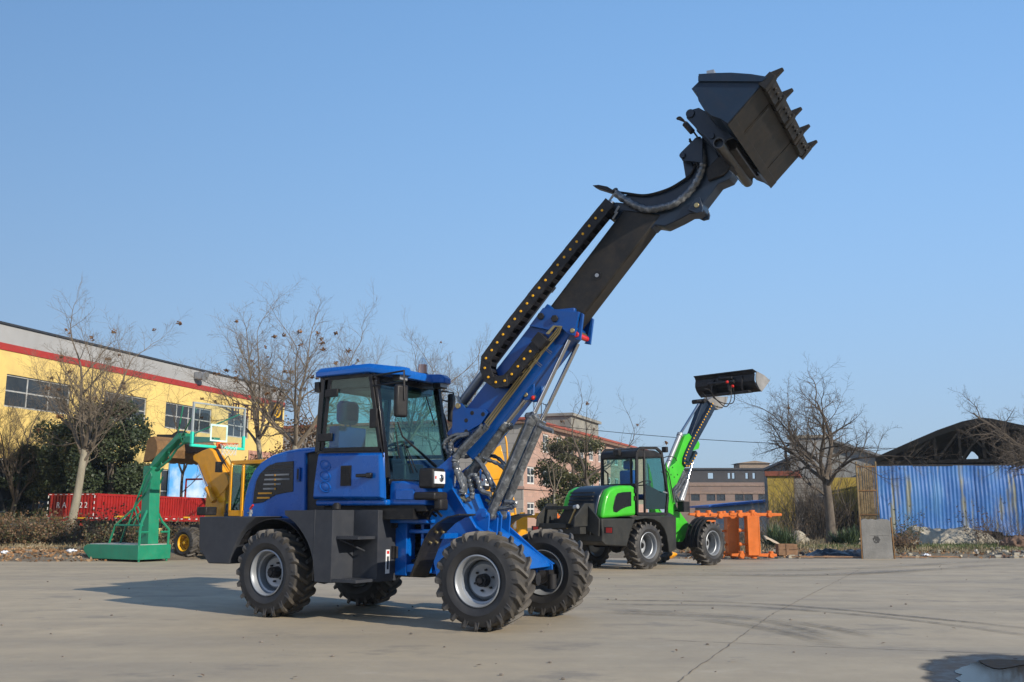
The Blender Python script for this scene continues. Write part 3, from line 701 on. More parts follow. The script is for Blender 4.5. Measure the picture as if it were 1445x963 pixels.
    t0 = F_.L(*zC(355, 10), -.05)
    ram('tilt_cylinder', F_.L(665, 668, -.06), F_.L(712, 600, -.06), F_.L(752, 550, -.06), .068, .036, (-.06,))
    # cable chain
    dots = [(714,147),(686,181),(658,215),(630,250),(603,284),(575,318),(548,352),(520,386),(493,420),(466,453),(438,487),(411,521),(385,555),(358,589),(331,623),(305,657),(280,691),(254,726),(230,760),(205,795),(200,838),(215,878),(248,900),(287,894),(318,865),(345,831),(372,798),(399,765),(427,731)]
    tc = -.33; pts = [Vector(F_.L(*zE(*q), tc)) for q in dots]
    pts = [pts[0]+(pts[0]-pts[1])*1.0]+pts
    m = MB(); hw = .072
    for k in range(len(pts)-1):
        a, b = pts[k], pts[k+1]; c = pts[min(k+2, len(pts)-1)]
        d_ = (b-a).normalized(); n2 = Vector((-d_.y, d_.x))
        a2 = a-d_*.02; b2 = b+d_*.035
        off = .003*(k % 2)
        for t in (tc-off, tc+.15): m.mat(0).prism([tuple(a2+n2*hw), tuple(b2+n2*hw), tuple(b2-n2*hw), tuple(a2-n2*hw)], t, t+.016)
        for sg in (-1, 1):
            mid = (a+b)/2; m.prism([tuple(mid-d_*.025+n2*sg*hw*.95), tuple(mid+d_*.025+n2*sg*hw*.95), tuple(mid+d_*.025+n2*sg*hw*.75), tuple(mid-d_*.025+n2*sg*hw*.75)], tc, tc+.16)
        if k: m.mat(1).cyl((a.x, tc-.012, a.y), (a.x, tc+.002, a.y), .0155, None, 10)
    a = pts[-1]; m.cyl((a.x, tc-.012, a.y), (a.x, tc+.002, a.y), .0155, None, 10); m.mat(0)
    d_ = (pts[-1]-pts[-2]).normalized(); n2 = Vector((-d_.y, d_.x)); m.prism([tuple(a-d_*.02+n2*hw*1.1), tuple(a+d_*.12+n2*hw*1.1), tuple(a+d_*.12-n2*hw*1.1), tuple(a-d_*.02-n2*hw*1.1)], tc-.02, tc+.17)
    m.build('cable_chain', [BLACK, YDOT], T, fa, bevel=.003)
    m = MB()   # cables inside the chain
    for o_, rr in ((-.02, .018), (.03, .014)):
        m.tube([(p.x, tc+.08+o_, p.y) for p in pts], rr, 6)
    m.build('chain_cables', HOSE, T, fa)
    # brass pipes along the near side of the boom
    m = MB()
    for k, off in enumerate((0, .026, .052)):
        pp = [FP(zD, q, -.235) for q in ((545+off*120,775-off*20),(880,330),(985,205))]; dv = Vector((.739*off, -.004*k, -.674*off))
        pp = [p+dv*(1.0) for p in pp]
        top = FP(zD, (1003, 178), -.24)+V(off*.6, 0, -off*.2); back = FP(zD, (975, 178), -.25); m.tube([pp[0], pp[1], pp[2], top, back+V(-off*.3, 0, 0), FP(zD, (935, 225), -.27)+V(-off*.4, 0, 0)], .013, 8)
    for q in ((905,330),(845,410)): c = FP(zD, q, -.25); m.box((c.x-.06, -.27, c.z-.008), (c.x+.06, -.222, c.z+.008), Matrix.Rotation(-.8, 3, 'Y')); m.tube([c+V(.0, 0, .06), c+V(.12, -.02, -.03)], .004, 5).tube([c+V(-.02, 0, .05), c+V(.11, -.03, -.05)], .004, 5)
    m.build('boom_pipes', BRASS, T, fa)
    # plastic-wrapped hoses
    H = [([(560,790),(430,930),(400,990)], zD, -.27, .034), ([(530,790),(400,930),(360,990)], zD, -.29, .03),
         ([(600,30),(400,240),(372,320),(400,420),(440,520),(430,580)], zH, -.32, .040), ([(640,20),(450,220),(390,290),(410,400),(455,480),(455,590)], zH, -.29, .034),
         ([(500,75),(380,85),(300,130),(285,180),(330,240),(380,250)], zH, -.24, .026), ([(500,85),(400,105),(345,150),(330,200),(360,245)], zH, -.26, .024),
         ([(440,590),(450,640),(510,620),(520,570),(500,500),(500,440),(540,430),(570,480),(600,560),(680,590)], zH, -.26, .032),
         ([(380,260),(470,270),(560,250),(640,290),(740,330),(800,380)], zH, -.10, .024), ([(640,260),(720,270),(790,330),(820,390)], zH, .10, .024),
         ([(540,270),(600,340),(650,430),(690,520),(700,570)], zH, -.12, .032), ([(560,290),(630,380),(680,470),(715,540)], zH, -.05, .026),
         ([(660,660),(700,700),(790,712),(870,690),(880,660),(800,655)], zH, -.10, .030), ([(800,560),(860,520),(900,470),(890,440),(860,470)], zH, .22, .028)]
    m = MB()
    for pl, z_, t, r in H:
        pp = spline([FP(z_, q, t) for q in pl], 6); rr = [r*(1+.13*math.sin(i*1.9+t*40)+.08*math.sin(i*4.1)) for i in range(len(pp))]; m.tube(pp, rr, 9)
    m.build('wrapped_hoses', WRAP, T, fa)
    m = MB()
    for q, t in (((560,240),-.12),((600,280),-.1),((445,630),-.3),((420,640),-.3),((700,560),-.1),((660,650),-.12),((700,670),-.1),((560,262),-.08)):
        c = FP(zH, q, t); m.cyl(c+V(-.04, 0, .02), c+V(.04, 0, -.02), .018, n=8)
    m.build('hose_fittings', BRASS, T, fa)
    tx = bpy.data.textures.new('crumple', 'CLOUDS'); tx.noise_scale = .05
    for k, (q, t, r) in enumerate((((835,740),-.14,.085),((870,770),.14,.075),((655,790),-.06,.08),((690,795),-.05,.06))):
        m = MB(); c = FP(zD, q, t); m.ball(c, r, 12, (1.1, .9, .8)); o = m.build('film_bundle', WRAP, T, fa)
        dm = o.modifiers.new('smooth', 'SUBSURF'); dm.levels = dm.render_levels = 2; d2 = o.modifiers.new('crumple', 'DISPLACE'); d2.texture = tx; d2.strength = .045
    m = MB(); m.tube(spline([FP(zD, q, -.1) for q in ((880,790),(920,812),(965,828),(930,815))], 4), .03, 8); m.build('film_strip', WRAP, T, fa)
    # big wrapped hose along the gooseneck, thin hoses
    m = MB(); pl = [(135,700),(170,735),(240,775),(310,798),(380,790),(450,770),(510,725),(560,665),(590,600),(600,540),(585,470),(570,430)]
    pp = spline([FP(zF, q, -.17) for q in pl], 6); m.tube(pp, [.045*(1+.14*math.sin(i*2.1)) for i in range(len(pp))], 10)
    m.build('gooseneck_hose', WRAP, gn)
    m = MB(); m.tube(spline([FP(zF, q, -.13) for q in ((130,705),(200,715),(300,725),(400,700),(470,665),(540,610),(570,520),(560,470),(530,440))], 6), .016, 7)
    m.tube(spline([FP(zF, q, -.3) for q in ((570,420),(545,385),(520,350),(480,330),(465,325),(480,318),(500,335))], 6), .012, 6); m.tube([FP(zF, (505,350), -.3), FP(zF, (545,395), -.3)], .035, 8)
    m.tube(spline([FP(zF, q, -.2) for q in ((530,430),(545,470),(555,520),(580,590))], 6), .014, 6)
    m.build('gooseneck_cables', HOSE, gn)
    m = MB()
    for q in ((120,740),(135,720),(150,800),(140,830)): c = FP(zF, q, -.2); m.cyl(c+V(-.03, 0, -.04), c+V(.03, 0, .04), .014, n=8)
    m.build('chain_fitting', SILVER, gn)
    return T
BLUE_LOADER = blue_loader()

# ================================================================ the green telescopic loader
_g = on_ground(905, 804.5)
G_ = Frame(_g+Vector((-.68580115, .72778897, 0))*1.0-Vector((.72778897, .68580115, 0))*0, math.atan2(.6858, .7278))
zg = zoom(780, 600, 4.377); zg2 = zoom(900, 500, 4.377); zg7 = zoom(700, 680, 4.817)
def GL(z, pts, t): return [G_.L(*z(*q), t) for q in pts]
def GP(z, q, t): return G_.P(*z(*q), t)
def green_loader():
    T = thing('telescopic_loader', 'green telescopic wheel loader seen from behind with a plain dark bucket raised to the right', 'wheel loader', tuple(G_.o), G_.ang)
    h0 = GP(zg, (597, 754), -1.0); h1 = GP(zg, (995, 740), -1.0); wz = .54
    for s, t, side, k in ((h0.x, -.80, -1, 11), (h0.x, .80, 1, 12), (h1.x, -.80, -1, 13), (h1.x, .80, 1, 14)):
        make_wheel(T, .54, .40, .30, side, (s, t, wz), 0, seed=k, nl=18, bolts=8, hubr=.06, disc=.2)
    m = MB(); m.cyl((h0.x, -.75, wz), (h0.x, .75, wz), .08, n=12); m.ball((h0.x, 0, wz), .2, 12); m.build('rear_axle', BLACK, T)
    m = MB(); m.cyl((h1.x, -.75, wz), (h1.x, .75, wz), .08, n=12); m.ball((h1.x, 0, wz), .2, 12); m.build('front_axle', BLACK, T)
    sr = G_.L(*zg7(805, 440), -.95)[0]      # rear face
    zt = 1.16
    m = MB()
    bp = GL(zg7, [(805,250),(800,425),(830,440),(890,440),(900,400),(912,350),(930,300),(945,262),(960,250)], -.95)
    bp[0] = (sr-.42, zt); bp[-1] = (bp[-1][0], zt); bp[1] = (sr-.42, .66); bp[2] = (sr-.30, .58)
    m.prism(bp, -.95, .95)
    cw = m.build('counterweight', paint('charcoal_paint', (.024, .025, .024), .5, var=.2, dirt_amt=.08), T, bevel=.02)
    CH = MATS['charcoal_paint']
    for sg in (-1, 1):
        m = MB(); a = G_.S(*zg7(762, 330), sr-.43); y = a.y if sg < 0 else -a.y; m.box((sr-.428, y-.12, a.z-.07), (sr-.40, y+.12, a.z+.07)); m.mat(1).box((sr-.434, y-.105, a.z-.055), (sr-.426, y+.06, a.z+.055)); m.build('tail_lamp', [BLACK, RED], cw)
    # rear hitch plates
    m = MB()
    for t in (-.62, .55): m.prism([(sr-.46, .80), (sr-.46, 1.0), (sr-.98, .98), (sr-.95, 1.2), (sr-.62, 1.50), (sr-.30, 1.50), (sr-.30, .80)], t-.02, t+.02)
    m.box((sr-.75, -.6, .82), (sr-.55, .54, .98)).box((sr-.70, -.6, 1.36), (sr-.62, .54, 1.44)).box((sr-.9, -.3, .95), (sr-.7, .55, 1.05))
    pq = [G_.S(*zg7(*q), sr-.5) for q in ((375,262),(430,252),(482,165),(622,155),(705,255),(700,372),(660,350),(600,320),(430,330),(378,330))]; m.sheet(pq, .05)
    m.build('rear_hitch_frame', CH, T, bevel=.008)
    m = MB(); a = G_.S(*zg7(545, 175), sr-.75); b = G_.S(*zg7(482, 318), sr-.75); m.cyl(a, b, .025, n=10).mat(1).cyl(a+V(0, -.05, .02), a+V(0, .06, .0), .05, n=10); m.build('hitch_rod', [BRASS, SILVER], T)
    # hood: dark centre, green cheeks
    hs = GL(zg, [(305,578),(310,540),(318,490),(330,440),(350,400),(385,380),(430,373),(490,373),(512,385),(517,560)], -.66)
    m = MB(); m.prism(hs, -.66, -.44); m.prism(hs, .44, .66); hg = m.build('hood', GREEN, T, bevel=.07, seg=4)
    hd = [(p[0]-.03, p[1]+.01) for p in hs[:-2]]+[(hs[-2][0], hs[-2][1]), (hs[-1][0], hs[-1][1])]
    m = MB(); m.prism(hd, -.47, .47); m.build('hood_cover', STEELDK, T, bevel=.05, seg=3)
    m = MB()
    for i in range(7):
        z_ = 1.22+i*.085; x_ = hd[1][0]-.02+(.0 if i < 4 else (i-3)*.03); m.box((x_-.035, -.36, z_), (x_+.03, .36, z_+.03))
    m.build('rear_grille', BLACK, T)
    wn = GL(zg, [(375,535),(372,510),(385,445),(400,422),(430,415),(484,412),(484,500),(450,508),(420,522),(395,540)], -.662); m = MB(); m.prism(wn, -.672, -.655); m.build('side_grille', BLACKG, hg, bevel=.004)
    m = MB()
    for q in ((507,405),(507,452)): a = GP(zg, q, -.67); m.box((a.x-.03, -.69, a.z-.05), (a.x+.02, -.65, a.z+.05))
    m.build('hood_hinge', BLACK, hg)
    # cab
    tn = -.56; s0 = GP(zg, (525, 540), tn).x; s1 = GP(zg, (707, 400), tn).x; zb = 1.28; ztop = 2.70
    prof = GL(zg, [(522,552),(520,170),(540,142),(640,142),(672,170),(712,440),(700,552)], tn)
    m = MB()
    def bar(a, b, w, t, d):
        a = Vector(a); b = Vector(b); n = (b-a).normalized(); n = Vector((-n.y, n.x))*w/2; m.prism([tuple(a+n), tuple(b+n), tuple(b-n), tuple(a-n)], t, t+d)
    for t in (-.58, .52):
        for i in range(7): bar(prof[i], prof[(i+1) % 7], .07, t, .06)
    dx = GL(zg, [(568,540),(562,150)], tn); bar(dx[0], dx[1], .05, -.585, .05)
    m.box((prof[0][0]-.03, -.56, 1.84), (prof[0][0]+.03, .56, 1.98)); m.box((prof[0][0]-.02, -.56, zb), (prof[0][0]+.02, .56, 1.86))
    for t in (-.565, -.39, .515): m.box((prof[1][0]-.03, t, 1.9), (prof[1][0]+.03, t+.045, 2.66))
    m.box((s0, -.56, zb-.06), (s1, .56, zb+.02))
    m.build('cab_frame', BLACK, T, bevel=.012)
    m = MB(); pr = [(prof[1][0]-.05, 2.58), (prof[1][0]-.04, 2.74), (prof[1][0]+.06, 2.80), (prof[3][0]-.05, 2.80), (prof[4][0]+.02, 2.72), (prof[4][0]+.03, 2.62)]
    m.prism(pr, -.57, .57); rf = m.build('roof', BLACK, T, bevel=.05, seg=4)
    m = MB()
    for i in range(9): xx = prof[1][0]+.30+i*.06; m.tube([(xx, -.35, 2.80), (xx, -.35, 2.86), (xx, .35, 2.86), (xx, .35, 2.80)], .006, 5)
    for t in (-.35, 0, .35): m.tube([(prof[1][0]+.28, t, 2.865), (prof[1][0]+.82, t, 2.865)], .006, 5)
    m.build('roof_rack', SILVER, rf)
    m = MB(); a = prof[1][0]; m.box((a-.12, -.09, 2.66), (a-.02, .09, 2.80)); m.build('rear_camera', BLACK, rf, bevel=.01)
    m = MB(); a = GP(zg, (692, 152), -.45); m.box((a.x-.04, -.52, a.z-.07), (a.x+.05, -.38, a.z+.07)); m.build('work_light', BLACK, T, bevel=.01)
    dw = GL(zg, [(570,520),(572,165),(640,160),(668,185),(700,430),(694,520)], -.55)
    m = MB(); m.prism(dw, -.553, -.548); m.build('door_window', PANED, T, smooth=False)
    m = MB(); m.prism([(p[0], p[1]) for p in dw], .548, .553); m.build('left_window', PANE, T, smooth=False)
    m = MB(); lo = GL(zg, [(572,520),(574,365),(700,430),(694,520)], -.54); m.prism(lo, -.545, -.52); m.build('door_panel', BLACK, T)
    m = MB(); m.box((prof[1][0]-.003, -.50, 1.98), (prof[1][0]+.003, .5, 2.60)); m.build('rear_window', PANE, T, smooth=False)
    m = MB(); m.sheet([(prof[4][0], -.5, 2.66), (prof[4][0], .5, 2.66), (prof[5][0], .5, 1.5), (prof[5][0], -.5, 1.5)], .006); m.build('windscreen', PANE, T, smooth=False)
    m = MB(); m.tube([GP(zg, (680, 412), -.6), GP(zg, (706, 420), -.6)], .015, 6); m.build('door_handle', SILVER, T)
    c = prof[0][0]+.38; m = MB(); m.box((c-.07, -.13, 2.34), (c+.06, .13, 2.56)); m.build('headrest', SEATG, T, bevel=.05, seg=4)
    m = MB(); m.box((c-.08, -.24, 1.72), (c+.07, .24, 2.32)).box((c-.04, -.24, 1.6), (c+.4, .24, 1.74)); m.build('seat', SEATG, T, bevel=.05, seg=4)
    m = MB(); m.tube([(c+.75, 0, 1.5), (c+.6, 0, 2.0)], .035, 8); pts = [Vector((c+.6+.15*math.cos(w*math.pi/10), .18*math.sin(w*math.pi/10), 2.02+.06*math.cos(w*math.pi/10))) for w in range(21)]; m.tube(pts, .015, 6, caps=False); m.build('steering_wheel', BLACK, T)
    m = MB(); m.tube([GP(zg, (320, 280), .3), GP(zg, (340, 300), .3), GP(zg, (342, 372), .3)], .02, 6); m.build('exhaust', BLACK, T)
    # mudguard box ahead of the rear wheel
    gp = GL(zg7, [(905,236),(1085,232),(1200,234),(1220,238),(1222,462),(1172,480),(1168,430),(1158,370),(1140,320),(1110,280),(1070,258),(1010,250),(950,262)], -.93)
    m = MB(); m.prism(gp, -.95, -.50).prism(gp, .50, .95); m.build('mudguard_box', CH, T, bevel=.015)
    m = MB(); m.box((h0.x-.9, -.35, .6), (h0.x+1.5, .35, 1.2)); m.build('rear_chassis', BLACK, T)
    # front frame (green)
    ffp = GL(zg, [(708,350),(712,540),(750,560),(750,722),(800,722),(838,660),(838,610),(800,560),(760,500),(740,430),(720,300),(700,230)], -.30)
    m = MB(); m.prism(ffp, -.31, -.27).prism(ffp, .27, .31); m.box((ffp[3][0], -.27, .6), (ffp[3][0]+.3, .27, 1.15)); m.build('front_frame', GREEN, T, bevel=.008)
    # front mudguards with ribs
    for sg in (-1, 1):
        m = MB(); c = (h1.x, wz); r = .60
        for i in range(9):
            a = math.radians(188-i*13); b = math.radians(188-(i+1)*13)
            m.prism([(c[0]+r*math.cos(a), c[1]+r*math.sin(a)), (c[0]+r*math.cos(b), c[1]+r*math.sin(b)), (c[0]+(r+.02)*math.cos(b), c[1]+(r+.02)*math.sin(b)), (c[0]+(r+.02)*math.cos(a), c[1]+(r+.02)*math.sin(a))], sg*.58, sg*.98)
            for tt in (.60, .72, .84, .95): m.prism([(c[0]+r*math.cos(a), c[1]+r*math.sin(a)), (c[0]+r*math.cos(b), c[1]+r*math.sin(b)), (c[0]+(r+.05)*math.cos(b), c[1]+(r+.05)*math.sin(b)), (c[0]+(r+.05)*math.cos(a), c[1]+(r+.05)*math.sin(a))], sg*tt, sg*(tt+.02))
        m.tube([(h1.x-.1, sg*.3, 1.0), (h1.x-.62, sg*.8, .98)], .02, 6)
        m.build('front_mudguard', BLACK, T)
    # boom
    def dirn(a, b): d = (Vector(b)-Vector(a)); return d.normalized(), d.length
    ob = GL(zg2, [(195,850),(195,700),(232,670),(290,505),(315,490),(340,520),(365,520),(383,555),(375,585),(330,600),(290,700),(240,800)], -.17)
    m = MB(); m.prism(ob, -.18, .0); boom = m.build('outer_boom', GREEN, T, bevel=.01)
    m = MB()
    for q in ((205,745),(225,760),(215,700),(245,745)): a = GP(zg2, q, -.182); m.cyl((a.x, -.186, a.z), (a.x, -.17, a.z), .02, n=8)
    m.build('boom_bolts', BLACK, boom)
    ib = GL(zg2, [(330,490),(398,300),(440,285),(462,330),(350,560),(300,600)], -.12); m = MB(); m.prism(ib, -.13, .02); inner = m.build('inner_boom', STEELDK, boom, bevel=.01)
    # chain guard plate and chain
    dd = [(462,305),(453,322),(444,339),(436,356),(427,370),(418,386),(409,404),(400,420),(391,436),(382,452),(373,468),(364,484),(355,502),(346,519),(337,536),(328,552),(320,570),(312,588),(304,606),(297,625),(290,645),(288,672),(301,690),(316,691),(327,677),(338,659),(349,642),(358,625),(367,607)]
    pts = [Vector(G_.L(*zg2(*q), -.24)) for q in dd]; m = MB(); hw = .075
    for k in range(len(pts)-1):
        a, b = pts[k], pts[k+1]; d = (b-a).normalized(); n2 = Vector((-d.y, d.x)); w1 = hw*(2.3 if k < 20 else .9)
        m.mat(0).prism([tuple(a+n2*w1), tuple(b+n2*w1), tuple(b-n2*.03), tuple(a-n2*.03)], -.24, -.12)
        m.mat(1).cyl((a.x, -.252, a.y), (a.x, -.238, a.y), .019, n=8)
    m.build('cable_chain', [STEELDK, YDOT], T)
    # rams
    m = MB(); a = GP(zg2, (170, 715), -.1); b = GP(zg2, (262, 492), -.1); c = GP(zg2, (376, 308), -.1); m.cyl(a, b, .065, None, 16).cyl(b-(b-a).normalized()*.08, b, .08, None, 16); ec = m.build('extension_cylinder', SILVER, T)
    m = MB(); m.cyl(b, c, .035, None, 12); m.build('piston_rod', CHROME, ec)
    for t in (-.14, .14):
        m = MB(); a = GP(zg2, (262+(t > 0)*12, 905), t); b = GP(zg2, (305, 785), t); c = GP(zg2, (330, 700), t); c.y = t; m.cyl(a, b, .06, None, 14); lc = m.build('lift_cylinder', SILVER, T)
        m = MB(); m.cyl(b, c+(c-b)*.3, .03, None, 10); m.build('piston_rod', CHROME, lc)
    m = MB(); rnd = random.Random(8)
    for i in range(7):
        p0 = (285+i*4, 720+i*8); p1 = (250+i*3, 800+i*6); p2 = (220+i*3, 850+i*3); p3 = (230+i*6, 915); m.tube(spline([GP(zg2, q, -.2+.05*(i % 3)) for q in (p0, p1, p2, p3)], 5), .022, 7)
    m.build('wrapped_hoses', WRAP, T)
    m = MB(); m.tube(spline([GP(zg, q, -.35) for q in ((695,280),(715,300),(735,400),(745,460),(750,480))], 5), .015, 6); m.tube(spline([GP(zg2, q, -.3) for q in ((160,640),(190,632),(230,640),(240,660))], 5), .012, 6)
    m.build('cables', HOSE, T)
    m = MB(); a = GP(zg, (818, 505), -.55); m.box((a.x-.15, -.62, a.z-.13), (a.x+.1, -.42, a.z+.13)); m.tube([(a.x+.1, -.6, a.z-.2), (a.x+.12, -.6, a.z+.5)], .008, 5); m.tube([(a.x-.1, -.3, a.z-.1), (a.x, -.5, a.z-.05)], .02, 6)
    m.build('headlamp', BLACK, T, bevel=.02)
    # head of the boom and bucket
    hp = GL(zg2, [(430,285),(470,262),(555,262),(545,300),(520,335),(490,345),(465,335)], -.14); m = MB(); m.prism(hp, -.16, .16); c = GP(zg2, (492, 325), -.17); m.mat(1).cyl((c.x, -.18, c.z), (c.x, .18, c.z), .03, n=12); m.build('boom_head', [paint('light_grey_paint', (.22, .22, .22), .5), BRASS], boom, bevel=.01)
    m = MB(); a = GP(zg2, (378, 292), 0); m.cyl((a.x, -.2, a.z), (a.x, .2, a.z), .06, n=12); m.tube([GP(zg2, (360, 290), -.1), GP(zg2, (470, 285), -.1)], .035, 8); m.build('boom_end_pin', BLACK, boom)
    pf = GL(zg2, [(708,90),(735,106),(780,130),(816,163),(765,232),(750,214),(738,190),(729,160),(730,125),(722,110)], -1.0)
    m = MB(); m.prism(pf[1:9], -1.01, -.985)
    bk = m.build('bucket', MATS['light_grey_paint'], boom, bevel=.004)
    m = MB(); m.prism(pf[1:9], .985, 1.01); m.build('side_plate', MATS['light_grey_paint'], bk)
    back = GL(zg2, [(712,90),(719,104),(724,120),(722,140),(722,162),(730,188),(744,212),(763,231),(814,165)], -1.0)
    cen = Vector((sum(p[0] for p in pf)/10, sum(p[1] for p in pf)/10)); m = MB()
    inn = [tuple(Vector(p)+(cen-Vector(p)).normalized()*.025) for p in back]
    for i in range(len(back)-1): m.prism([back[i], back[i+1], inn[i+1], inn[i]], -.984, .984)
    top = [back[0], (pf[1][0]+.02, pf[1][1]), (pf[1][0]+.01, pf[1][1]-.03), (back[0][0], back[0][1]-.03)]; m.prism(top, -.984, .984)
    m.build('bucket_shell', BLACK, bk, bevel=.004)
    m = MB(); c = cen; bx = back[4][0]
    m.prism([(bx-.16, c.y-.30), (bx-.16, c.y-.02), (bx+.02, c.y+.10), (bx+.04, c.y-.34)], -.28, -.22); m.prism([(bx-.16, c.y-.30), (bx-.16, c.y-.02), (bx+.02, c.y+.10), (bx+.04, c.y-.34)], .28, .34)
    m.cyl((bx-.12, -.42, c.y-.05), (bx-.12, .45, c.y-.05), .05, n=12).cyl((bx-.08, -.35, c.y+.06), (bx-.08, .1, c.y+.09), .05, n=10)
    m.box((bx-.03, -.62, c.y-.3), (bx+.05, -.57, c.y+.1)).box((bx-.02, -.80, c.y-.37), (bx+.2, .8, c.y-.31))
    m.build('quick_hitch', BLACK, boom, bevel=.01)
    m = MB()
    for pl in (((470,262),(500,295),(545,325),(575,280),(575,200)), ((465,268),(520,300),(580,305),(598,270),(590,210)), ((410,215),(440,220),(460,250),(470,268)), ((400,240),(420,262),(425,280))):
        m.tube(spline([GP(zg2, q, -.35) for q in pl], 6), .014, 6)
    m.build('bucket_hoses', HOSE, boom)
    m = MB()
    for q in ((552,172),(586,198)): a = GP(zg2, q, -.35); m.ball(a, .045, 8)
    m.build('hose_caps', RED, boom)
    return T
green_loader()

# ================================================================ the yellow backhoe at the left
_y = on_ground(262, 789.5)
Y_ = Frame(_y, math.atan2(.533, -.846)); Y_.v = -Y_.v   # t grows away from the viewer
zy1 = zoom(60, 660, 6.02); zy2 = zoom(180, 550, 6.017)
def yellow_backhoe():
    T = thing('backhoe_loader', 'yellow loader with a rusty brown bucket raised to the left behind the basketball stand', 'loader', tuple(Y_.o), Y_.ang)
    # parts are built with +y towards the viewer in this frame
    def P(z, q, t): p = Y_.P(*z(*q), t); return Vector((p.x, -p.y, p.z))
    def Lp(z, pts, t): return [Y_.L(*z(*q), t) for q in pts]
    def pr(m, poly, t0, t1, q=None): m.prism(poly, -t0, -t1) if q is None else m.prism(poly, -t0, -t1, q)
    h = P(zy1, (1190, 655), 0); r = .45
    YH = paint('yellow_rim_paint', (.72, .38, .01), .45, var=.12, dirt_amt=.2)
    for s, t, side in ((h.x, .19, 1), (h.x, 1.75, -1), (h.x-2.3, .19, 1), (h.x-2.3, 1.75, -1)):
        make_wheel(T, r if s == h.x else .52, .38, .235, side, (s, -t, r if s == h.x else .52), 0, rimmat=YH, hubcol=YH, seed=21, nl=16, disc=.05)
    m = MB(); m.box((h.x-2.6, -1.5, .55), (h.x+.3, -.45, .95)); m.build('chassis', BLACK, T)
    # arm
    ap = Lp(zy2, [(560,562),(600,540),(640,518),(700,497),(730,520),(760,585),(850,740),(865,800),(820,870),(760,925),(735,905),(700,845),(640,720),(600,625),(565,600)], .75)
    m = MB(); pr(m, ap, .72, 1.0); arm = m.build('loader_arm', YEL, T, bevel=.02)
    m = MB()
    for off in (0, .10, .2): a = P(zy2, (690, 510), .75); b = P(zy2, (850, 735), .75); m.box((0, 0, 0), (.001, .001, .001)) if False else m.cyl(a+V(-off*.0, -.12-off, .03), b+V(0, -.12-off, .03), .03, n=8)
    m.build('arm_rail', YEL, arm)
    m = MB(); m.sheet([P(zy2, q, .9) for q in ((700,480),(745,480),(870,720),(850,745))], .12); m.build('arm_guard', BLACK, arm)
    m = MB(); lk = Lp(zy2, [(290,385),(420,385),(470,350),(520,400),(560,480),(700,480),(720,520),(560,545),(420,500),(400,420),(340,410),(330,480),(310,480)], 1.2); pr(m, lk, 1.0, 1.3); m.build('bucket_linkage', BLACK, T, bevel=.01)
    a = P(zy2, (600, 640), .6); b = P(zy2, (675, 835), .6); c = P(zy2, (735, 950), .6)
    for dt in (0, -.3):
        o = V(0, dt, 0); m = MB(); m.cyl(b+o, c+o, .085, None, 12); cy = m.build('lift_cylinder', YEL, T); m = MB(); m.cyl(a+o, b+o, .03, None, 10); m.build('piston_rod', CHROME, cy)
    # bucket: open towards the viewer, long edge running away
    bp = Lp(zy2, [(135,600),(150,460),(160,430),(190,418),(220,440),(222,500),(200,560),(150,600)], .0)
    x0, z0 = Y_.L(*zy2(135, 612), 0.0)
    prof = [(x0, z0), (x0-.12, z0+.62), (x0-.25, z0+.72), (x0-.42, z0+.74), (x0-.55, z0+.6), (x0-.62, z0+.35), (x0-.55, z0+.12), (x0-.30, z0+.02)]
    m = MB(); inn = [(x0-.30+(p[0]-x0+.30)*.93, z0+.36+(p[1]-z0-.36)*.93) for p in prof]
    for i in range(1, 7): pr(m, [prof[i], prof[i+1], inn[i+1], inn[i]], .02, 2.15)
    pr(m, prof, -.01, .02); pr(m, prof, 2.15, 2.18); pr(m, [prof[7], prof[0], (x0, z0+.04), (prof[7][0], z0+.06)], .02, 2.15)
    bk = m.build('bucket', TAN, T, bevel=.004)
    for i in range(7):
        m = MB(); t = .1+i*.32; pr(m, [(x0-.05, z0-.02), (x0+.16, z0-.01), (x0-.03, z0+.06)], t, t+.08); m.build('bucket_tooth', TAN, bk)
    # cab
    tn = .35; fr = Lp(zy2, [(860,800),(880,545),(975,518),(1290,530),(1300,800)], tn)
    x1, x2 = fr[2][0], fr[2][0]-1.15; zr = 2.72
    xf = fr[1][0]
    m = MB()
    m.box((x2, -tn-.06, zr-.08), (xf+.05, -tn-1.05, zr+.03))
    for x in (xf-.02, x2+.04):
        for t in (tn, tn+.95): m.box((x-.035, -t-.06, 1.3), (x+.035, -t, zr-.05))
    m.box((x2, -tn-.05, 1.2), (xf, -tn, 1.36)).box((x1-.1, -tn-.06, .95), (x1-.02, -tn+.01, zr-.1))
    m.build('cab_frame', YEL, T, bevel=.01)
    m = MB(); m.box((x2+.02, -tn-.9, .7), (xf+.22, -tn-.04, 1.30)).box((xf-.10, -tn-.5, 1.3), (xf+.2, -tn-.06, 1.55)); m.build('cab_base', STEELDK, T, bevel=.02)
    m = MB(); m.box((x2+.06, -tn-.035, 1.36), (xf-.05, -tn-.03, zr-.1)).box((xf-.02, -tn-.9, 1.4), (xf-.015, -tn-.05, zr-.1)).box((x2+.02, -tn-.9, 1.4), (x2+.025, -tn-.05, zr-.1)); m.build('cab_window', PANED, T)
    m = MB(); m.cyl((x2+.35, -.8, zr), (x2+.35, -.8, zr+.15), .05, n=12); m.build('beacon', WHITE, T)
    m = MB(); a = P(zy2, (775, 655), .3); m.box((a.x-.05, a.y-.09, a.z-.16), (a.x+.05, a.y+.09, a.z+.14)); m.tube([a, a+V(-.25, -.1, .3), (xf, -tn-.1, zr-.15)], .015, 6); m.build('mirror', BLACK, T, bevel=.02)
    m = MB(); a = P(zy1, (1395, 370), .3); m.box((a.x-.2, a.y-.2, a.z-.12), (a.x+.2, a.y+.2, a.z+.12)); m.build('headlamp', BLACK, T, bevel=.03)
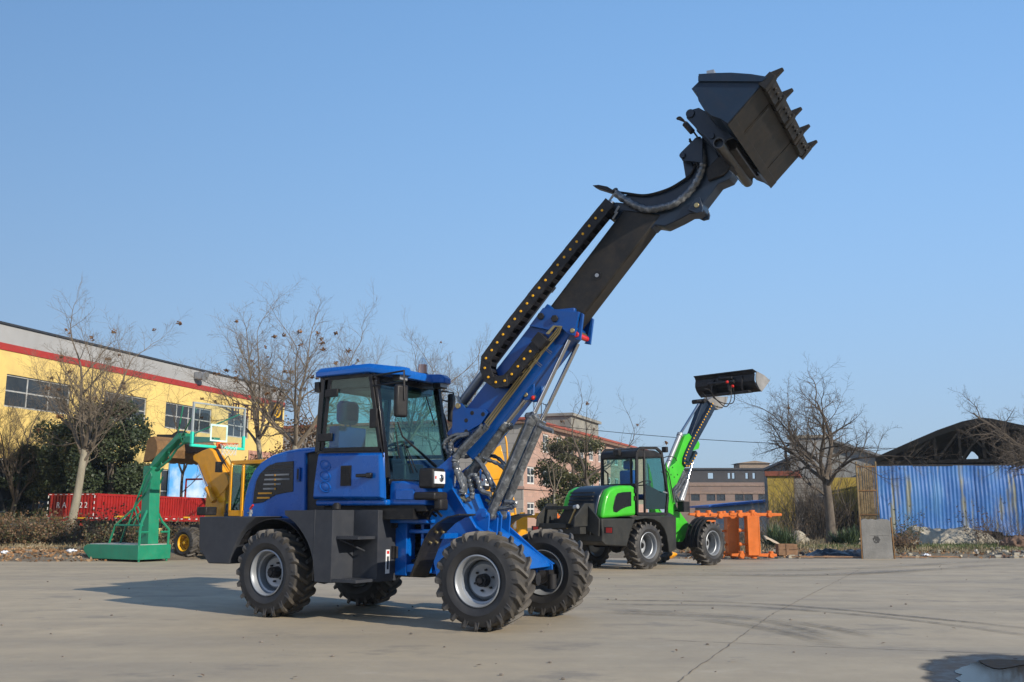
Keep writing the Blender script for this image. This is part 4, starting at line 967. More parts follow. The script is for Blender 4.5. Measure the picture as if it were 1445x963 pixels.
    m = MB(); tw = [Y_.L(*q, .9) for q in ((299,684),(306,668),(318,660),(325,672),(322,732),(294,734),(296,705))]; pr(m, tw, .74, 1.35); m.build('front_tower', YEL, T, bevel=.03)
    return T
yellow_backhoe()

# ================================================================ portable basketball stand
_b = on_ground(194, 794)
B_ = Frame(_b, math.atan2(-.51, .86))
def basketball():
    T = thing('basketball_stand', 'green portable basketball stand with a clear framed backboard and orange rim', 'basketball hoop', tuple(B_.o), B_.ang)
    W_ = 1.06; mid = W_/2
    zb = .44
    m = MB(); m.prism([(0, .06), (0, zb), (-2.15, zb), (-2.28, zb-.06), (-2.28, .26), (-2.0, .06)], 0, W_)
    for s in (-.06, -1.9):
        for t in (.08, W_-.08): m.cyl((s, t, 0), (s, t, .07), .03, n=8)
    m.build('base', TURQ, T, bevel=.02)
    m = MB(); m.box((-2.1, .06, zb+.001), (-.06, W_-.06, zb+.02)); m.build('base_lid', paint('galvanised_lid', (.35, .38, .36), .6, dirt_amt=.3), T)
    # post: pair of channels leaning slightly
    p0 = B_.L(*zy1(960, 668), mid); px = -.42
    m = MB(); m.prism([(px-.02, zb+.02), (px+.34, zb+.02), (px+.24, 2.55), (px-.06, 2.55)], mid-.17, mid+.17)
    m.box((px-.0, mid-.12, 1.9), (px+.30, mid-.176, 2.35)); m.build('post', TURQ, T, bevel=.012)
    m = MB(); m.tube([(-.06, .06, zb), (-.06, .06, .85), (-.18, .2, 1.05), (px+.2, mid-.16, 1.35)], .035, 6); m.tube([(-.06, W_-.06, zb), (-.06, W_-.06, .85), (-.18, W_-.2, 1.05), (px+.2, mid+.16, 1.35)], .035, 6)
    m.tube([(-.06, .06, .78), (-.06, mid-.2, .78)], .03, 6).tube([(-.06, W_-.06, .78), (-.06, mid+.2, .78)], .03, 6).tube([(-.06, .06, .80), (-.62, mid-.15, .80)], .025, 6)
    so = [B_.L(*zy1(*q), mid-.18) for q in ((562,655),(618,490),(775,350),(812,250),(880,70),(930,5))]
    si = [B_.L(*zy1(*q), mid-.18) for q in ((728,490),(775,350),(860,230),(930,75))]; s2_ = [B_.L(*zy1(*q), mid-.18) for q in ((790,490),(830,380),(800,300))]
    for t in (mid-.18, mid+.18):
        m.tube([(a[0], t, a[1]) for a in so], .03, 6); m.tube([(a[0], t, a[1]) for a in si], .024, 6); m.tube([(so[1][0], t, so[1][1]), (px+.1, t, so[1][1])], .026, 6)
        m.tube([(s2_[0][0]-.1, t, s2_[0][1]), (s2_[1][0], t, s2_[1][1]), (s2_[2][0]+.05, t, s2_[2][1]-.1)], .022, 6); m.tube([(si[1][0]+.3, t, so[1][1]), (si[1][0]+.05, t, si[1][1])], .022, 6)
    for k in (1, 3): m.tube([(so[k][0], mid-.18, so[k][1]), (so[k][0], mid+.18, so[k][1])], .022, 6)
    m.build('strut', TURQ, T)
    # main arm
    bs = (B_.L(272, 558, mid-.9)[0]+B_.L(350, 569, mid+.9)[0]+B_.L(266, 622, mid-.9)[0]+B_.L(346, 629, mid+.9)[0])/4
    m = MB()
    arm = [B_.L(*zy2(*q), mid) for q in ((165,722),(232,620),(262,572),(335,498),(400,430),(450,368),(520,372),(520,405),(455,425),(350,530),(285,615),(245,650),(200,722))]
    m.prism(arm, mid-.11, mid+.11)
    lo = [B_.L(*zy2(*q), mid) for q in ((215,700),(290,650),(360,590),(420,500),(480,455),(560,440))]; m.tube([(a[0], mid, a[1]) for a in lo], .035, 6)
    for k in (1, 2, 3): m.tube([(lo[k][0], mid, lo[k][1]), (arm[11-k][0], mid, arm[11-k][1])], .02, 5)
    zc = 3.12
    m.prism([(arm[6][0]-.1, zc+.02), (bs-.05, zc+.0), (bs-.05, zc+.12), (arm[6][0]-.1, zc+.2)], mid-.10, mid+.10)
    for t in (mid-.75, mid+.75): m.tube([(arm[5][0], mid, zc+.12), (bs-.05, t, zc+.8)], .022, 6)
    m.tube([(arm[6][0]-.1, mid-.1, zc), (arm[6][0]-.0, mid-.35, zc+.3), (arm[6][0]+.3, mid-.5, zc+.95)], .02, 6)
    m.build('arm', TURQ, T, bevel=.01)
    # backboard
    z0, z1 = 2.97, 4.10; t0, t1 = mid-.9, mid+.9
    m = MB(); m.box((bs-.006, t0+.02, z0+.02), (bs+.006, t1-.02, z1-.02)); bd = m.build('backboard', glass('acrylic_board', (.93, .96, .95), .05), T, smooth=False)
    m = MB(); m.box((bs-.025, t0, z1-.04), (bs+.025, t1, z1)).box((bs-.025, t0, z0+.25), (bs+.025, t0+.045, z1-.041)).box((bs-.025, t1-.045, z0+.25), (bs+.025, t1, z1-.041)); m.build('board_frame', paint('aluminium_frame', (.40, .44, .44), .35, metal=.3), bd)
    m = MB(); m.box((bs-.04, t0-.01, z0-.02), (bs+.04, t1+.01, z0+.05)).box((bs-.04, t0-.01, z0+.051), (bs+.04, t0+.055, z0+.36)).box((bs-.04, t1-.055, z0+.051), (bs+.04, t1+.01, z0+.36)); m.build('board_padding', TURQL, bd, bevel=.012)
    m = MB(); q = .295; zz = z0+.16
    for a, b in (((mid-q, zz), (mid-q+.05, zz+.45)), ((mid+q-.05, zz), (mid+q, zz+.45)), ((mid-q+.05, zz), (mid+q-.05, zz+.04)), ((mid-q+.05, zz+.40), (mid+q-.05, zz+.45))): m.box((bs+.007, a[0], a[1]), (bs+.012, b[0], b[1]))
    m.build('target_square', paint('pale_green_tape', (.55, .78, .72), .6), bd)
    RO = paint('rim_orange', (.62, .12, .03), .4)
    m = MB(); rz = 3.06; rr = .225; pts = [(bs+.04+.15+rr+rr*math.cos(i*math.pi/14), mid+rr*math.sin(i*math.pi/14), rz) for i in range(29)]
    m.tube(pts, .011, 8, caps=False); m.box((bs+.013, mid-.09, rz-.12), (bs+.05, mid+.09, rz+.05)); m.box((bs+.05, mid-.06, rz-.03), (bs+.22, mid+.06, rz+.01)); m.tube([(bs+.05, mid-.05, rz-.11), (bs+.2, mid-.13, rz-.01)], .012, 6).tube([(bs+.05, mid+.05, rz-.11), (bs+.2, mid+.13, rz-.01)], .012, 6)
    rim = m.build('rim', RO, bd)
    m = MB(); c = Vector((bs+.19+rr, mid, 0))
    N = 12
    for i in range(N):
        for sg in (-1, 1):
            p = []
            for k in range(5):
                a = 2*math.pi*(i+sg*k*.5)/N; r_ = rr*(1-.11*k+.015*k*k); p.append((c.x+r_*math.cos(a), c.y+r_*math.sin(a), rz-.075*k))
            m.tube(p, .0045, 4, caps=False)
    m.build('net', WHITE, rim)
    return T
basketball()

# ================================================================ ground
def arcd(nt, sep, cxy, R, w, soft=.6):
    dx = mathn(nt, 'SUBTRACT', sep.outputs[0], cxy[0]); dy = mathn(nt, 'SUBTRACT', sep.outputs[1], cxy[1])
    r = mathn(nt, 'SQRT', mathn(nt, 'ADD', mathn(nt, 'MULTIPLY', dx, dx), mathn(nt, 'MULTIPLY', dy, dy)))
    return mathn(nt, 'ABSOLUTE', mathn(nt, 'SUBTRACT', r, R))
def concrete():
    m, nt, b, o = nodes_of('yard_concrete')
    v = coords(nt); n1 = noise(nt, .22, 5, .6, v); n2 = noise(nt, 1.6, 7, .65, v); n3 = noise(nt, 14, 5, .7, v); n4 = noise(nt, 90, 3, .6, v)
    vs = coords(nt, (.12, .9, 1), rot=(0, 0, .12)); n5 = noise(nt, 1.1, 6, .6, vs)
    vo = nt.nodes.new('ShaderNodeTexVoronoi'); vo.inputs['Scale'].default_value = 2.3; nt.links.new(v, vo.inputs['Vector'])
    c = ramp(nt, n1.outputs[0], [(.3, (.355, .292, .192)), (.5, (.41, .335, .218)), (.7, (.465, .372, .238))])
    c = mixc(nt, ramp(nt, n2.outputs[0], [(.35, .0), (.65, .6)]), c, (.275, .232, .17))
    c = mixc(nt, ramp(nt, n5.outputs[0], [(.42, .0), (.70, .6)]), c, (.22, .19, .145))
    c = mixc(nt, ramp(nt, n3.outputs[0], [(.35, .0), (.75, .30)]), c, (.35, .30, .235))
    c = mixc(nt, ramp(nt, n4.outputs[0], [(.40, .0), (.8, .30)]), c, (.16, .15, .14))
    n6 = noise(nt, .75, 6, .7, coords(nt, (1, 1.6, 1), rot=(0, 0, .5))); c = mixc(nt, ramp(nt, n6.outputs[0], [(.56, .0), (.66, .5)]), c, (.15, .135, .115)); c = mixc(nt, ramp(nt, n6.outputs[0], [(.30, .35), (.40, .0)]), c, (.45, .39, .30))
    spk = ramp(nt, vo.outputs['Distance'], [(.02, .6), (.045, .0)]); c = mixc(nt, spk, c, (.12, .11, .10))
    nt.links.new(c, b.inputs['Base Color'])
    nt.links.new(ramp(nt, n2.outputs[0], [(.3, .62), (.7, .85)]), b.inputs['Roughness'])
    hh = mathn(nt, 'ADD', n4.outputs[0], n3.outputs[0]); bump(nt, b, hh, .35, .01)
    return m
def dirt():
    m, nt, b, o = nodes_of('bare_soil')
    v = coords(nt); n1 = noise(nt, .35, 6, .65, v); n2 = noise(nt, 6, 7, .7, v); n3 = noise(nt, 40, 4, .7, v)
    c = ramp(nt, n1.outputs[0], [(.35, (.15, .12, .085)), (.5, (.20, .165, .115)), (.66, (.10, .105, .05))])
    c = mixc(nt, ramp(nt, n2.outputs[0], [(.4, 0.0), (.7, .6)]), c, (.09, .07, .05)); c = mixc(nt, ramp(nt, n3.outputs[0], [(.5, 0.0), (.8, .6)]), c, (.33, .29, .22))
    nt.links.new(c, b.inputs['Base Color']); b.inputs['Roughness'].default_value = .95
    bump(nt, b, mathn(nt, 'ADD', n2.outputs[0], n3.outputs[0]), .8, .05); return m
SOIL = dirt()
_rg = random.Random(5)
from mathutils import noise as MN
def edge_y(x): return 28.2+ .012*(x+2)+.35*MN.noise(Vector((x*.25, 1, 0)))+.12*MN.noise(Vector((x*1.3, 5, 0)))-(1.6 if x < -8 else 0)*min(1, max(0, (-8-x)/2))
def soil_z(x, y):
    d = y-edge_y(x); f = max(0, min(1, d/1.2)); far = max(0, min(1, (60-y)/20))
    return -.012+f*(.07+.06*MN.noise(Vector((x*.5, y*.5, 0)))+.05*MN.noise(Vector((x*1.7, y*1.7, 3)))*far+ (.10 if x < -8 else .0))
def grounds():
    m = MB(); n = 90; xs = [-60+i*1.1 for i in range(111)]
    vs = []; fs = []
    for x in xs: vs.append((x, -30, 0)); 
    for x in xs: vs.append((x, edge_y(x), 0))
    k = len(xs)
    for i in range(k-1): fs.append((i, i+1, k+i+1, k+i))
    m.add(vs, fs); o = m.build('concrete_yard', concrete(), smooth=False); tag(o, 'worn grey concrete yard', None, None, 'structure')
    m = MB(); xs = [-60+i*.5 for i in range(241)]; ys = [26+i*.45 for i in range(46)]+[48+i*3 for i in range(1, 9)]
    vs = [(x, y, soil_z(x, y)) for y in ys for x in xs]; fs = []
    nx = len(xs)
    for j in range(len(ys)-1):
        for i in range(nx-1): fs.append((j*nx+i, j*nx+i+1, (j+1)*nx+i+1, (j+1)*nx+i))
    m.add(vs, fs)
    # out to the horizon
    m.add([(-1500, -300, -.03), (1500, -300, -.03), (1500, 2500, -.03), (-1500, 2500, -.03)], [(0, 1, 2, 3)])
    tag(m.build('ground', SOIL, smooth=True, fix=False), 'bare soil ground around the yard', None, None, 'structure')
    # joints and cracks
    J = paint('joint_filler', (.15, .13, .11), .9, var=.5, scale=20, dirt=(.25, .22, .18), dirt_amt=.7)
    def strip(name, pts, w, mt, jit=.01, z=.004):
        m = MB(); P_ = []
        for i in range(len(pts)-1):
            a, b = Vector(pts[i]), Vector(pts[i+1]); nn = max(2, int((b-a).length/.12))
            for j in range(nn): P_.append(a+(b-a)*(j/nn))
        P_.append(Vector(pts[-1])); vs = []
        for i, p in enumerate(P_):
            d = (P_[min(i+1, len(P_)-1)]-P_[max(0, i-1)]).normalized(); n_ = Vector((-d.y, d.x, 0)); ww = w*(1+.6*_rg.uniform(-1, 1)) if jit else w; off = n_*_rg.uniform(-jit, jit)
            vs += [p+n_*ww/2+off+V(0, 0, z), p-n_*ww/2+off+V(0, 0, z)]
        m.add(vs, [(2*i, 2*i+1, 2*i+3, 2*i+2) for i in range(len(P_)-1)]); o = m.build(name, mt, smooth=False); tag(o, None, None, None, 'structure'); return o
    strip('expansion_joint', [on_ground(900, 1010), on_ground(957, 962), on_ground(1090, 867), on_ground(1215, 803)], .008, J)
    strip('expansion_joint', [on_ground(941, 904), on_ground(1180, 914), on_ground(1500, 926)], .010, J)
    strip('crack', [on_ground(1130, 858), on_ground(1445, 863)], .008, J)
    strip('crack', [on_ground(-20, 815), on_ground(300, 812)], .010, J)
    # tyre marks: rubber laid down in curves, worn through in places
    mm, nt, b, o_ = nodes_of('rubber_mark'); v = coords(nt); n_ = noise(nt, 7, 6, .75, v); n2 = noise(nt, .5, 3, .5, v)
    tr = nt.nodes.new('ShaderNodeBsdfTransparent'); mx = nt.nodes.new('ShaderNodeMixShader')
    b.inputs['Base Color'].default_value = (.07, .066, .06, 1); b.inputs['Roughness'].default_value = .7
    f = mathn(nt, 'MULTIPLY', ramp(nt, n_.outputs[0], [(.35, .1), (.65, .75)]), ramp(nt, n2.outputs[0], [(.3, .3), (.6, .9)]))
    at = nt.nodes.new('ShaderNodeAttribute'); at.attribute_name = 'edge'; f = mathn(nt, 'MULTIPLY', f, at.outputs['Fac'])
    nt.links.new(f, mx.inputs[0]); nt.links.new(tr.outputs[0], mx.inputs[1]); nt.links.new(b.outputs[0], mx.inputs[2]); nt.links.new(mx.outputs[0], o_.inputs[0])
    def mark(px, w, z):
        pts = spline([on_ground(*q) for q in px], 10); vs = []; va = []
        for i, p in enumerate(pts):
            d = (pts[min(i+1, len(pts)-1)]-pts[max(0, i-1)]).normalized(); n_ = Vector((-d.y, d.x, 0)); e = min(1, i/8, (len(pts)-1-i)/8)
            for k, (o2, a) in enumerate(((-.5, 0), (-.3, 1), (.3, 1), (.5, 0))): vs.append(p+n_*w*o2+V(0, 0, z)); va.append(a*e)
        m = MB(); m.add(vs, [(4*i+k, 4*i+k+1, 4*i+k+5, 4*i+k+4) for i in range(len(pts)-1) for k in range(3)]); o = m.build('tyre_mark', mm, smooth=False, fix=False)
        a = o.data.attributes.new('edge', 'FLOAT', 'POINT'); a.data.foreach_set('value', va); tag(o, None, None, None, 'structure')
    mark([(840,848),(900,848),(1040,851),(1164,859),(1277,870),(1380,880),(1480,891)], .17, .008)
    mark([(840,853),(900,854),(1040,856),(1160,864),(1277,875),(1380,888),(1480,902)], .14, .012)
    mark([(845,866),(900,867),(1000,871),(1080,878),(1130,888),(1190,905)], .22, .016)
    mark([(860,862),(920,864),(1010,869),(1100,877),(1170,887),(1240,902)], .20, .020)
    mark([(980,874),(1060,884),(1130,898),(1185,915)], .3, .024)
    mark([(900,812),(1000,812),(1130,813),(1260,808),(1445,796)], .5, .028)
    mark([(960,806),(1100,806),(1250,801),(1445,790)], .4, .032)
    # puddle
    m = MB(); pl = [(1302,945),(1312,934),(1335,929),(1365,925),(1400,924),(1445,926),(1500,928),(1540,960),(1500,1010),(1400,1010),(1330,1000),(1318,985),(1330,972),(1312,962),(1306,955),(1318,950)]
    pts = spline([on_ground(*q) for q in pl]+[on_ground(*pl[0])], 4)[:-1]
    rgs = random.Random(9); pts = [p+V(rgs.uniform(-.012, .012), rgs.uniform(-.02, .02), 0) for p in pts]
    WET, nt, b, o_ = nodes_of('wet_concrete'); v = coords(nt); n_ = noise(nt, 5, 6, .7, v); nt.links.new(ramp(nt, n_.outputs[0], [(.3, (.03, .028, .025)), (.7, (.06, .053, .045))]), b.inputs['Base Color'])
    nt.links.new(ramp(nt, n_.outputs[0], [(.35, .3), (.65, .6)]), b.inputs['Roughness']); b.inputs['IOR'].default_value = 1.2
    trn = nt.nodes.new('ShaderNodeBsdfTransparent'); mxw = nt.nodes.new('ShaderNodeMixShader'); atw = nt.nodes.new('ShaderNodeAttribute'); atw.attribute_name = 'edge'
    fw = ramp(nt, mathn(nt, 'ADD', atw.outputs['Fac'], mathn(nt, 'MULTIPLY', mathn(nt, 'SUBTRACT', n_.outputs[0], .5), .9)), [(.12, 0.0), (.55, 1.0)])
    nt.links.new(fw, mxw.inputs[0]); nt.links.new(trn.outputs[0], mxw.inputs[1]); nt.links.new(b.outputs[0], mxw.inputs[2]); nt.links.new(mxw.outputs[0], o_.inputs[0])
    cw_ = on_ground(1440, 962); npt = len(pts); m.add([cw_+(p-cw_)*k+V(0, 0, .004) for k in (1.10, .80) for p in pts]+[cw_+V(0, 0, .004)], [(i, (i+1) % npt, npt+(i+1) % npt, npt+i) for i in range(npt)]+[(npt+i, npt+(i+1) % npt, 2*npt) for i in range(npt)])
    ow = m.build('wet_patch', WET, smooth=False, fix=False); aw = ow.data.attributes.new('edge', 'FLOAT', 'POINT'); aw.data.foreach_set('value', [0.0]*npt+[1.0]*(npt+1)); tag(ow, None, None, None, 'structure')
    cen = on_ground(1440, 962); q = [cen+(p-cen)*(.66+.10*MN.noise(p*1.5)) for k, p in enumerate(pts)]
    WAT, nt, b, o_ = nodes_of('puddle_water'); b.inputs['Base Color'].default_value = (.018, .017, .015, 1); b.inputs['Roughness'].default_value = .05; b.inputs['IOR'].default_value = 1.13
    m = MB(); m.add([p+V(0, 0, .008) for p in q], [tuple(range(len(q)))]); tag(m.build('puddle', WAT, smooth=False), None, None, None, 'structure')
    m = MB(); isl = spline([on_ground(*p_) for p_ in ((1380,934),(1400,932.5),(1440,933.5),(1470,936),(1440,941),(1410,946),(1392,941),(1380,934))], 3)[:-1]; m.add([p+V(0, 0, .012) for p in isl], [tuple(range(len(isl)))]); tag(m.build('mud_patch', paint('wet_mud', (.022, .018, .013), .75, var=.5, scale=12, dirt_amt=0), smooth=False), None, None, None, 'structure')
grounds()

# small stones, leaves and chips on the yard
def scatter_pebbles():
    rnd = random.Random(12); m = MB()
    for i in range(130):
        Y = rnd.uniform(6, 27); X = rnd.uniform(-.55, .55)*Y; r = rnd.choice((.006, .009, .014, .02)); m.ball((X, Y, r*.4), r, 5, (1, rnd.uniform(.5, 1), .5))
    tag(m.build('gravel', paint('grit', (.16, .14, .12), .9, var=.6, scale=8)), 'loose grit on the concrete', None, None, 'stuff')
    lf = MB()
    for i in range(26):
        Y = rnd.uniform(7, 27); X = rnd.uniform(-.55, .55)*Y; a = rnd.uniform(0, 6.28); s = rnd.uniform(.02, .045); d = V(math.cos(a), math.sin(a), 0); e = V(-d.y, d.x, 0)
        p = V(X, Y, .012); lf.add([p-d*s, p+e*s*.5+V(0, 0, .01), p+d*s+V(0, 0, .012), p-e*s*.5+V(0, 0, .004)], [(0, 1, 2, 3)])
    tag(lf.build('fallen_leaves', paint('brown_leaf', (.14, .08, .04), .85, var=.5, scale=2)), 'dry leaves scattered on the concrete', None, None, 'stuff')
scatter_pebbles()

# ================================================================ buildings
def facade_frame(x0, Y0, x1, Y1):
    a = at_depth(x0, 725, Y0); b = at_depth(x1, 725, Y1); d = b-a
    f = Frame((a.x, a.y), math.atan2(d.y, d.x))
    f.len = Vector((d.x, d.y)).length; return f
YWALL = paint('yellow_render', (.76, .56, .19), .85, var=.07, scale=.35, dirt=(.26, .20, .12), dirt_amt=.45)
GWALL = paint('grey_cladding', (.36, .365, .37), .8, var=.08, scale=.5, dirt_amt=.2)
REDT = paint('red_trim', (.36, .035, .03), .6, var=.1)
DKGL = paint('dark_window_glass', (.035, .045, .055), .12, var=.3, scale=1, dirt_amt=.08)
WFRM = paint('window_frame_grey', (.38, .39, .38), .6)
WFRW = paint('window_frame_white', (.62, .61, .58), .6)
def window(parent, name, s0, s1, z0, z1, y, cols, rows, fm, dep=.12, sill=True, w=.07):
    m = MB()
    m.box((s0, y-.03, z0), (s0+w, y+.05, z1)).box((s1-w, y-.03, z0), (s1, y+.05, z1)).box((s0+w, y-.03, z1-w), (s1-w, y+.05, z1)).box((s0+w, y-.03, z0), (s1-w, y+.05, z0+w))
    for i in range(1, cols): x = s0+(s1-s0)*i/cols; m.box((x-w*.45, y-.028, z0+w), (x+w*.45, y+.04, z1-w))
    for j in range(1, rows): z = z0+(z1-z0)*j/rows; m.box((s0+w, y-.026, z-w*.45), (s1-w, y+.038, z+w*.45))
    f = m.build(name, fm, parent, smooth=False)
    m = MB(); m.box((s0+.02, y+.01, z0+.02), (s1-.02, y+.02, z1-.02)); m.build('pane', DKGL, f, smooth=False)
    if sill: m = MB(); m.box((s0-.08, y-.16, z0-.09), (s1+.08, y-.031, z0-.005)); m.build('sill', fm, f, smooth=False)
    return f
def walls_with_holes(m, L, zb, zt, y0, y1, holes):
    """front wall between y0..y1 with rectangular holes (s0,s1,z0,z1), grid split"""
    xs = sorted(set([0, L]+[h[0] for h in holes]+[h[1] for h in holes])); zs = sorted(set([zb, zt]+[h[2] for h in holes]+[h[3] for h in holes]))
    for i in range(len(xs)-1):
        run = None
        for j in range(len(zs)-1):
            cx, cz = (xs[i]+xs[i+1])/2, (zs[j]+zs[j+1])/2
            hole = any(h[0] < cx < h[1] and h[2] < cz < h[3] for h in holes)
            if not hole:
                if run is None: run = zs[j]
            if hole or j == len(zs)-2:
                if run is not None: m.box((xs[i], y0, run), (xs[i+1], y1, zs[j] if hole else zs[j+1])); run = None

def yellow_factory():
    f = facade_frame(395, 63, -60, 39.0)
    # s runs from the far corner towards the viewer's left; the street side is -y after flipping
    inv = f.v.dot(Vector((0, -1, 0)))
    T = thing('factory_building', 'long yellow factory hall with grey top band and red stripe behind the bare trees', 'building', tuple(f.o), f.ang)
    def LL(x, y): return f.L(x, y, 0)
    L = f.len+8; zt = LL(395, 550)[1]; zt0 = LL(0, 461)[1]; zr = (LL(395, 568)[1]+LL(0, 490)[1])/2
    side = -1 if f.v.dot(Vector((0-f.o.x, 0-f.o.y, 0))) < 0 else 1    # which local y faces the camera
    Yf = lambda a: a*side
    wins = []
    for x0, x1 in ((4, 97), (145, 206), (233, 299), (322, 352)):
        a = LL(x0, 590)[0]; b = LL(x1, 590)[0]; wins.append((min(a, b), max(a, b)))
    zt_w = sum(LL(x, y)[1] for x, y in ((4, 528), (97, 543), (145, 551), (206, 561), (233, 567)))/5
    zb_w = sum(LL(x, y)[1] for x, y in ((4, 578.6), (145, 587), (206, 601)))/3
    holes = [(a, b, zb_w, zt_w) for a, b in wins]+[(a, b, 1.3, 3.6) for a, b in wins]
    m = MB(); walls_with_holes(m, L, -.1, zr-.18, Yf(0), Yf(-.3), holes); m.box((0, Yf(-.31), -.1), (L, Yf(-14), zr-.18)); wall = m.build('wall', YWALL, T, smooth=False)
    m = MB(); m.box((-.03, Yf(.04), zr-.178), (L, Yf(-14), zr+.12)); m.build('stripe', REDT, T, smooth=False)
    m = MB(); m.box((0, Yf(0), zr+.122), (L, Yf(-14), zt)); m.build('parapet', GWALL, T, smooth=False)
    m = MB(); m.box((-.1, Yf(.08), zt+.002), (L, Yf(-14.1), zt+.09)); m.build('coping', GREY, T, smooth=False)
    for (a, b) in wins:
        for z0, z1 in ((zb_w, zt_w), (1.3, 3.6)):
            w = window(T, 'window', a, b, z0, z1, 0, 4 if b-a > 4 else 3, 2, WFRM, sill=False); w.location.y = Yf(-.12)
    # logo sign near the far corner
    c = LL(388, 571); s0, z0 = c
    z0 = LL(385, 579)[1]; m = MB(); m.box((.35, Yf(.02), z0-.62), (1.9, Yf(.1), z0+.52)); sg = m.build('sign_board', BLACK, T, smooth=False)
    m = MB()
    cx_ = 1.1
    def ringp(r0, r1, a0, a1, n=16):
        for i in range(n):
            a = math.radians(a0+(a1-a0)*i/n); b = math.radians(a0+(a1-a0)*(i+1)/n)
            m.prism([(cx_+r0*math.cos(a), z0+r0*math.sin(a)), (cx_+r1*math.cos(a), z0+r1*math.sin(a)), (cx_+r1*math.cos(b), z0+r1*math.sin(b)), (cx_+r0*math.cos(b), z0+r0*math.sin(b))], Yf(.101), Yf(.13))
    ringp(.36, .47, 0, 360); ringp(.13, .27, 20, 300); m.prism([(cx_-.1, z0-.06), (cx_+.15, z0-.06), (cx_+.15, z0+.05), (cx_-.1, z0+.05)], Yf(.101), Yf(.13))
    m.build('logo', paint('logo_yellow', (.75, .42, .02), .5), sg)
    # lettering beside the logo
    DK = paint('sign_letters', (.06, .02, .02), .5)
    rnd = random.Random(7)
    for i in range(4):
        z0_ = z0-.42; a0 = 2.3+i*1.0; m = MB()
        for k in range(4): m.box((a0+.05*(k % 2), Yf(.01), z0_-.38+k*.24), (a0+.7-.08*(k % 3), Yf(.05), z0_-.31+k*.24))
        for k in range(2+i % 2): m.box((a0+.1+k*.28, Yf(.012), z0_-.45), (a0+.17+k*.28, Yf(.048), z0_+.42))
        m.build('sign_letter', DK, T, smooth=False)
    # lamp on the parapet
    p = LL(277, 531); m = MB(); m.box((p[0]-.25, Yf(.05), p[1]-.2), (p[0]+.25, Yf(.5), p[1]+.2)); m.cyl((p[0], Yf(.5), p[1]), (p[0], Yf(.62), p[1]-.05), .25, .28, 14); m.build('flood_lamp', SILVER, T)
    # painted panel of sky at the bottom
    a = LL(235, 700)[0]; b = LL(320, 700)[0]
    mm, nt, bb, o = nodes_of('mural'); v = coords(nt); n_ = noise(nt, .7, 5, .6, v); g = nt.nodes.new('ShaderNodeSeparateXYZ'); nt.links.new(v, g.inputs[0])
    nt.links.new(ramp(nt, mathn(nt, 'ADD', mathn(nt, 'MULTIPLY', n_.outputs[0], .8), mathn(nt, 'MULTIPLY', g.outputs[2], .13)), [(.55, (.62, .70, .76)), (.85, (.08, .33, .72))]), bb.inputs['Base Color']); bb.inputs['Roughness'].default_value = .6
    m = MB(); m.box((min(a, b), Yf(.02), .3), (max(a, b), Yf(.12), LL(280, 655)[1])); m.build('painted_panel', mm, T, smooth=False)
    m = MB(); r1 = LL(370, 640); m.box((r1[0]-1.6, Yf(.01), r1[1]-.5), (r1[0]+1.6, Yf(.04), r1[1]+.1)) ; m.build('notice_board', paint('faded_red_notice', (.42, .22, .16), .8, var=.5, scale=3), T, smooth=False)
    return T
yellow_factory()

TILE = None
def tiles(name, c, mort, sx, sz, var=.12):
    m, nt, b, o = nodes_of(name); v = coords(nt); sep = nt.nodes.new('ShaderNodeSeparateXYZ'); nt.links.new(v, sep.inputs[0]); cmb = nt.nodes.new('ShaderNodeCombineXYZ')
    nt.links.new(mathn(nt, 'ADD', sep.outputs[0], sep.outputs[1]), cmb.inputs[0]); nt.links.new(sep.outputs[2], cmb.inputs[1])
    br = nt.nodes.new('ShaderNodeTexBrick'); nt.links.new(cmb.outputs[0], br.inputs['Vector']); br.inputs['Scale'].default_value = 1; br.inputs['Brick Width'].default_value = sx; br.inputs['Row Height'].default_value = sz
    br.inputs['Mortar Size'].default_value = .02; br.inputs['Color1'].default_value = (*[x*(1-var) for x in c], 1); br.inputs['Color2'].default_value = (*[x*(1+var) for x in c], 1); br.inputs['Mortar'].default_value = (*mort, 1)
    n_ = noise(nt, .4, 5, .6, v); nt.links.new(mixc(nt, ramp(nt, n_.outputs[0], [(.4, 0.0), (.7, .3)]), br.outputs[0], (.2, .18, .16)), b.inputs['Base Color']); b.inputs['Roughness'].default_value = .8; MATS[name] = m; return m
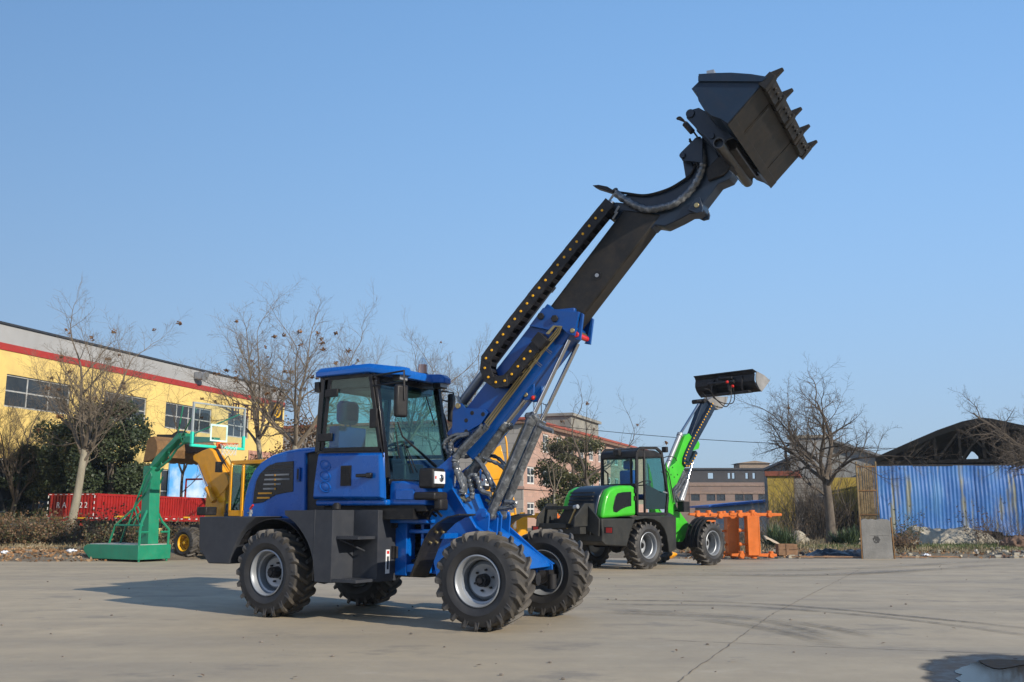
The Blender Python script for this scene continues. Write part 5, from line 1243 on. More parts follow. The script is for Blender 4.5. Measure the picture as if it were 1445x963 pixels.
def pink_building():
    f = facade_frame(738.5, 88, 905, 131)
    T = thing('apartment_building', 'three storey pinkish tiled building with red eaves and white windows behind the loaders', 'building', tuple(f.o), f.ang)
    def LL(x, y): return f.L(x, y, 0)
    # local +y is away to the left; the grey face runs along +y at s=0
    side = 1 if f.v.x < 0 else -1
    Yf = lambda a: a*side
    L = f.len+4; zt = LL(745, 600)[1]; PINK = tiles('pink_wall_tile', (.40, .245, .185), (.31, .21, .165), 1.2, .4); GT = tiles('grey_wall_tile', (.30, .275, .24), (.12, .11, .10), 1.6, .85)
    fl = [(LL(750, 728)[1], LL(750, 709)[1]), (LL(750, 683.5)[1], LL(750, 659)[1]), (LL(770, 639)[1], LL(770, 613)[1])]
    wx = []
    for q in (743.5, 766, 786, 803, 818, 832, 845, 857, 868, 878):
        a = LL(q, 700)[0]; wx.append((a+.1, a+1.9))
    wx[0] = (LL(743.5, 700)[0]+.1, LL(743.5, 700)[0]+2.2)
    wx = [(max(.7, a), b) for a, b in wx if b < L-.5]
    holes = [(a, b, z0, z1) for a, b in wx for z0, z1 in fl]
    m = MB(); walls_with_holes(m, L, -.1, zt, Yf(0), Yf(.35), holes); m.box((0, Yf(.352), -.1), (L, Yf(26), zt-.01)); m.build('wall', PINK, T, smooth=False)
    m = MB(); m.box((-.12, Yf(-.03), -.1), (-.002, Yf(26), zt-.02)); m.build('gable_wall', GT, T, smooth=False)
    m = MB()
    for z in (LL(740, 688)[1],): m.box((-.2, Yf(-.15), z-.15), (L, Yf(-.002), z+.1)); m.box((-.22, Yf(-.15), z-.152), (-.124, Yf(26), z+.098))
    m.build('string_course', PINK, T, smooth=False)
    EAV = paint('red_roof_tile', (.32, .075, .045), .7, var=.2)
    m = MB(); m.box((-.6, Yf(-.6), zt+.28), (L+.3, Yf(26.6), zt+.58)); m.build('roof', EAV, T, bevel=.08, smooth=False); m = MB(); m.box((-.5, Yf(-.5), zt+.002), (L+.2, Yf(26.5), zt+.27)); m.build('eaves', paint('eaves_brown', (.2, .12, .08), .8), T, smooth=False)
    for a, b in wx:
        for k, (z0, z1) in enumerate(fl):
            w = window(T, 'window', a, b, z0, z1, 0, 2, 2, WFRW, sill=False, w=.15); w.location.y = Yf(.1)
    # block above the stair
    a = LL(803, 600)[0]; b = LL(842, 600)[0]; zc = LL(810, 597)[1]; m = MB(); m.box((a, Yf(-.2), zt+.1), (b, Yf(4), zc+.6)); m.box((a-.3, Yf(-.5), zc+.602), (b+.3, Yf(4.3), zc+.9)); m.build('stair_block', paint('stained_concrete', (.25, .24, .21), .9, var=.3, scale=.8), T, smooth=False)
    m = MB(); 
    for q in (780, 790, 796): s = LL(q, 600)[0]; m.cyl((s, Yf(2), zt+.7), (s, Yf(2), zt+3.2), .05, n=6); m.tube([(s-.7, Yf(2), zt+3.1), (s+.7, Yf(2), zt+3.2)], .05, 5)
    m.build('roof_aerial', GREY, T)
pink_building()

def far_factory():
    D = 150; f = Frame((at_depth(955, 725, D).x, D), -.0)
    T = thing('factory_building', 'distant dull brown factory with a dark top storey on the skyline', 'building', tuple(f.o), f.ang)
    LL = lambda x, y: f.L(x, y, 0)
    L = LL(1100, 700)[0]+12; zt = LL(1030, 663)[1]; z1 = LL(1030, 681)[1]
    BR = tiles('far_brick', (.17, .115, .09), (.14, .10, .08), 2, .6); DK = paint('far_dark_storey', (.05, .05, .055), .8, var=.3, scale=.2)
    ws = [LL(x, 700)[0] for x in (975, 997, 1011, 1037, 1050, 1070, 1090)]
    za, zb = LL(1030, 707)[1], LL(1030, 698)[1]
    holes = [(a, a+1.35, za, zb) for a in ws]
    m = MB(); walls_with_holes(m, L, -.1, z1, 0, .4, holes); m.box((0, .402, -.1), (L, 12, z1)); m.build('wall', BR, T, smooth=False)
    m = MB()
    tw = [LL(x, 670)[0] for x in (999, 1003, 1027, 1033, 1052, 1062, 1080)]
    walls_with_holes(m, L, z1+.002, zt, .0, .5, [(a, a+.45, z1+.5, zt-.5) for a in tw]); m.box((0, 8, z1+.002), (L, 12, zt-1.1)); m.build('upper_storey', DK, T, smooth=False)
    m = MB(); m.box((-.3, -.3, zt+.002), (L, 12.3, zt+.25)); m.build('roof', DK, T, smooth=False)
    m = MB()
    for yy in (685, 696): z = LL(1030, yy)[1]; m.box((0, -.12, z-.12), (L, -.002, z+.1))
    m.build('string_course', paint('course_brown', (.24, .17, .13), .8), T, smooth=False)
    for a in ws:
        w = window(T, 'window', a, a+1.35, za, zb, 0, 2, 1, GREY, sill=False); w.location.y = .1
    a = LL(1048, 660)[0]; b = LL(1091, 660)[0]; m = MB(); m.box((a, 2, zt+.26), (b, 6, LL(1060, 657)[1]+.4)); m.prism([(a-.5, LL(1060, 657)[1]+.42), (b+.5, LL(1060, 657)[1]+.42), ((a+b)/2, LL(1060, 654)[1]+.5)], 1.7, 6.3); m.build('rooftop_hut', paint('hut_tan', (.26, .20, .15), .9), T, smooth=False)
far_factory()

def low_shed():
    D = 62; f = Frame((at_depth(1006, 725, D).x, D), -.0)
    T = thing('shed', 'low pale shed with a blue edged sloping roof behind the orange frames', 'shed', tuple(f.o), f.ang)
    LL = lambda x, y: f.L(x, y, 0)
    z0 = LL(1006, 712)[1]; z1 = LL(1090, 703)[1]; L = LL(1092, 710)[0]
    m = MB(); m.prism([(0, -.1), (L, -.1), (L, z1-.2), (0, z0-.2)], 0, 6); m.build('wall', paint('pale_blue_wall', (.40, .46, .50), .8, var=.12, scale=1, dirt=(.1, .1, .1), dirt_amt=.3), T, smooth=False)
    m = MB(); m.prism([(-.3, z0-.2), (L+.3, z1-.18), (L+.3, z1-.06), (-.3, z0-.07)], -.3, 6.3); m.build('roof', paint('shed_blue', (.03, .13, .42), .6), T, smooth=False)
low_shed()

def corrugated(name, x0, x1, z0f, z1f, y, amp, pitch, mat, parent, bend=None, th=.012):
    """ribbed sheet standing in the x-z plane, with dents from bend(x,z)"""
    m = MB(); n = int((x1-x0)/pitch*6); rows = 14; vs = []
    for side in (0, 1):
        for j in range(rows+1):
            for i in range(n+1):
                x = x0+(x1-x0)*i/n; ph = (x/pitch) % 1; a = amp*(1 if ph < .35 else (1-(ph-.35)/.15 if ph < .5 else (0 if ph < .85 else (ph-.85)/.15)))
                z = z0f(x)+(z1f(x)-z0f(x))*j/rows; vs.append((x, y-a+(bend(x, z) if bend else 0)+side*th, z))
    w = n+1; fs = []
    for j in range(rows):
        for i in range(n): fs.append((j*w+i, j*w+i+1, (j+1)*w+i+1, (j+1)*w+i))
    m.add(vs, fs); off = (rows+1)*w; m.add([], [])
    m.f += [tuple(off+k for k in fc[::-1]) for fc in fs]; m.m += [0]*len(fs)
    return m.build(name, mat, parent, smooth=True, fix=False)

def blue_fence():
    D = 42.5; f = Frame((at_depth(1236, 725, D).x, D), -.03)
    LL = lambda x, y: f.L(x, y, 0)
    T = thing('corrugated_fence', 'tall dented blue corrugated sheet fence with greenish rust streaks', 'fence', tuple(f.o), f.ang)
    mm, nt, b, o = nodes_of('faded_blue_sheet'); v = coords(nt); vs = coords(nt, (1.1, 1, .25)); n1 = noise(nt, 1.1, 6, .6, vs); n2 = noise(nt, 6, 6, .7, v); n3 = noise(nt, 2.2, 4, .6, coords(nt, (1.0, 1, .12)))
    c = ramp(nt, n1.outputs[0], [(.32, (.012, .07, .24)), (.5, (.018, .11, .34)), (.68, (.05, .17, .38))])
    c = mixc(nt, ramp(nt, n3.outputs[0], [(.56, 0.0), (.66, .85)]), c, (.17, .16, .08)); c = mixc(nt, ramp(nt, n2.outputs[0], [(.52, 0.0), (.72, .5)]), c, (.10, .20, .33))
    nt.links.new(c, b.inputs['Base Color']); b.inputs['Roughness'].default_value = .5
    zt = LL(1300, 658)[1]
    bn = lambda x, z: .09*MN.noise(V(x*.5, z*.7, 2))+.07*MN.noise(V(x*1.3, z*1.0, 7))*(1 if x > 3 else .5)+.05*MN.noise(V(x*2.5, z*2.6, 11))*max(0, min(1, (x-4)/3))
    x = 0; rnd = random.Random(2); k = 0
    while x < 11.5:
        w = rnd.choice((.86, .92, 1.0)); zz = .35+rnd.uniform(-.12, .15); top = zt+rnd.uniform(-.02, .03)
        p = corrugated('sheet_panel', x-.03, x+w+.02, lambda q, zz=zz: zz+.04*math.sin(q*3), lambda q, top=top: top, -.01*(k % 2)-.0, .02, .17, mm, T, bn); x += w; k += 1
    m = MB(); m.box((0, .03, zt+.0), (11.5, .10, zt+.07)).box((0, .06, 1.3), (11.5, .12, 1.38))
    for i in range(8): m.cyl((i*1.6, .12, 0), (i*1.6, .12, zt), .035, n=8)
    m.build('rail', BLACK, T)
blue_fence()

def open_shed():
    D = 47; f = Frame((at_depth(1236, 725, D).x, D), -.42)
    LL = lambda x, y: f.L(x, y, 0)
    T = thing('open_shed', 'black roofed open shed with timber trusses above the blue fence', 'shed', tuple(f.o), f.ang)
    pk = LL(1384, 592); lf = LL(1237, 647); rt = LL(1530, 622)
    DKR = paint('shade_black_roof', (.007, .007, .007), .95, var=.4, scale=1.5, dirt=(.03, .025, .02), dirt_amt=.3)  # near-black base colour stands in for the shed's deep shade
    m = MB(); th = .28
    up = [lf, LL(1288, 624.5), LL(1323, 609.5), LL(1357, 597.5), pk, LL(1398, 593.5), LL(1445, 603.5), rt]; m.prism(up+[(p[0], p[1]-th) for p in up[::-1]], -1.0, 11)
    m.build('roof', DKR, T, smooth=False)
    TIM = paint('shade_dark_timber', (.006, .005, .004), .9, var=.4)  # brown timber darkened in its colour to imitate shade under the roof
    zc = lf[1]-.25
    for y in (-.8, 2.5, 6):
        m = MB()
        def b2(a, b, w=.12): 
            a, b = Vector(a), Vector(b); n_ = (b-a).normalized(); n_ = Vector((-n_.y, n_.x))*w/2; m.prism([tuple(a+n_), tuple(b+n_), tuple(b-n_), tuple(a-n_)], y-.05, y+.05)
        b2((lf[0], zc), (rt[0], zc), .16)
        sl = lambda x: next((p[1]+(q[1]-p[1])*(x-p[0])/(q[0]-p[0]) for p, q in zip(up, up[1:]) if p[0] <= x <= q[0]), rt[1])-.26
        for q in (.15, .3, .42): 
            x = lf[0]+(rt[0]-lf[0])*q; b2((x, zc), (x, sl(x))); b2((x, zc), (x+1.2, sl(x+1.2)), .09); x2 = rt[0]-(rt[0]-lf[0])*q; b2((x2, zc), (x2, sl(x2))); b2((x2, zc), (x2-1.2, sl(x2-1.2)), .09)
        b2((pk[0], zc), (pk[0], pk[1]-.3))
        m.build('roof_truss', TIM, T, smooth=False)
        for x in (lf[0]+.1, rt[0]-.3): mm_ = MB(); mm_.box((x-.1, y-.1, -.1), (x+.1, y+.1, zc)); mm_.build('post', TIM, T, smooth=False)
    # sheeting on the far gable leaves a triangular opening
    m = MB(); ox = LL(1384, 640)[0]
    def slb(x): return (lf[1]+(pk[1]-lf[1])*(x-lf[0])/(pk[0]-lf[0]) if x < pk[0] else pk[1]+(rt[1]-pk[1])*(x-pk[0])/(rt[0]-pk[0]))-.28
    a1, a2 = ox-2.0, ox+1.9; ap = (ox-.1, zc+1.05)
    lo_ = [(p[0], p[1]-th+.01) for p in up]
    m.prism([(lf[0], zc), (a1, zc), ap]+[p for p in lo_[::-1] if p[0] <= pk[0]+.01], 10.0, 10.1); m.prism([(a2, zc), (rt[0], zc)]+[p for p in lo_[::-1] if p[0] >= pk[0]-.01]+[ap], 10.0, 10.1)
    m.build('gable_sheeting', DKR, T, smooth=False)
    m = MB(); m.box((lf[0], .4, -.1), (rt[0], .5, zc-.4)); m.build('front_wall', TIM, T, smooth=False)
    m = MB(); m.box((lf[0], 10.0, -.1), (rt[0], 10.1, zc)); m.build('rear_wall', TIM, T, smooth=False)
open_shed()

def yard_buildings():
    # yellow walled shed with stained stone centre
    D = 45; f = Frame((at_depth(1085, 725, D).x, D), -.30); LL = lambda x, y: f.L(x, y, 0)
    T = thing('workshop', 'yellow painted workshop wall with dark creeper stems and a rough grey centre', 'building', tuple(f.o), f.ang)
    zt = LL(1090, 672)[1]; x1, x2, x3 = LL(1121, 700)[0], LL(1170, 700)[0], LL(1213, 700)[0]
    YW2 = paint('old_yellow_paint', (.40, .29, .06), .9, var=.25, scale=1.2, dirt=(.12, .10, .06), dirt_amt=.5)
    ST = tiles('rough_stone', (.20, .185, .16), (.09, .08, .07), .5, .22, .35)
    m = MB(); m.box((0, 0, -.1), (x1, 6, zt)); m.build('wall', YW2, T, smooth=False)
    m = MB(); m.box((x1+.002, .05, -.1), (x2, 6, zt-.1)); m.build('stone_wall', ST, T, smooth=False)
    m = MB(); m.box((x2+.002, 0, zt-1.6), (x3, 6, zt-.1))
    for i in range(5): xx = x2+.1+i*(x3-x2-.25)/4.6; m.box((xx, .0, -.1), (xx+.12, .1, zt-1.61))
    m.build('slatted_wall', YW2, T, smooth=False)
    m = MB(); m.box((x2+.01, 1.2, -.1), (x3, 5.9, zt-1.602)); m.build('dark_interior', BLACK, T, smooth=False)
    m = MB(); m.box((-.1, -.1, zt+.002), (x1+.3, 6.1, zt+.22)); m.build('coping', paint('brick_coping', (.25, .08, .05), .9, var=.3), T, smooth=False)
    # grey concrete block and gabled roof behind
    D = 52; f = Frame((at_depth(1083, 725, D).x, D), -.30); LL = lambda x, y: f.L(x, y, 0)
    T = thing('concrete_workshop', 'grey concrete block with a wide shallow gable behind the bare tree', 'building', tuple(f.o), f.ang)
    GC = paint('old_concrete_wall', (.27, .275, .27), .9, var=.2, scale=.9, dirt=(.12, .11, .10), dirt_amt=.4)
    a, b = LL(1115, 640)[0], LL(1172, 640)[0]; zt = LL(1140, 620)[1]
    gl = [(-.1, -.1), (-.1, LL(1083, 664)[1]), (a-.05, LL(1115, 648)[1]), (b, LL(1180, 622)[1]), (LL(1250, 645)[0], LL(1250, 647)[1]), (LL(1250, 645)[0], -.1)]
    m = MB(); m.prism(gl, .3, 9); m.build('gable_wall', GC, T, smooth=False)
    m = MB(); m.box((a, -.8, -.1), (b, .28, zt)); blk = m.build('block', GC, T, smooth=False)
    m = MB(); m.box((a-.1, -.9, zt+.002), (b+.1, .3, zt+.15)); m.build('coping', paint('coping_tan', (.30, .27, .22), .9), T, smooth=False)
    rfm = paint('grey_sheet_roof', (.20, .205, .21), .8, var=.15)
    m = MB()
    for p, q in ((gl[1], gl[2]), (gl[3], gl[4])): m.prism([p, q, (q[0], q[1]+.12), (p[0], p[1]+.12)], .0, 9.3)
    m.build('roof', rfm, T, smooth=False)
    m = MB(); c = LL(1109, 640); m.tube([(c[0], -.5, LL(1109, 665)[1]), (c[0], -.5, LL(1109, 632)[1]), (c[0]+.3, -.5, LL(1109, 627)[1]), (a+.1, -.6, LL(1109, 625)[1])], .07, 8); m.build('flue_pipe', BLACK, T)
    m = MB(); 
    for i in range(5): m.cyl((a+.4+i*.25, -.5, zt+.15), (a+.4+i*.25, -.5, zt+.5), .015, n=5)
    m.tube([(a+.4, -.5, zt+.5), (a+1.4, -.5, zt+.5)], .015, 5); m.build('roof_rail', BLACK, T)
    # bamboo screen
    D = 41; f = Frame((at_depth(1212, 725, D).x, D), -.1); LL = lambda x, y: f.L(x, y, 0)
    L = LL(1238, 700)[0]; zt = LL(1225, 655)[1]; m = MB(); rnd = random.Random(4)
    n = int(L/.045)
    for i in range(n): x = i*.045+.02; m.cyl((x, rnd.uniform(-.01, .01), .0), (x+rnd.uniform(-.02, .02), 0, zt+rnd.uniform(-.08, .05)), .022, .018, 6)
    for z in (1.2, 2.2, 3.2): m.mat(1).box((0, -.05, z), (L, -.025, z+.06)).mat(0)
    for x in (0, L): m.cyl((x, -.03, 0), (x, -.03, zt+.1), .035, n=8)
    tag(m.build('bamboo_screen', [paint('dry_bamboo', (.26, .19, .10), .8, var=.4, scale=4, dirt=(.08, .06, .04), dirt_amt=.5), TAN], None, loc=tuple(f.o), rotz=f.ang), 'narrow bamboo screen standing at the left end of the blue fence', 'screen')
yard_buildings()

# ================================================================ things standing about
def text_obj(body, size, mat, parent, M, name='lettering', ext=.004):
    c = bpy.data.curves.new(name, 'FONT'); c.body = body; c.size = size; c.extrude = ext; c.align_x = 'CENTER'; c.align_y = 'CENTER'; c.materials.append(mat)
    t = bpy.data.objects.new(name, c); COL.objects.link(t); bpy.context.view_layer.update(); me = bpy.data.meshes.new_from_object(t.evaluated_get(bpy.context.evaluated_depsgraph_get())); bpy.data.objects.remove(t)
    o = bpy.data.objects.new(name, me); COL.objects.link(o); o.parent = parent; o.matrix_local = M; return o

def lorry():
    RP_ = paint('lorry_red', (.34, .018, .016), .5, var=.18, dirt=(.12, .03, .02), dirt_amt=.35)
    c = at_depth(133, 725, 36.5); ang = math.atan2(.94, .35); T = thing('lorry_trailer', 'red ribbed lorry trailer with numbers on its tail behind the hedge', 'trailer', (c.x, c.y, 0), ang)
    # local +x runs forward (away), +y to the left
    L, Wd, zb, zt = 9.5, 2.3, 1.14, 2.02
    T.rotation_euler = (0, .012, ang)
    m = MB(); m.box((0, 0, zb-.14), (L, Wd, zb)); bed = m.build('bed', RP_, T)
    def ribs(m, a, b, fix, axis, out):
        n = int((b-a)/.145)
        for i in range(n):
            x = a+(b-a)*(i+.25)/n; w = (b-a)/n*.5
            if axis == 'x': m.box((x, fix, zb+.08), (x+w, fix+out, zt-.08))
            else: m.box((fix, x, zb+.08), (fix+out, x+w, zt-.08))
    m = MB(); m.box((0.04, .03, zb), (L, .07, zt)); ribs(m, .15, L-.1, .03, 'x', -.035)
    m.box((0.04, -.01, zt-.08), (L, .069, zt)); m.box((0.04, -.01, zb), (L, .069, zb+.08))
    for x in (0.04, 2.4, 4.8, 7.2): m.box((x, -.03, zb-.02), (x+.12, .03, zt+.01))
    m.build('side_panel', RP_, T, smooth=False)
    m = MB(); m.box((.04, Wd-.07, zb), (L, Wd-.03, zt)); m.build('side_panel', RP_, T, smooth=False)
    m = MB(); m.box((0, .07, zb), (.04, Wd-.07, zt)); ribs(m, .12, Wd-.12, 0, 'y', -.035); m.box((-.035, .0, zt-.08), (.039, Wd, zt)); m.box((-.035, .0, zb), (.039, Wd, zb+.08)); m.build('tailgate', RP_, T, smooth=False)
    m = MB()
    for i in range(20):
        x = .05+i*.48; m.mat(0).box((x, -.022, zb-.055), (x+.12, -.003, zb-.02))
    for i in range(9):
        y = .05+i*.26; m.mat(0).box((-.045, y, zt-.045), (-.037, y+.11, zt-.02)); m.box((-.045, y, zb-.05), (-.012, y+.11, zb-.022))
    for i in range(4): z = zb+.05+i*.22; m.box((-.05, .0, z), (-.038, .035, z+.10)); m.box((-.05, Wd-.04, z), (-.038, Wd-.01, z+.10))
    m.build('reflective_tape', [WHITE, RED], T)
    m = MB(); m.box((-.05, .3, zb-.06), (-.046, .75, zb-.01)).box((-.05, 1.5, zb-.06), (-.046, 1.9, zb-.01)).box((1.0, -.03, zb-.0), (1.5, -.024, zb+.06)).box((5.0, -.03, zb-.0), (5.4, -.024, zb+.06)); m.build('yellow_marker', paint('marker_yellow', (.8, .45, .03), .5), T)
    # digits on the tail, reading left to right as seen from behind
    Rm = Matrix.Translation((-.052, 0, 1.58))@Matrix.Rotation(-math.pi/2, 4, 'Z')@Matrix.Rotation(math.pi/2, 4, 'X')
    for ch, y in (('R', 1.75), ('A', 1.45), ('7', .88), ('2', .64), ('2', .40)):
        text_obj(ch, .30, WHITE, T, Matrix.Translation((0, y, 0))@Rm, 'tail_number')
    m = MB(); m.box((.2, .4, .72), (L, .62, zb-.14)).box((.2, Wd-.62, .72), (L, Wd-.4, zb-.14)); m.box((-.02, .1, .55), (.08, Wd-.1, .66)); m.box((.3, .3, .5), (1.1, Wd-.3, .72)); m.build('chassis', BLACK, T)
    for y in (.35, Wd-.62): m = MB(); m.box((-.06, y, .80), (0, y+.3, .94)).mat(1).box((-.065, y+.04, .82), (-.058, y+.26, .92)); m.build('tail_lamp', [BLACK, RED], T)
    m = MB(); m.box((-.06, Wd-.35, .45), (-.03, Wd-.1, .75)).box((-.06, .7, .40), (-.03, 1.0, .50)); m.build('marker_plate', paint('plate_yellow', (.75, .5, .03), .5), T)
    for x in (1.4, 2.6, 6.8):
        for y, sd in ((.25, -1), (Wd-.25, 1)): make_wheel(T, .48, .30, .28, sd, (x, y, .48), 0, rimmat=GREY, seed=5, nl=24, disc=.05)
    # headboard and cab frame at the front
    m = MB(); m.box((L-1.0, .1, zt), (L-.92, Wd-.1, zt+.06)); m.tube([(6.9, .2, zt), (6.9, .2, zt+.85), (6.9, 1.5, zt+.85), (6.9, 1.5, zt)], .05, 6); m.build('headboard_frame', RP_, T)
lorry()

def red_cab_truck():
    pass

OG = 'orange loader arm frames standing on end'
def arm_frame(x, y, ang, label, mat, S=1.0, group=OG, tall=1.24, wide=.86, legs=1):
    """a lifting arm set stood on end: bossed top and bottom bars with box legs between"""
    p = on_ground(x, y, .02); T = thing('arm_frame', label, 'machine part', (p.x, p.y, .0), ang, group)
    H = tall*S; W_ = wide*S
    def bossed(z, nm, prot):
        m = MB(); pr = [(-.30, z-.02), (-.28, z+.045), (0, z+.06), (W_*.5, z+.045), (W_, z+.05), (W_+prot, z+.035), (W_+prot, z-.035), (W_, z-.05), (W_*.5, z-.03), (0, z-.05)]
        m.prism(pr, -.06, .06)
        for xx in (0, W_): m.cyl((xx, -.10, z), (xx, .10, z), .075, n=16)
        m.cyl((W_*.5, -.09, z+.02), (W_*.5, .09, z+.02), .06, n=14)
        m.cyl((0, 0, z-.09), (0, 0, z+.12), .085, n=14).cyl((W_*.42, 0, z-.09), (W_*.42, 0, z+.13), .085, n=14).cyl((W_, 0, z-.08), (W_, 0, z+.11), .07, n=14)
        return m.build(nm, mat, T, bevel=.012)
    bossed(H, 'top_bar', .35); bossed(.12, 'bottom_bar', .15)
    for xx in ((.12, .62) if legs == 2 else (.20,)):
        x0 = xx*W_; m = MB(); m.box((x0, -.17, .12), (x0+.33*S, .16, H-.03)); m.box((x0-.01, -.176, .13), (x0+.03, -.161, H-.04)); m.box((x0+.30*S, -.176, .13), (x0+.34*S, -.161, H-.04)); m.build('box_leg', mat, T, bevel=.015)
        m = MB()
        for z in (.42*S, .80*S): m.cyl((x0-.20, 0, z), (x0, 0, z), .035, n=12).cyl((x0-.22, 0, z), (x0-.16, 0, z), .055, n=12)
        m.build('stub_pin', mat, T)
    return T
arm_frame(1046, 789, .08, 'rightmost orange arm frame, nearest the camera and the yuccas', ORANGE)
arm_frame(1018, 788, .12, 'middle orange arm frame, just right of the green loader front wheel', ORANGE, .98)
arm_frame(986, 784, .2, 'orange arm frame mostly hidden behind the front wheel of the green loader', ORANGE, 1.0)
YG = 'arm frames beyond the front wheels of the blue loader'
YO = paint('amber_paint', (.80, .36, .01), .4, coat=.2, var=.1, dirt_amt=.15)
arm_frame(722, 782, .10, 'amber yellow arm frame lying behind the blue front frame', YO, .95, YG)
arm_frame(770, 783, .2, 'orange arm frame between the blue nose and black hitch', ORANGE, .92, YG)
def yellow_boom():
    p = on_ground(690, 782, .0); T = thing('loader_boom', 'spare yellow loader boom stood on end behind the wrapped lift cylinders', 'machine part', (p.x, p.y, 0), .15)
    f = Frame((p.x, p.y), .15); L = lambda q: f.L(*zC(*q), 0)
    m = MB(); pl = [L(q) for q in ((520,-40),(535,20),(545,80),(520,130),(470,135),(440,160),(395,165),(395,100),(430,70),(460,40),(500,-30))]
    m.prism(pl, -.15, .15); m.prism([L(q) for q in ((400,160),(470,135),(520,130),(575,235),(560,300),(600,420),(520,420),(440,260))], -.12, .12); m.build('arm', YO, T, bevel=.02)
    m = MB(); a = L((560,215)); b = L((580,310)); m.tube(spline([(a[0]-.1, -.1, a[1]+.2), (a[0]+.1, -.1, a[1]+.1), (b[0]+.1, -.1, b[1]), (b[0], -.1, b[1]-.3)], 4), .035, 8); a = L((505,-60)); b = L((545,60)); m.tube(spline([(a[0]-.2, -.2, a[1]-.2), (a[0], -.2, a[1]+.2), (a[0]+.25, -.2, a[1]+.1), (b[0]+.05, -.2, b[1]), (b[0], -.2, b[1]-.3)], 5), .03, 8); m.build('pipe', YO, T)
yellow_boom()

def slab():
    p = on_ground(1218, 789, .0); T = thing('concrete_slab', 'weathered grey concrete slab standing upright at the edge of the yard', 'slab', (p.x, p.y, 0), .0)
    f = Frame((p.x, p.y), 0); w = f.L(1259, 789, 0)[0]; h = f.L(1230, 733, 0)[1]
    m = MB(); n = 12; rnd = random.Random(3); top = [(w*(1-i/n), h+rnd.uniform(-.018, .018)-(.05 if i in (0, n) else 0)) for i in range(n+1)]
    m.prism([(0, -.05), (w+.04, -.05)]+[(a+(.02 if i == 0 else 0), b) for i, (a, b) in enumerate(top)], 0, .14)
    mt, nt, b, o = nodes_of('slab_concrete'); v = coords(nt); n1 = noise(nt, 2, 6, .65, v); n2 = noise(nt, 18, 5, .7, v); c = ramp(nt, n1.outputs[0], [(.3, (.11, .11, .105)), (.7, (.19, .185, .175))]); c = mixc(nt, ramp(nt, n2.outputs[0], [(.5, 0.0), (.8, .5)]), c, (.12, .12, .115)); nt.links.new(c, b.inputs['Base Color']); b.inputs['Roughness'].default_value = .9; bump(nt, b, n2.outputs[0], .7, .015)
    s = m.build('slab', mt, T, bevel=.012)
    m = MB()
    for i in range(60):
        a = rnd.uniform(0, 6.28); r = .09*rnd.random()**.5; m.ball((w*.5+r*math.cos(a), -.001, h*.48+r*math.sin(a)), rnd.uniform(.012, .03), 6, (1, .12, 1))
    for i in range(16): x = w*.28+i*.035; m.box((x, -.003, h*.58+rnd.uniform(-.005, .005)), (x+.025, -.0005, h*.585+.006))
    m.build('stencil_mark', paint('faded_stencil', (.06, .06, .06), .9), s)
    m = MB(); m.box((-.03, .0, .0), (-.004, .05, h+.08), Matrix.Rotation(.01, 3, 'Y')); m.box((w+.05, .0, 0), (w+.08, .05, h+.05), Matrix.Rotation(-.03, 3, 'Y')); m.build('batten', TAN, T)
slab()

def lumps(name, label, cat, mat, spec, z=.05, seed=1, sub=2, strength=.12, scale=.25, group=None):
    m = MB()
    for (x, y, rx, ry, rz) in spec:
        c = on_ground(x, y, .05); m.ball((c.x, c.y, z+rz*.55), 1, 14, (rx, ry, rz))
    o = m.build(name, mat, None)
    a = o.modifiers.new('sub', 'SUBSURF'); a.levels = a.render_levels = sub
    tx = bpy.data.textures.new(name, 'CLOUDS'); tx.noise_scale = scale; d = o.modifiers.new('d', 'DISPLACE'); d.texture = tx; d.strength = strength; d.texture_coords = 'GLOBAL'
    return tag(o, label, cat, group)
CLOTH = paint('dirty_canvas', (.42, .38, .30), .85, var=.25, scale=2.5, dirt=(.14, .12, .10), dirt_amt=.5, bumps=.4)
def tarp_mound():
    """a long covered heap: one continuous lumpy skin"""
    a = on_ground(1276, 771, .0); b = on_ground(1402, 771, 0); L = (b-a).length; m = MB(); nx, ny = 90, 26; vs = []
    for j in range(ny):
        for i in range(nx):
            x = L*i/(nx-1); t = j/(ny-1)*2-1; prof = math.cos(t*math.pi/2)**.55; e = min(1, (i/(nx-1))*14, (nx-1-i)/(nx-1)*5)**.5
            h = (.62+.22*MN.noise(V(x*.9, 0, 3))+.12*MN.noise(V(x*2.3, t, 1)))*prof*e; vs.append((x, t*.75*(1+.15*MN.noise(V(x, t, 8))), max(-.05, h+.05*MN.noise(V(x*4, t*5, 2))+.03*MN.noise(V(x*11, t*9, 5)))))
    m.add(vs, [(j*nx+i, j*nx+i+1, (j+1)*nx+i+1, (j+1)*nx+i) for j in range(ny-1) for i in range(nx-1)])
    o = m.build('covered_heap', CLOTH, None, fix=True); o.location = (a.x, a.y, .08); o.rotation_euler = (0, 0, math.atan2((b-a).y, (b-a).x)); tag(o, 'long heap under dirty pale canvas before the blue fence', 'heap')
tarp_mound()
lumps('canvas_bag', 'pale canvas bag lying right of the yuccas', 'bag', CLOTH, [(1112, 768, .95, .35, .26)], seed=2)
lumps('boulder', 'squat pale boulder at the right end of the canvas bag', 'rock', paint('pale_stone', (.40, .36, .28), .9, var=.2, scale=3, bumps=.6), [(1127, 769, .30, .28, .36)], strength=.18)
lumps('boulder', 'small pale round stone beside the concrete slab', 'rock', MATS['pale_stone'], [(1204, 770, .26, .22, .34)], strength=.1)
lumps('boulder', 'smallest pale stone touching the left side of the concrete slab', 'rock', MATS['pale_stone'], [(1212, 772, .14, .12, .22)], strength=.08)
BT_ = paint('black_tarpaulin', (.015, .018, .024), .3, var=.3, coat=.2, bumps=.3, grain=9)
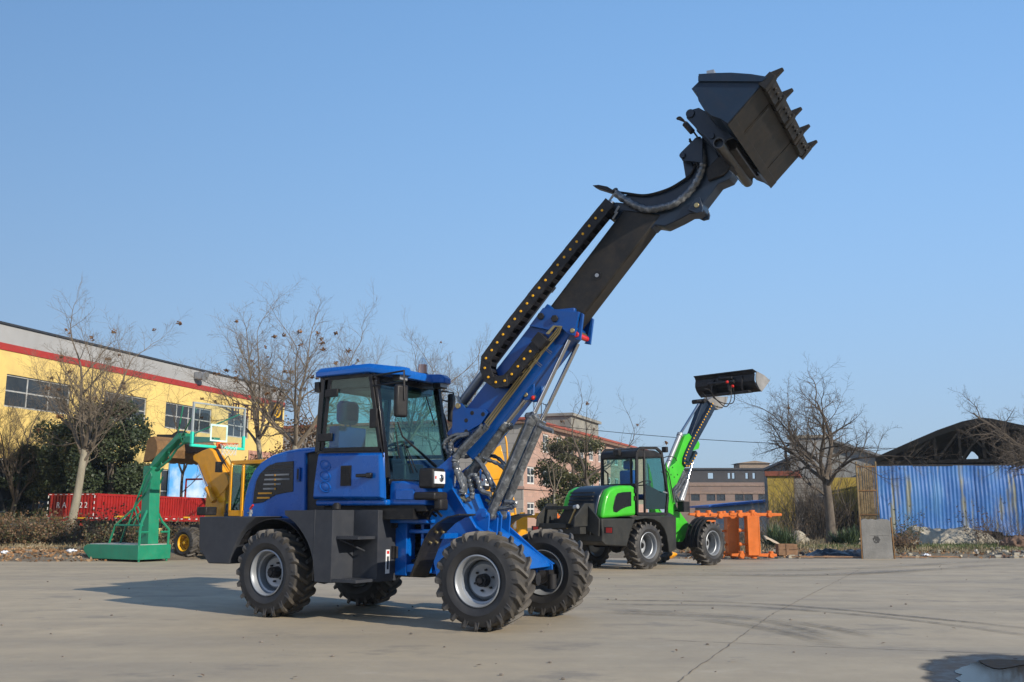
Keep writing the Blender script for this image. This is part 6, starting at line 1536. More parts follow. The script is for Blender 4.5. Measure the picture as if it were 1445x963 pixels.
def tarp():
    a = on_ground(1150, 788, 0); b = on_ground(1213, 786, 0); L = (b-a).length; m = MB(); nx, ny = 60, 18; vs = []
    for j in range(ny):
        for i in range(nx):
            x = L*i/(nx-1); t = j/(ny-1)*2-1; e = (1-abs(t)**3)*min(1, i/5, (nx-1-i)/5); vs.append((x+.06*MN.noise(V(x, t*3, 0)), t*.42*(1+.3*MN.noise(V(x*1.5, t, 8))), .01+e*max(0, .13+.12*MN.noise(V(x*2.6, t*2, 2))+.05*MN.noise(V(x*8, t*6, 5)))))
    m.add(vs, [(j*nx+i, j*nx+i+1, (j+1)*nx+i+1, (j+1)*nx+i) for j in range(ny-1) for i in range(nx-1)]); o = m.build('tarpaulin', BT_, None); o.location = (a.x, a.y+.7, .03); tag(o, 'crumpled black tarpaulin on the ground left of the slab', 'tarpaulin')
tarp()
def crate():
    p = on_ground(1106, 788, .0); T = thing('wooden_crate', 'low brown wooden box lying near the orange frame', 'crate', (p.x, p.y+.5, .06), -.05)
    WD = paint('weathered_wood', (.24, .14, .08), .85, var=.3, scale=6)
    m = MB()
    for z in (0, .17): m.box((0, 0, z), (.55, .03, z+.155)).box((0, .4, z), (.55, .43, z+.155))
    m.box((0, .031, 0), (.03, .399, .32)).box((.52, .031, 0), (.55, .399, .32)).box((.031, .031, .0), (.519, .399, .03)); m.build('boards', WD, T)
    m = MB(); m.box((.22, -.015, 0), (.30, -.001, .33)); m.build('batten', WD, T)
crate()
def cloth_piece():
    p = on_ground(1100, 781, .0); m = MB(); nx, ny = 16, 8; vs = []
    for j in range(ny):
        for i in range(nx): x = .75*i/(nx-1); y = .3*j/(ny-1); vs.append((x, y, .55-.42*(i/(nx-1))**1.5+.03*MN.noise(V(x*6, y*5, 0))-.1*(1-j/(ny-1))))
    m.add(vs, [(j*nx+i, j*nx+i+1, (j+1)*nx+i+1, (j+1)*nx+i) for j in range(ny-1) for i in range(nx-1)]); o = m.build('board_scrap', paint('tan_card', (.50, .41, .30), .8, var=.1), None); sm = o.modifiers.new('t', 'SOLIDIFY'); sm.thickness = .02; o.location = (p.x-.4, p.y+.1, .0); tag(o, 'curved tan scrap leaning on rubble before the yuccas', 'scrap')
cloth_piece()
def junk():
    rnd = random.Random(31); WD = MATS['weathered_wood']; PL = paint('white_litter', (.72, .75, .8), .6, var=.1); BLK = MATS['black_tarpaulin']
    # loose boards at the foot of the slab
    spots = [(1195, 793, 1.5, .05), (1235, 794, 1.3, .0), (1290, 790, 1.2, -.06), (1330, 788, .9, .08), (1180, 785, .9, .1), (1085, 789, .8, .2), (1148, 791, .6, -.2)]
    labs = ['long thin board lying before the left side of the slab', 'board lying flat right in front of the slab', 'dark board on the ground just right of the slab', 'short board between the slab and the grass', 'weathered board under the black tarpaulin', 'short board at the foot of the orange frame', 'small board near the wooden box']
    for (x, y, l, a), lb in zip(spots, labs):
        p = on_ground(x, y, 0); p.y = max(p.y, edge_y(p.x)-.3); m = MB(); m.box((-l/2, -.06, 0), (l/2, .06, .03)); o = m.build('board', WD if rnd.random() < .6 else GREY, None, loc=(p.x, p.y, .035), bevel=.003); o.rotation_euler = (rnd.uniform(-.05, .05), .02, a); tag(o, lb, 'board', 'loose boards along the edge')
    labs = ['white plastic scrap right of the slab', 'pale lilac bag on the grass', 'small white scrap on the grass left of the bag', 'white paper at the right of the grass', 'white scrap near the heap end', 'blue white scrap by the right edge', 'white scrap under the hedge by the green stand', 'white sheet among leaves left of the green stand', 'small scrap in the leaves at the left edge']
    for (x, y, s), lb in zip([(1308, 786, .13), (1362, 776, .12), (1378, 781, .08), (1402, 775, .09), (1415, 768, .14), (1437, 781, .09), (112, 779, .08), (100, 789, .15), (6, 790, .12)], labs):
        p = on_ground(x, y, 0); p.y = max(p.y, edge_y(p.x)+.15); m = MB(); m.ball((0, 0, s*.2), s, 10, (1, .6, .35)); o = m.build('litter', PL, None, loc=(p.x, p.y, max(0, soil_z(p.x, p.y))+.01)); tx = bpy.data.textures.new('l', 'CLOUDS'); tx.noise_scale = .06; u = o.modifiers.new('s', 'SUBSURF'); u.levels = u.render_levels = 2; d = o.modifiers.new('d', 'DISPLACE'); d.texture = tx; d.strength = .1; tag(o, lb, 'litter', 'scraps of rubbish on the waste strip')
    # rubble
    m = MB()
    for i in range(420):
        x = rnd.choice((rnd.uniform(960, 1120), rnd.uniform(1080, 1445), rnd.uniform(1400, 1445), rnd.uniform(-20, 150))); p = on_ground(x, rnd.uniform(776, 789), 0)
        if p.y < edge_y(p.x)-.1: p.y = edge_y(p.x)+rnd.uniform(0, .4)
        r = rnd.uniform(.02, .08); m.mat(rnd.randrange(3)); m.box((p.x-r, p.y-r*.7, soil_z(p.x, p.y)-r*.3), (p.x+r, p.y+r*.7, soil_z(p.x, p.y)+r), Matrix.Rotation(rnd.uniform(0, 3), 3, 'Z')@Matrix.Rotation(rnd.uniform(-.4, .4), 3, 'X'))
    tag(m.build('rubble', [paint('rubble_grey', (.2, .19, .17), .9, var=.4), paint('rubble_brown', (.16, .10, .07), .9, var=.4), MATS['pale_stone']], smooth=False, fix=False), 'broken rubble along the edge of the yard', None, None, 'stuff')
    lumps('rubble_heap', 'brown heap of rubble and rags at the right edge', 'heap', MATS['rubble_brown'], [(1440, 776, .7, .4, .28)], strength=.35, scale=.12)
    lumps('yellow_rag', 'yellow rag on the ground beneath the green loader', 'rag', YEL, [(940, 786, .35, .2, .12)], strength=.1)
    # round rusty lids on the canvas heap
    p = on_ground(1312, 760, 0); m = MB(); m.cyl((p.x-.25, p.y+.1, .72), (p.x-.2, p.y-.05, .86), .26, .22, 18); tag(m.build('rusty_drum', paint('rusty_black', (.035, .025, .02), .8, var=.4), None, bevel=.01), 'dark round drum lid on top of the canvas heap', 'drum')
junk()
def wire():
    a = at_depth(700, 598, 70); b = at_depth(1120, 627, 60); c = at_depth(1600, 598, 60); m = MB()
    a = at_depth(640, 580, 72)
    P_ = []
    for i in range(31): t = i/30; P_.append(a+(b-a)*t-V(0, 0, 1.1*4*t*(1-t)*.35))
    for i in range(1, 31): t = i/30; P_.append(b+(c-b)*t-V(0, 0, 2.2*4*t*(1-t)*.35))
    m.tube(P_, .02, 5); T = thing('overhead_cable', 'thin overhead cable crossing the sky behind the green boom', 'cable', (0, 0, 0)); m.build('wire', HOSE, T)
    for q, nm, lb in ((1120, 0, ''),):
        p = at_depth(1120, 725, 60)
    m = MB(); m.cyl((c.x, c.y, -.1), (c.x, c.y, c.z+.2), .12, .09, 12); m.build('pole', GREY, T); m = MB(); m.cyl((a.x, a.y, -.1), (a.x, a.y, a.z+.2), .12, .09, 12); m.build('pole', GREY, T); m = MB(); m.cyl((b.x, b.y, -.1), (b.x, b.y, b.z+.1), .06, .04, 8); m.build('pole', GREY, T)
wire()
def low_wall():
    a = at_depth(-40, 725, 37.5); b = at_depth(80, 725, 37.8); m = MB(); m.box((a.x, a.y, -.1), (b.x, a.y+.2, .95)); tag(m.build('low_wall', paint('dark_wall_grey', (.13, .14, .15), .85, var=.15), None), 'low dark grey wall behind the hedge at the far left', 'wall')
low_wall()

# ================================================================ air
def haze():
    m = bpy.data.materials.new('haze_air'); m.use_nodes = True; nt = m.node_tree; nt.nodes.clear(); o = nt.nodes.new('ShaderNodeOutputMaterial'); v = nt.nodes.new('ShaderNodeVolumePrincipled')
    v.inputs['Color'].default_value = (.80, .90, 1, 1); v.inputs['Density'].default_value = HAZE; v.inputs['Anisotropy'].default_value = .2
    nt.links.new(v.outputs[0], o.inputs['Volume']); b = MB(); b.box((-260, -30, -1.2), (260, 260, 13)); ob = b.build('haze', m, smooth=False); tag(ob, 'thin winter haze', None, None, 'stuff')
HAZE = .0004
haze()

# ================================================================ trees and plants
def bark(name, c, c2, sc=6):
    m, nt, b, o = nodes_of(name); v = coords(nt, (1, 1, .35)); n1 = noise(nt, sc, 6, .7, v); n2 = noise(nt, 1.2, 3, .6, coords(nt))
    col = ramp(nt, n1.outputs[0], [(.3, c2), (.65, c)]); col = mixc(nt, ramp(nt, n2.outputs[0], [(.45, 0.0), (.7, .5)]), col, tuple(x*.6 for x in c))
    nt.links.new(col, b.inputs['Base Color']); b.inputs['Roughness'].default_value = .9; bump(nt, b, n1.outputs[0], .6, .02); return m
BARKP = bark('pale_bark', (.30, .27, .20), (.17, .15, .11)); BARKD = bark('dark_bark', (.13, .105, .08), (.06, .048, .038)); TWIG = bark('twig_bark', (.17, .138, .10), (.105, .082, .06)); TWIGD = bark('dark_twig_bark', (.10, .078, .057), (.055, .043, .032))
SEED = paint('dry_seed_brown', (.17, .085, .035), .9, var=.5, scale=3)

def grow(mb, p, d, L, r, lev, rnd, o, tips):
    """one limb: a wandering tapering tube that throws side branches along its length"""
    k = max(3, min(9, int(L/.28)+1)); pts = [Vector(p)]; dirs = [Vector(d)]; q = Vector(p); dd = Vector(d)
    for i in range(k):
        dd = (dd+Vector((rnd.gauss(0, 1), rnd.gauss(0, 1), rnd.gauss(0, .8)))*o['wob']*(1.15+.45*lev)+Vector((0, 0, o['up']))).normalized()
        q = q+dd*(L/k); pts.append(q); dirs.append(dd)
    rad = lambda t: max(.0028, r*(1-.80*t))
    mb.tube(pts, [rad(i/k) for i in range(k+1)], (7, 5, 4, 3, 3)[min(lev, 4)], caps=False)
    if lev >= o['levels']: tips.append((q, dd)); return
    n = o['n'][lev]+rnd.choice((-1, 0, 0, 1)); ph = rnd.uniform(0, 6.28)
    for i in range(n):
        t = o['t0']+(.97-o['t0'])*(i+rnd.uniform(.1, .9))/n; f = t*k; j = min(k-1, int(f)); base = pts[j]+(pts[j+1]-pts[j])*(f-j); dj = dirs[j+1]
        ph += 2.4+rnd.uniform(-.5, .5); ax = dj.orthogonal().normalized(); side = ax*math.cos(ph)+dj.cross(ax)*math.sin(ph)
        sp = o['spread']*rnd.uniform(.7, 1.35); nd = (dj*math.cos(sp)+side*math.sin(sp)+Vector((0, 0, .12))).normalized()
        l = L*o['shrink']*(1.08-.62*t)*rnd.uniform(.65, 1.2)
        grow(mb, base, nd, l, rad(t)*rnd.uniform(.5, .72), lev+1, rnd, o, tips)
    if lev < 2 and rnd.random() < .85:   # the leader forks at its end
        nd = (dd+Vector((rnd.gauss(0, .4), rnd.gauss(0, .4), .1))).normalized(); grow(mb, q, nd, L*.5, rad(.95), lev+1, rnd, o, tips)
    tips.append((q, dd))
def bare_tree(name, label, x, y, D, trunk_h, fork_px, height, r, seed, group=None, depth=5, lean=(0, 0), spread=.50, kids=(2, 2, 3), up=.07, wob=.13, shrink=.74, bark_=None, twig=None, seeds=0, shoots=2, limbs=3, first=None, minr=None, sub=0, limb_sp=.6, nn=(9, 9, 7), t0=.2):
    """x = pixel column of the foot, D = distance; height and trunk in metres"""
    rnd = random.Random(seed); p0 = at_depth(x, y, D); gz = -.05
    T = thing(name, label, 'tree', (p0.x, p0.y, gz), 0, group)
    m = MB(); k = 7; pts = []; lx, ly = lean
    for i in range(k+1):
        t = i/k; pts.append(Vector((lx*t+.05*trunk_h*.3*math.sin(t*4+seed)*t, ly*t, trunk_h*t)))
    rs = [r*(1.35 if i == 0 else 1.08 if i == 1 else 1-.32*i/k) for i in range(k+1)]
    m.tube(pts, rs, 12); m.build('trunk', bark_ or BARKD, T, fix=True)
    o = dict(wob=wob, up=up, spread=spread, shrink=shrink, levels=3 if depth > 3 else 2, n=nn, t0=t0)
    L0 = first or (height-trunk_h)*.80
    m = MB(); tips = []; top = pts[-1]; ph = rnd.uniform(0, 6.28)
    for i in range(limbs):
        a = ph+2*math.pi*i/limbs; sp = limb_sp*rnd.uniform(.7, 1.2) if i else limb_sp*.35
        d = Vector((math.cos(a)*math.sin(sp), math.sin(a)*math.sin(sp), math.cos(sp)))
        grow(m, top-Vector((0, 0, r*.4*i)), d, L0*(1 if i == 0 else rnd.uniform(.85, 1.1)), rs[-1]*(.85 if i == 0 else .62), 0, rnd, o, tips)
    for i in range(sub):   # low side limbs on the trunk
        j = k-1-i; a = ph+1.3+2.2*i; d = Vector((math.cos(a)*.8, math.sin(a)*.5, .6)).normalized(); grow(m, pts[j], d, L0*.7, rs[-1]*.4, 1, rnd, o, tips)
    crown = m.build('crown', twig or TWIG, T, fix=False)
    if seeds:
        for i in range(seeds):
            q, dd = tips[rnd.randrange(len(tips))]; sm = MB(); rr = rnd.uniform(.07, .13)
            for j in range(16):
                v = Vector((rnd.gauss(0, 1), rnd.gauss(0, 1), rnd.gauss(0, .8))).normalized()*rr*rnd.uniform(.3, 1); w = Vector((rnd.uniform(-1, 1), rnd.uniform(-1, 1), rnd.uniform(-1, 1))).normalized()*rr*.55; u = w.cross(v).normalized()*rr*.3
                c = q+v-Vector((0, 0, rr*.6)); sm.add([c-w, c+u, c+w, c-u], [(0, 1, 2, 3)])
            sm.build('seed_cluster', SEED, crown, smooth=False, fix=False)
    return T
def leafmat(name, c, c2, trans=.25):
    m, nt, b, o = nodes_of(name); v = coords(nt); n1 = noise(nt, .9, 4, .6, v); n2 = noise(nt, 14, 2, .5, v)
    col = ramp(nt, n1.outputs[0], [(.35, c), (.65, c2)]); col = mixc(nt, ramp(nt, n2.outputs[0], [(.3, 0.0), (.7, .5)]), col, tuple(x*.55 for x in c))
    nt.links.new(col, b.inputs['Base Color']); b.inputs['Roughness'].default_value = .55
    tr = nt.nodes.new('ShaderNodeBsdfTranslucent'); nt.links.new(col, tr.inputs[0]); mx = nt.nodes.new('ShaderNodeMixShader'); mx.inputs[0].default_value = trans
    nt.links.new(b.outputs[0], mx.inputs[1]); nt.links.new(tr.outputs[0], mx.inputs[2]); nt.links.new(mx.outputs[0], o.inputs[0]); return m
LEAFD = leafmat('evergreen_leaf', (.035, .055, .024), (.075, .098, .04)); LEAFO = leafmat('olive_needle', (.08, .088, .03), (.135, .13, .05)); LEAFB = leafmat('dry_hedge_leaf', (.12, .065, .03), (.20, .12, .05)); LEAFG = leafmat('hedge_green_leaf', (.05, .06, .02), (.09, .09, .03)); YUC = leafmat('yucca_blade', (.05, .085, .035), (.11, .15, .06))
def leaf_cloud(m, rnd, blobs, n, s, droop=0):
    for (c, rx, ry, rz, w) in blobs:
        for i in range(int(n*w)):
            v = Vector((rnd.gauss(0, 1), rnd.gauss(0, 1), rnd.gauss(0, 1))).normalized()*(rnd.uniform(.15, 1)**.45)
            v *= 1+.22*MN.noise(v*2.1+Vector(c))
            p = Vector(c)+Vector((v.x*rx, v.y*ry, v.z*rz)); ss = s*rnd.uniform(.6, 1.3)
            a = Vector((rnd.uniform(-1, 1), rnd.uniform(-1, 1), rnd.uniform(-.7, .7)-droop)).normalized(); b = a.orthogonal(); b.rotate(Matrix.Rotation(rnd.uniform(0, 6.28), 3, a)); b *= ss*.42
            m.add([p-a*ss*.5, p+b, p+a*ss*.6, p-b], [(0, 1, 2, 3)])
def evergreen(name, label, x, D, rx, ry, h, seed, mat, n=6000, s=.22, base=.4, group=None, nb=46, trunk=True):
    rnd = random.Random(seed); p0 = at_depth(x, 725, D); T = thing(name, label, 'tree', (p0.x, p0.y, -.05), 0, group)
    if trunk:
        m = MB(); m.tube([(0, 0, 0), (.1, 0, h*.4), (0, .1, h*.8)], [.16, .11, .03], 8); 
        for i in range(14):
            a = rnd.uniform(0, 6.28); z = h*rnd.uniform(.15, .75); l = rx*rnd.uniform(.5, .9)*(1-z/h*.5); m.tube([(0, 0, z), (math.cos(a)*l*.5, math.sin(a)*l*.5, z+.3), (math.cos(a)*l, math.sin(a)*l, z+.8)], [.05, .03, .012], 5, caps=False)
        m.build('trunk', BARKD, T)
    blobs = []
    for i in range(nb):
        a = rnd.uniform(0, 6.28); z = rnd.uniform(base, .92)*h; k = math.sqrt(max(.05, 1-((z/h-.42)/.62)**2)); q = rnd.uniform(.3, .85)
        blobs.append(((math.cos(a)*rx*k*q, math.sin(a)*ry*k*q, z), rx*rnd.uniform(.18, .36), ry*rnd.uniform(.18, .36), h*rnd.uniform(.05, .12), 1/nb))
    m = MB(); leaf_cloud(m, rnd, blobs, n, s); m.build('crown', mat, T, smooth=False, fix=False); return T

BT = 'bare winter trees around the yard'
bare_tree('bare_tree', 'tall bare tree with pale straight trunk left of the green basketball stand', 97, 725, 36, 3.7, None, 8.7, .17, 19, BT, lean=(.45, 0), spread=.75, up=.03, bark_=BARKP, seeds=24, limbs=7, limb_sp=.72, sub=2, wob=.09, shrink=.62)
bare_tree('bare_tree', 'small bare tree leaning at the far left edge behind the hedge', 12, 725, 41, 1.9, None, 6.3, .13, 21, BT, lean=(.25, 0), spread=.65, up=.06, twig=TWIGD, limbs=5, limb_sp=.6, wob=.08, shrink=.6)
bare_tree('bare_tree', 'slim bare sapling standing before the painted blue and white panel', 255, 725, 44, 3.1, None, 8.0, .085, 33, BT, lean=(0, 0), spread=.8, up=.05, twig=TWIGD, limbs=3, limb_sp=.5, sub=2, nn=(5, 5, 3), shrink=.55)
bare_tree('bare_tree', 'bare tree with brown seed clusters between the backboard and blue hood', 385, 725, 42, 4.6, None, 10.2, .15, 58, BT, lean=(-.75, 0), spread=.75, up=.04, bark_=BARKP, seeds=24, limbs=6, limb_sp=.75, wob=.09, shrink=.58)
bare_tree('bare_tree', 'broad bare tree with seed clusters directly left of the blue cab', 403, 725, 39, 4.2, None, 9.6, .17, 45, BT, lean=(.35, 0), spread=.75, up=.04, bark_=BARKP, seeds=24, limbs=6, limb_sp=.82, wob=.09, shrink=.6)
bare_tree('bare_tree', 'bare tree whose crown rises behind the roof of the blue cab', 565, 725, 46, 3.9, None, 9.8, .17, 52, BT, spread=.75, up=.04, limbs=6, seeds=4, limb_sp=.8, wob=.08, shrink=.6)
bare_tree('bare_tree', 'bare tree behind the raised boom, mostly hidden by the cab mirror', 628, 725, 50, 3.9, None, 9.9, .16, 68, BT, spread=.75, up=.04, limbs=5, limb_sp=.8, shrink=.6)
bare_tree('bare_tree', 'thin pale sapling in front of the pinkish building', 783, 725, 44, 2.2, None, 6.2, .065, 77, BT, depth=3, spread=.8, up=.04, bark_=BARKP, limbs=3, limb_sp=.7, nn=(6, 4, 3), sub=2, shrink=.55)
bare_tree('bare_tree', 'dark bare tree with seed clusters rising above the green loader cab', 845, 725, 42, 2.8, None, 6.9, .13, 88, BT, lean=(-.5, 0), spread=.8, up=.05, limbs=3, seeds=6, twig=TWIGD, limb_sp=.7, sub=1, nn=(6, 5, 3), shrink=.58)
bare_tree('bare_tree', 'wide bare tree with dark forked trunk before the grey concrete block', 1172, 725, 37, 2.7, None, 7.2, .20, 31, BT, lean=(-.1, 0), spread=.8, up=.02, limbs=6, seeds=2, twig=TWIGD, limb_sp=.7, wob=.13, sub=2, shrink=.60)
bare_tree('bare_tree', 'bare tree at the right edge hanging over the blue fence', 1492, 725, 35, 2.7, None, 6.9, .2, 92, BT, lean=(-.2, 0), spread=.8, up=.01, limbs=7, twig=TWIGD, limb_sp=1.0, wob=.13, sub=2, shrink=.60)
EG = 'dense evergreen trees at the left'
evergreen('evergreen_tree', 'dark evergreen tree just right of the pale straight trunk', 150, 39.5, 2.0, 1.7, 6.1, 3, LEAFD, 30000, .10, .15, EG)
evergreen('evergreen_tree', 'dark evergreen tree directly behind the pale straight trunk', 96, 40.5, 2.0, 1.7, 5.4, 4, LEAFD, 27000, .10, .12, EG)
evergreen('evergreen_tree', 'low dark evergreen tree at the left end of the row', 45, 42, 1.9, 1.6, 4.3, 5, LEAFD, 19000, .10, .12, EG)
evergreen('evergreen_tree', 'small dark evergreen tree beside the yellow pier at the right of the row', 186, 41, 1.0, 1.1, 3.6, 6, LEAFD, 11000, .10, .1, EG)
evergreen('conifer_tree', 'olive green conifer in front of the pinkish building', 808, 52, 2.3, 2.0, 5.6, 9, LEAFO, 22000, .10, .18)
evergreen('leafy_tree', 'brown twiggy tree with withered leaves behind the yellow cab', 425, 47, 2.2, 1.8, 6.2, 14, LEAFB, 3600, .11, .2)
evergreen('leafy_tree', 'reddish brown withered tree half hidden by the blue hood and cab', 372, 52, 1.6, 1.4, 5.2, 15, LEAFB, 2600, .11, .2)

def thicket(name, label, cat, x, y0, D, w, dep, h, seed, n, matt, leaf=None, nl=0, ls=.05, group=None, kind=None, fan=.5, r=.006, along=None):
    """upright tangle of thin stems with a few leaves"""
    rnd = random.Random(seed); p0 = at_depth(x, y0, D); m = MB(); tp = []
    for i in range(n):
        bx, by = rnd.uniform(-w, w), rnd.uniform(-dep, dep); hh = h*rnd.uniform(.5, 1.05)*(1-.25*abs(bx)/w); p = Vector((bx, by, 0)); d = Vector((rnd.gauss(0, fan), rnd.gauss(0, fan), 1)).normalized(); pts = [p]
        for k in range(4):
            d = (d+Vector((rnd.gauss(0, .2), rnd.gauss(0, .2), 0))).normalized(); p = p+d*hh/4; pts.append(p)
            if k > 0:
                e = (d+Vector((rnd.gauss(0, .6), rnd.gauss(0, .6), .1))).normalized(); m.tube([p, p+e*hh*.18, p+(e+Vector((0, 0, .2)))*hh*.3], [r*.6, r*.5, r*.3], 3, caps=False); tp.append(p+e*hh*.2)
        m.tube(pts, [r*1.2, r, r*.9, r*.7, r*.4], 3, caps=False); tp += pts[2:]
    T = thing(name, label, cat, (p0.x, p0.y, 0), 0, group)
    if kind: T['kind'] = kind
    m.build('stems', matt, T, fix=False)
    if nl:
        lm = MB(); mats = leaf if isinstance(leaf, (list, tuple)) else [leaf]
        for i in range(nl):
            q = tp[rnd.randrange(len(tp))]+Vector((rnd.gauss(0, .05), rnd.gauss(0, .05), rnd.gauss(0, .05))); a = Vector((rnd.uniform(-1, 1), rnd.uniform(-1, 1), rnd.uniform(-1, 1))).normalized(); b = a.orthogonal().normalized()*ls*.5; s = ls*rnd.uniform(.6, 1.4); lm.mat(rnd.randrange(len(mats))); lm.add([q-a*s*.6, q+b, q+a*s*.6, q-b], [(0, 1, 2, 3)])
        lm.build('leaves', mats, T, smooth=False, fix=False)
    return T
# clipped hedge at the left: one bush after another
HG = 'dry brown bushes of the hedge by the yard'
for i, (x, D, w, h, lb) in enumerate(((-14, 33.5, .95, 1.25, 'brown hedge bush cut off by the left edge of the picture'), (24, 33.2, .95, 1.35, 'reddish brown hedge bush in front of the leaning little tree'), (63, 33.6, .9, 1.3, 'hedge bush with orange leaf tops left of the pale trunk'), (128, 33.4, .8, 1.1, 'low sparse hedge bush between the pale trunk and green stand'), (163, 32.5, .8, 1.35, 'green and brown hedge bush behind the green stand base'), (198, 33.4, .75, 1.2, 'hedge bush with yellowish leaves right behind the green post'), (288, 34, .8, 1.2, 'hedge bush between the yellow wheel and grey counterweight'))):
    thicket('hedge_bush', lb, 'bush', x, 725, D, w, .45, h*1.05, 40+i, 190, TWIGD, [LEAFB, LEAFG, LEAFG] if i in (4, 5) else [LEAFB, LEAFB, LEAFG], (3300, 3300, 3000, 1400, 2200, 1900, 1500)[i], .06, HG)
thicket('dead_bush', 'dry brown bush leaning against the blue fence', 'bush', 1385, 725, 38, .35, .2, 1.7, 61, 26, TWIGD, LEAFB, 420, .06)
thicket('dead_bush', 'rusty brown weeds beside the standing concrete slab', 'bush', 1266, 725, 31.5, .35, .3, 1.0, 62, 40, TWIGD, LEAFB, 900, .05)
thicket('shrub', 'grey green shrub behind the right edge of the concrete slab', 'bush', 1275, 725, 34, .4, .3, 1.5, 63, 30, TWIGD, LEAFG, 700, .05)
thicket('creeper', 'tangled bare creeper stems over the middle of the workshop wall', 'climbing plant', 1143, 725, 43.6, 1.0, .25, 3.3, 64, 150, TWIGD, None, 0, fan=.28, r=.012)
thicket('creeper', 'bare creeper stems hanging left of the bamboo screen', 'climbing plant', 1192, 725, 43.6, .8, .25, 3.0, 65, 90, TWIGD, None, 0, fan=.3, r=.012)
thicket('creeper', 'thin bare shoots on the yellow part of the workshop wall', 'climbing plant', 1105, 725, 43.8, .6, .15, 2.6, 66, 26, TWIGD, None, 0, fan=.3, r=.010)
thicket('dry_reeds', 'tall dry weeds between the orange frames and yellow wall', 'weeds', 1078, 725, 36, 1.2, .6, 1.6, 67, 120, TWIG, LEAFB, 300, .05)
thicket('bare_brush', 'grey bare brush at the foot of the blue fence by the right edge', 'bush', 1425, 725, 37, .9, .4, 1.5, 68, 110, TWIGD, None, 0, fan=.6)
thicket('dry_weeds', 'dry weeds behind the wheels of the green loader', 'weeds', 1010, 725, 36, 1.3, .5, 1.0, 69, 120, TWIG, LEAFB, 300, .05)
def grass_patch(name, label, spots, n, hgt, matt, seed, cat=None):
    rnd = random.Random(seed); m = MB()
    for i in range(n):
        (x, y, rx, ry) = spots[rnd.randrange(len(spots))]; c = on_ground(x, y, .06); X = c.x+rnd.gauss(0, rx); Y = c.y+rnd.gauss(0, ry)
        if Y < edge_y(X)+.3: continue
        p = Vector((X, Y, soil_z(X, Y))); h = hgt*rnd.uniform(.4, 1.2); a = rnd.uniform(0, 6.28); d = Vector((math.cos(a), math.sin(a), 0)); w = Vector((-d.y, d.x, 0))*.011; l = rnd.uniform(.1, .7)*h
        m.add([p-w, p+w, p+d*l*.5+V(0, 0, h*.7)+w*.6, p+d*l+V(0, 0, h)], [(0, 1, 2), (0, 2, 3)])
    tag(m.build(name, matt, smooth=False, fix=False), label, cat, None, 'stuff')
grass_patch('green_grass', 'green grass patch before the blue fence', [(1330, 775, 1.6, .8), (1380, 772, 1.5, .8), (1185, 774, .9, .5), (1420, 776, 1.2, .6)], 9000, .12, leafmat('grass_blade', (.06, .10, .02), (.12, .16, .04)), 1)
grass_patch('dry_grass', 'dry straw coloured grass along the edge of the yard', [(1120, 772, 2, 1.2), (1200, 768, 2.2, 1.5), (1300, 778, 2.4, 1), (1100, 764, 3, 2), (1400, 768, 2, 1.5), (60, 780, 3, 1), (130, 775, 3, 1), (20, 776, 3, 1.2), (1010, 776, 2.5, 1), (240, 772, 2, 1), (700, 775, 6, 1.5)], 16000, .17, leafmat('straw', (.22, .17, .09), (.34, .28, .16)), 2)
def litter():
    rnd = random.Random(77); m = MB()
    for i in range(5200):
        if rnd.random() < .72: x = rnd.uniform(-60, 190); y = rnd.gauss(785, 5)
        else: x = rnd.uniform(960, 1480); y = rnd.gauss(783, 5)
        c = on_ground(x, max(y, 768), 0)
        if c.y < edge_y(c.x)-.25 or c.y > 36: continue
        p = Vector((c.x, c.y, max(.005, soil_z(c.x, c.y))+rnd.uniform(0, .05))); a = Vector((rnd.uniform(-1, 1), rnd.uniform(-1, 1), rnd.uniform(-.5, .5))).normalized(); b = a.orthogonal().normalized(); b.rotate(Matrix.Rotation(rnd.uniform(0, 6), 3, a)); s = rnd.uniform(.03, .075)
        m.mat(rnd.choice((0, 0, 1))); m.add([p-a*s, p+b*s*.6, p+a*s, p-b*s*.6], [(0, 1, 2, 3)])
    tag(m.build('leaf_litter', [paint('leaf_litter_brown', (.24, .13, .06), .85, var=.5, scale=1.5), paint('leaf_litter_pale', (.36, .24, .14), .85, var=.4, scale=1.5)], smooth=False, fix=False), 'drift of dry brown leaves along the edge of the yard', None, None, 'stuff')
litter()
def yucca(x, D, n, r, seed, label):
    rnd = random.Random(seed); p0 = at_depth(x, 725, D); m = MB()
    for i in range(n):
        a = rnd.uniform(0, 6.28); el = rnd.uniform(.15, 1.45); L = r*rnd.uniform(.7, 1.1); d = Vector((math.cos(a)*math.cos(el), math.sin(a)*math.cos(el), math.sin(el))); w = Vector((-math.sin(a), math.cos(a), 0))*.022; q = Vector((rnd.gauss(0, .12), rnd.gauss(0, .12), .12)); e = q+d*L*.6; t = q+d*L-Vector((0, 0, L*.12*math.cos(el)))
        m.add([q-w, q+w, e+w*.9, e-w*.9, t], [(0, 1, 2, 3), (3, 2, 4)])
    T = thing('yucca', label, 'plant', (p0.x, p0.y, .05), 0, 'spiky yucca plants on the waste strip'); m.build('leaves', YUC, T, smooth=False, fix=False)
yucca(1092, 34.0, 190, .85, 1, 'spiky yucca clump nearest the orange frames'); yucca(1106, 33.2, 170, .75, 2, 'spiky yucca clump left of the pale cloth'); yucca(1197, 36, 170, .75, 3, 'spiky yucca clump left of the concrete slab'); yucca(1181, 36.5, 90, .6, 4, 'small yucca beside the forked tree trunk')

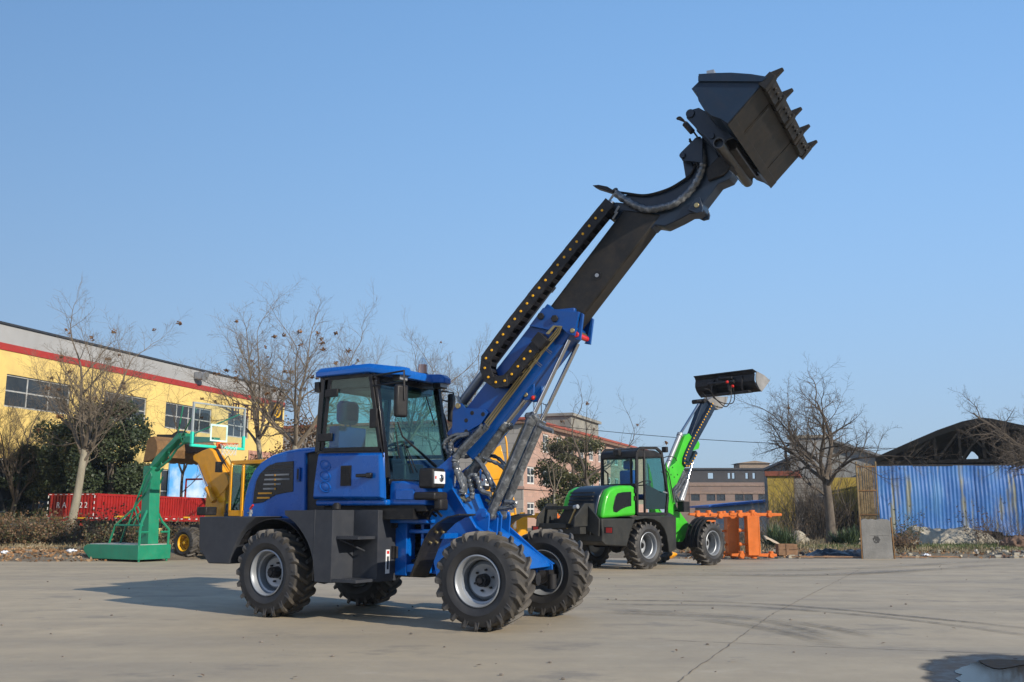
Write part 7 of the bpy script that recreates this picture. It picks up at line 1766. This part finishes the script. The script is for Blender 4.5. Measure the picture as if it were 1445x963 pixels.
# ================================================================ light and camera
def world():
    w = bpy.data.worlds.new('World'); bpy.context.scene.world = w; w.use_nodes = True
    nt = w.node_tree; bg = nt.nodes['Background']
    s = nt.nodes.new('ShaderNodeTexSky'); s.sky_type = 'NISHITA'; s.sun_disc = False
    S = Vector((math.cos(math.radians(42)), -math.sin(math.radians(42)), 0)); el = math.radians(25)
    s.sun_elevation = el; s.sun_rotation = math.atan2(S.x, S.y)
    s.air_density = SKY[0]; s.dust_density = SKY[1]; s.ozone_density = SKY[2]; s.altitude = 50
    tc = nt.nodes.new('ShaderNodeTexCoord'); sp = nt.nodes.new('ShaderNodeSeparateXYZ'); nt.links.new(tc.outputs['Generated'], sp.inputs[0])
    mx_ = mathn(nt, 'ADD', mathn(nt, 'MULTIPLY', sp.outputs[0], -.5), -.10); mz = mathn(nt, 'ADD', mathn(nt, 'MULTIPLY', sp.outputs[2], SKY[6]), SKY[7]); cb = nt.nodes.new('ShaderNodeCombineXYZ'); nt.links.new(mx_, cb.inputs[0]); nt.links.new(sp.outputs[1], cb.inputs[1]); nt.links.new(mz, cb.inputs[2])
    nz = nt.nodes.new('ShaderNodeVectorMath'); nz.operation = 'NORMALIZE'; nt.links.new(cb.outputs[0], nz.inputs[0]); nt.links.new(nz.outputs[0], s.inputs[0])
    hs = nt.nodes.new('ShaderNodeHueSaturation'); hs.inputs['Saturation'].default_value = 1.16; hs.inputs['Value'].default_value = 1.04; nt.links.new(s.outputs[0], hs.inputs['Color']); hz = mathn(nt, 'MULTIPLY', mathn(nt, "POWER", mathn(nt, "SUBTRACT", 1.0, mathn(nt, "MAXIMUM", sp.outputs[2], 0.0)), 4.5), .9); nt.links.new(mixc(nt, hz, hs.outputs[0], (2.15, 2.56, 2.75)), bg.inputs[0]); bg.inputs[1].default_value = SKY[3]
    d = bpy.data.lights.new('sun', 'SUN'); d.energy = SKY[4]; d.angle = math.radians(.55); d.color = (1, .91, .78)
    o = bpy.data.objects.new('sun', d); COL.objects.link(o)
    dirv = -(S*math.cos(el)+Vector((0, 0, math.sin(el))))
    o.rotation_euler = dirv.to_track_quat('-Z', 'Y').to_euler()
    c = bpy.data.cameras.new('camera'); co = bpy.data.objects.new('camera', c); COL.objects.link(co)
    c.sensor_width = 36; c.sensor_fit = 'HORIZONTAL'; c.lens = 36*FOC/1445; c.clip_end = 3000; c.clip_start = .1
    co.location = EYEP; co.rotation_euler = (math.pi/2+PITCH, 0, 0)
    sc = bpy.context.scene; sc.camera = co
    sc.view_settings.view_transform = 'Standard'; sc.view_settings.look = 'None'; sc.view_settings.gamma = 1; sc.view_settings.exposure = SKY[5]
    sc.cycles.max_bounces = 8; sc.cycles.transparent_max_bounces = 16; sc.cycles.volume_bounces = 0
SKY = (1.0, 1.0, 2.0, 0.15, 4.6, 0.4, .30, .24)
world()
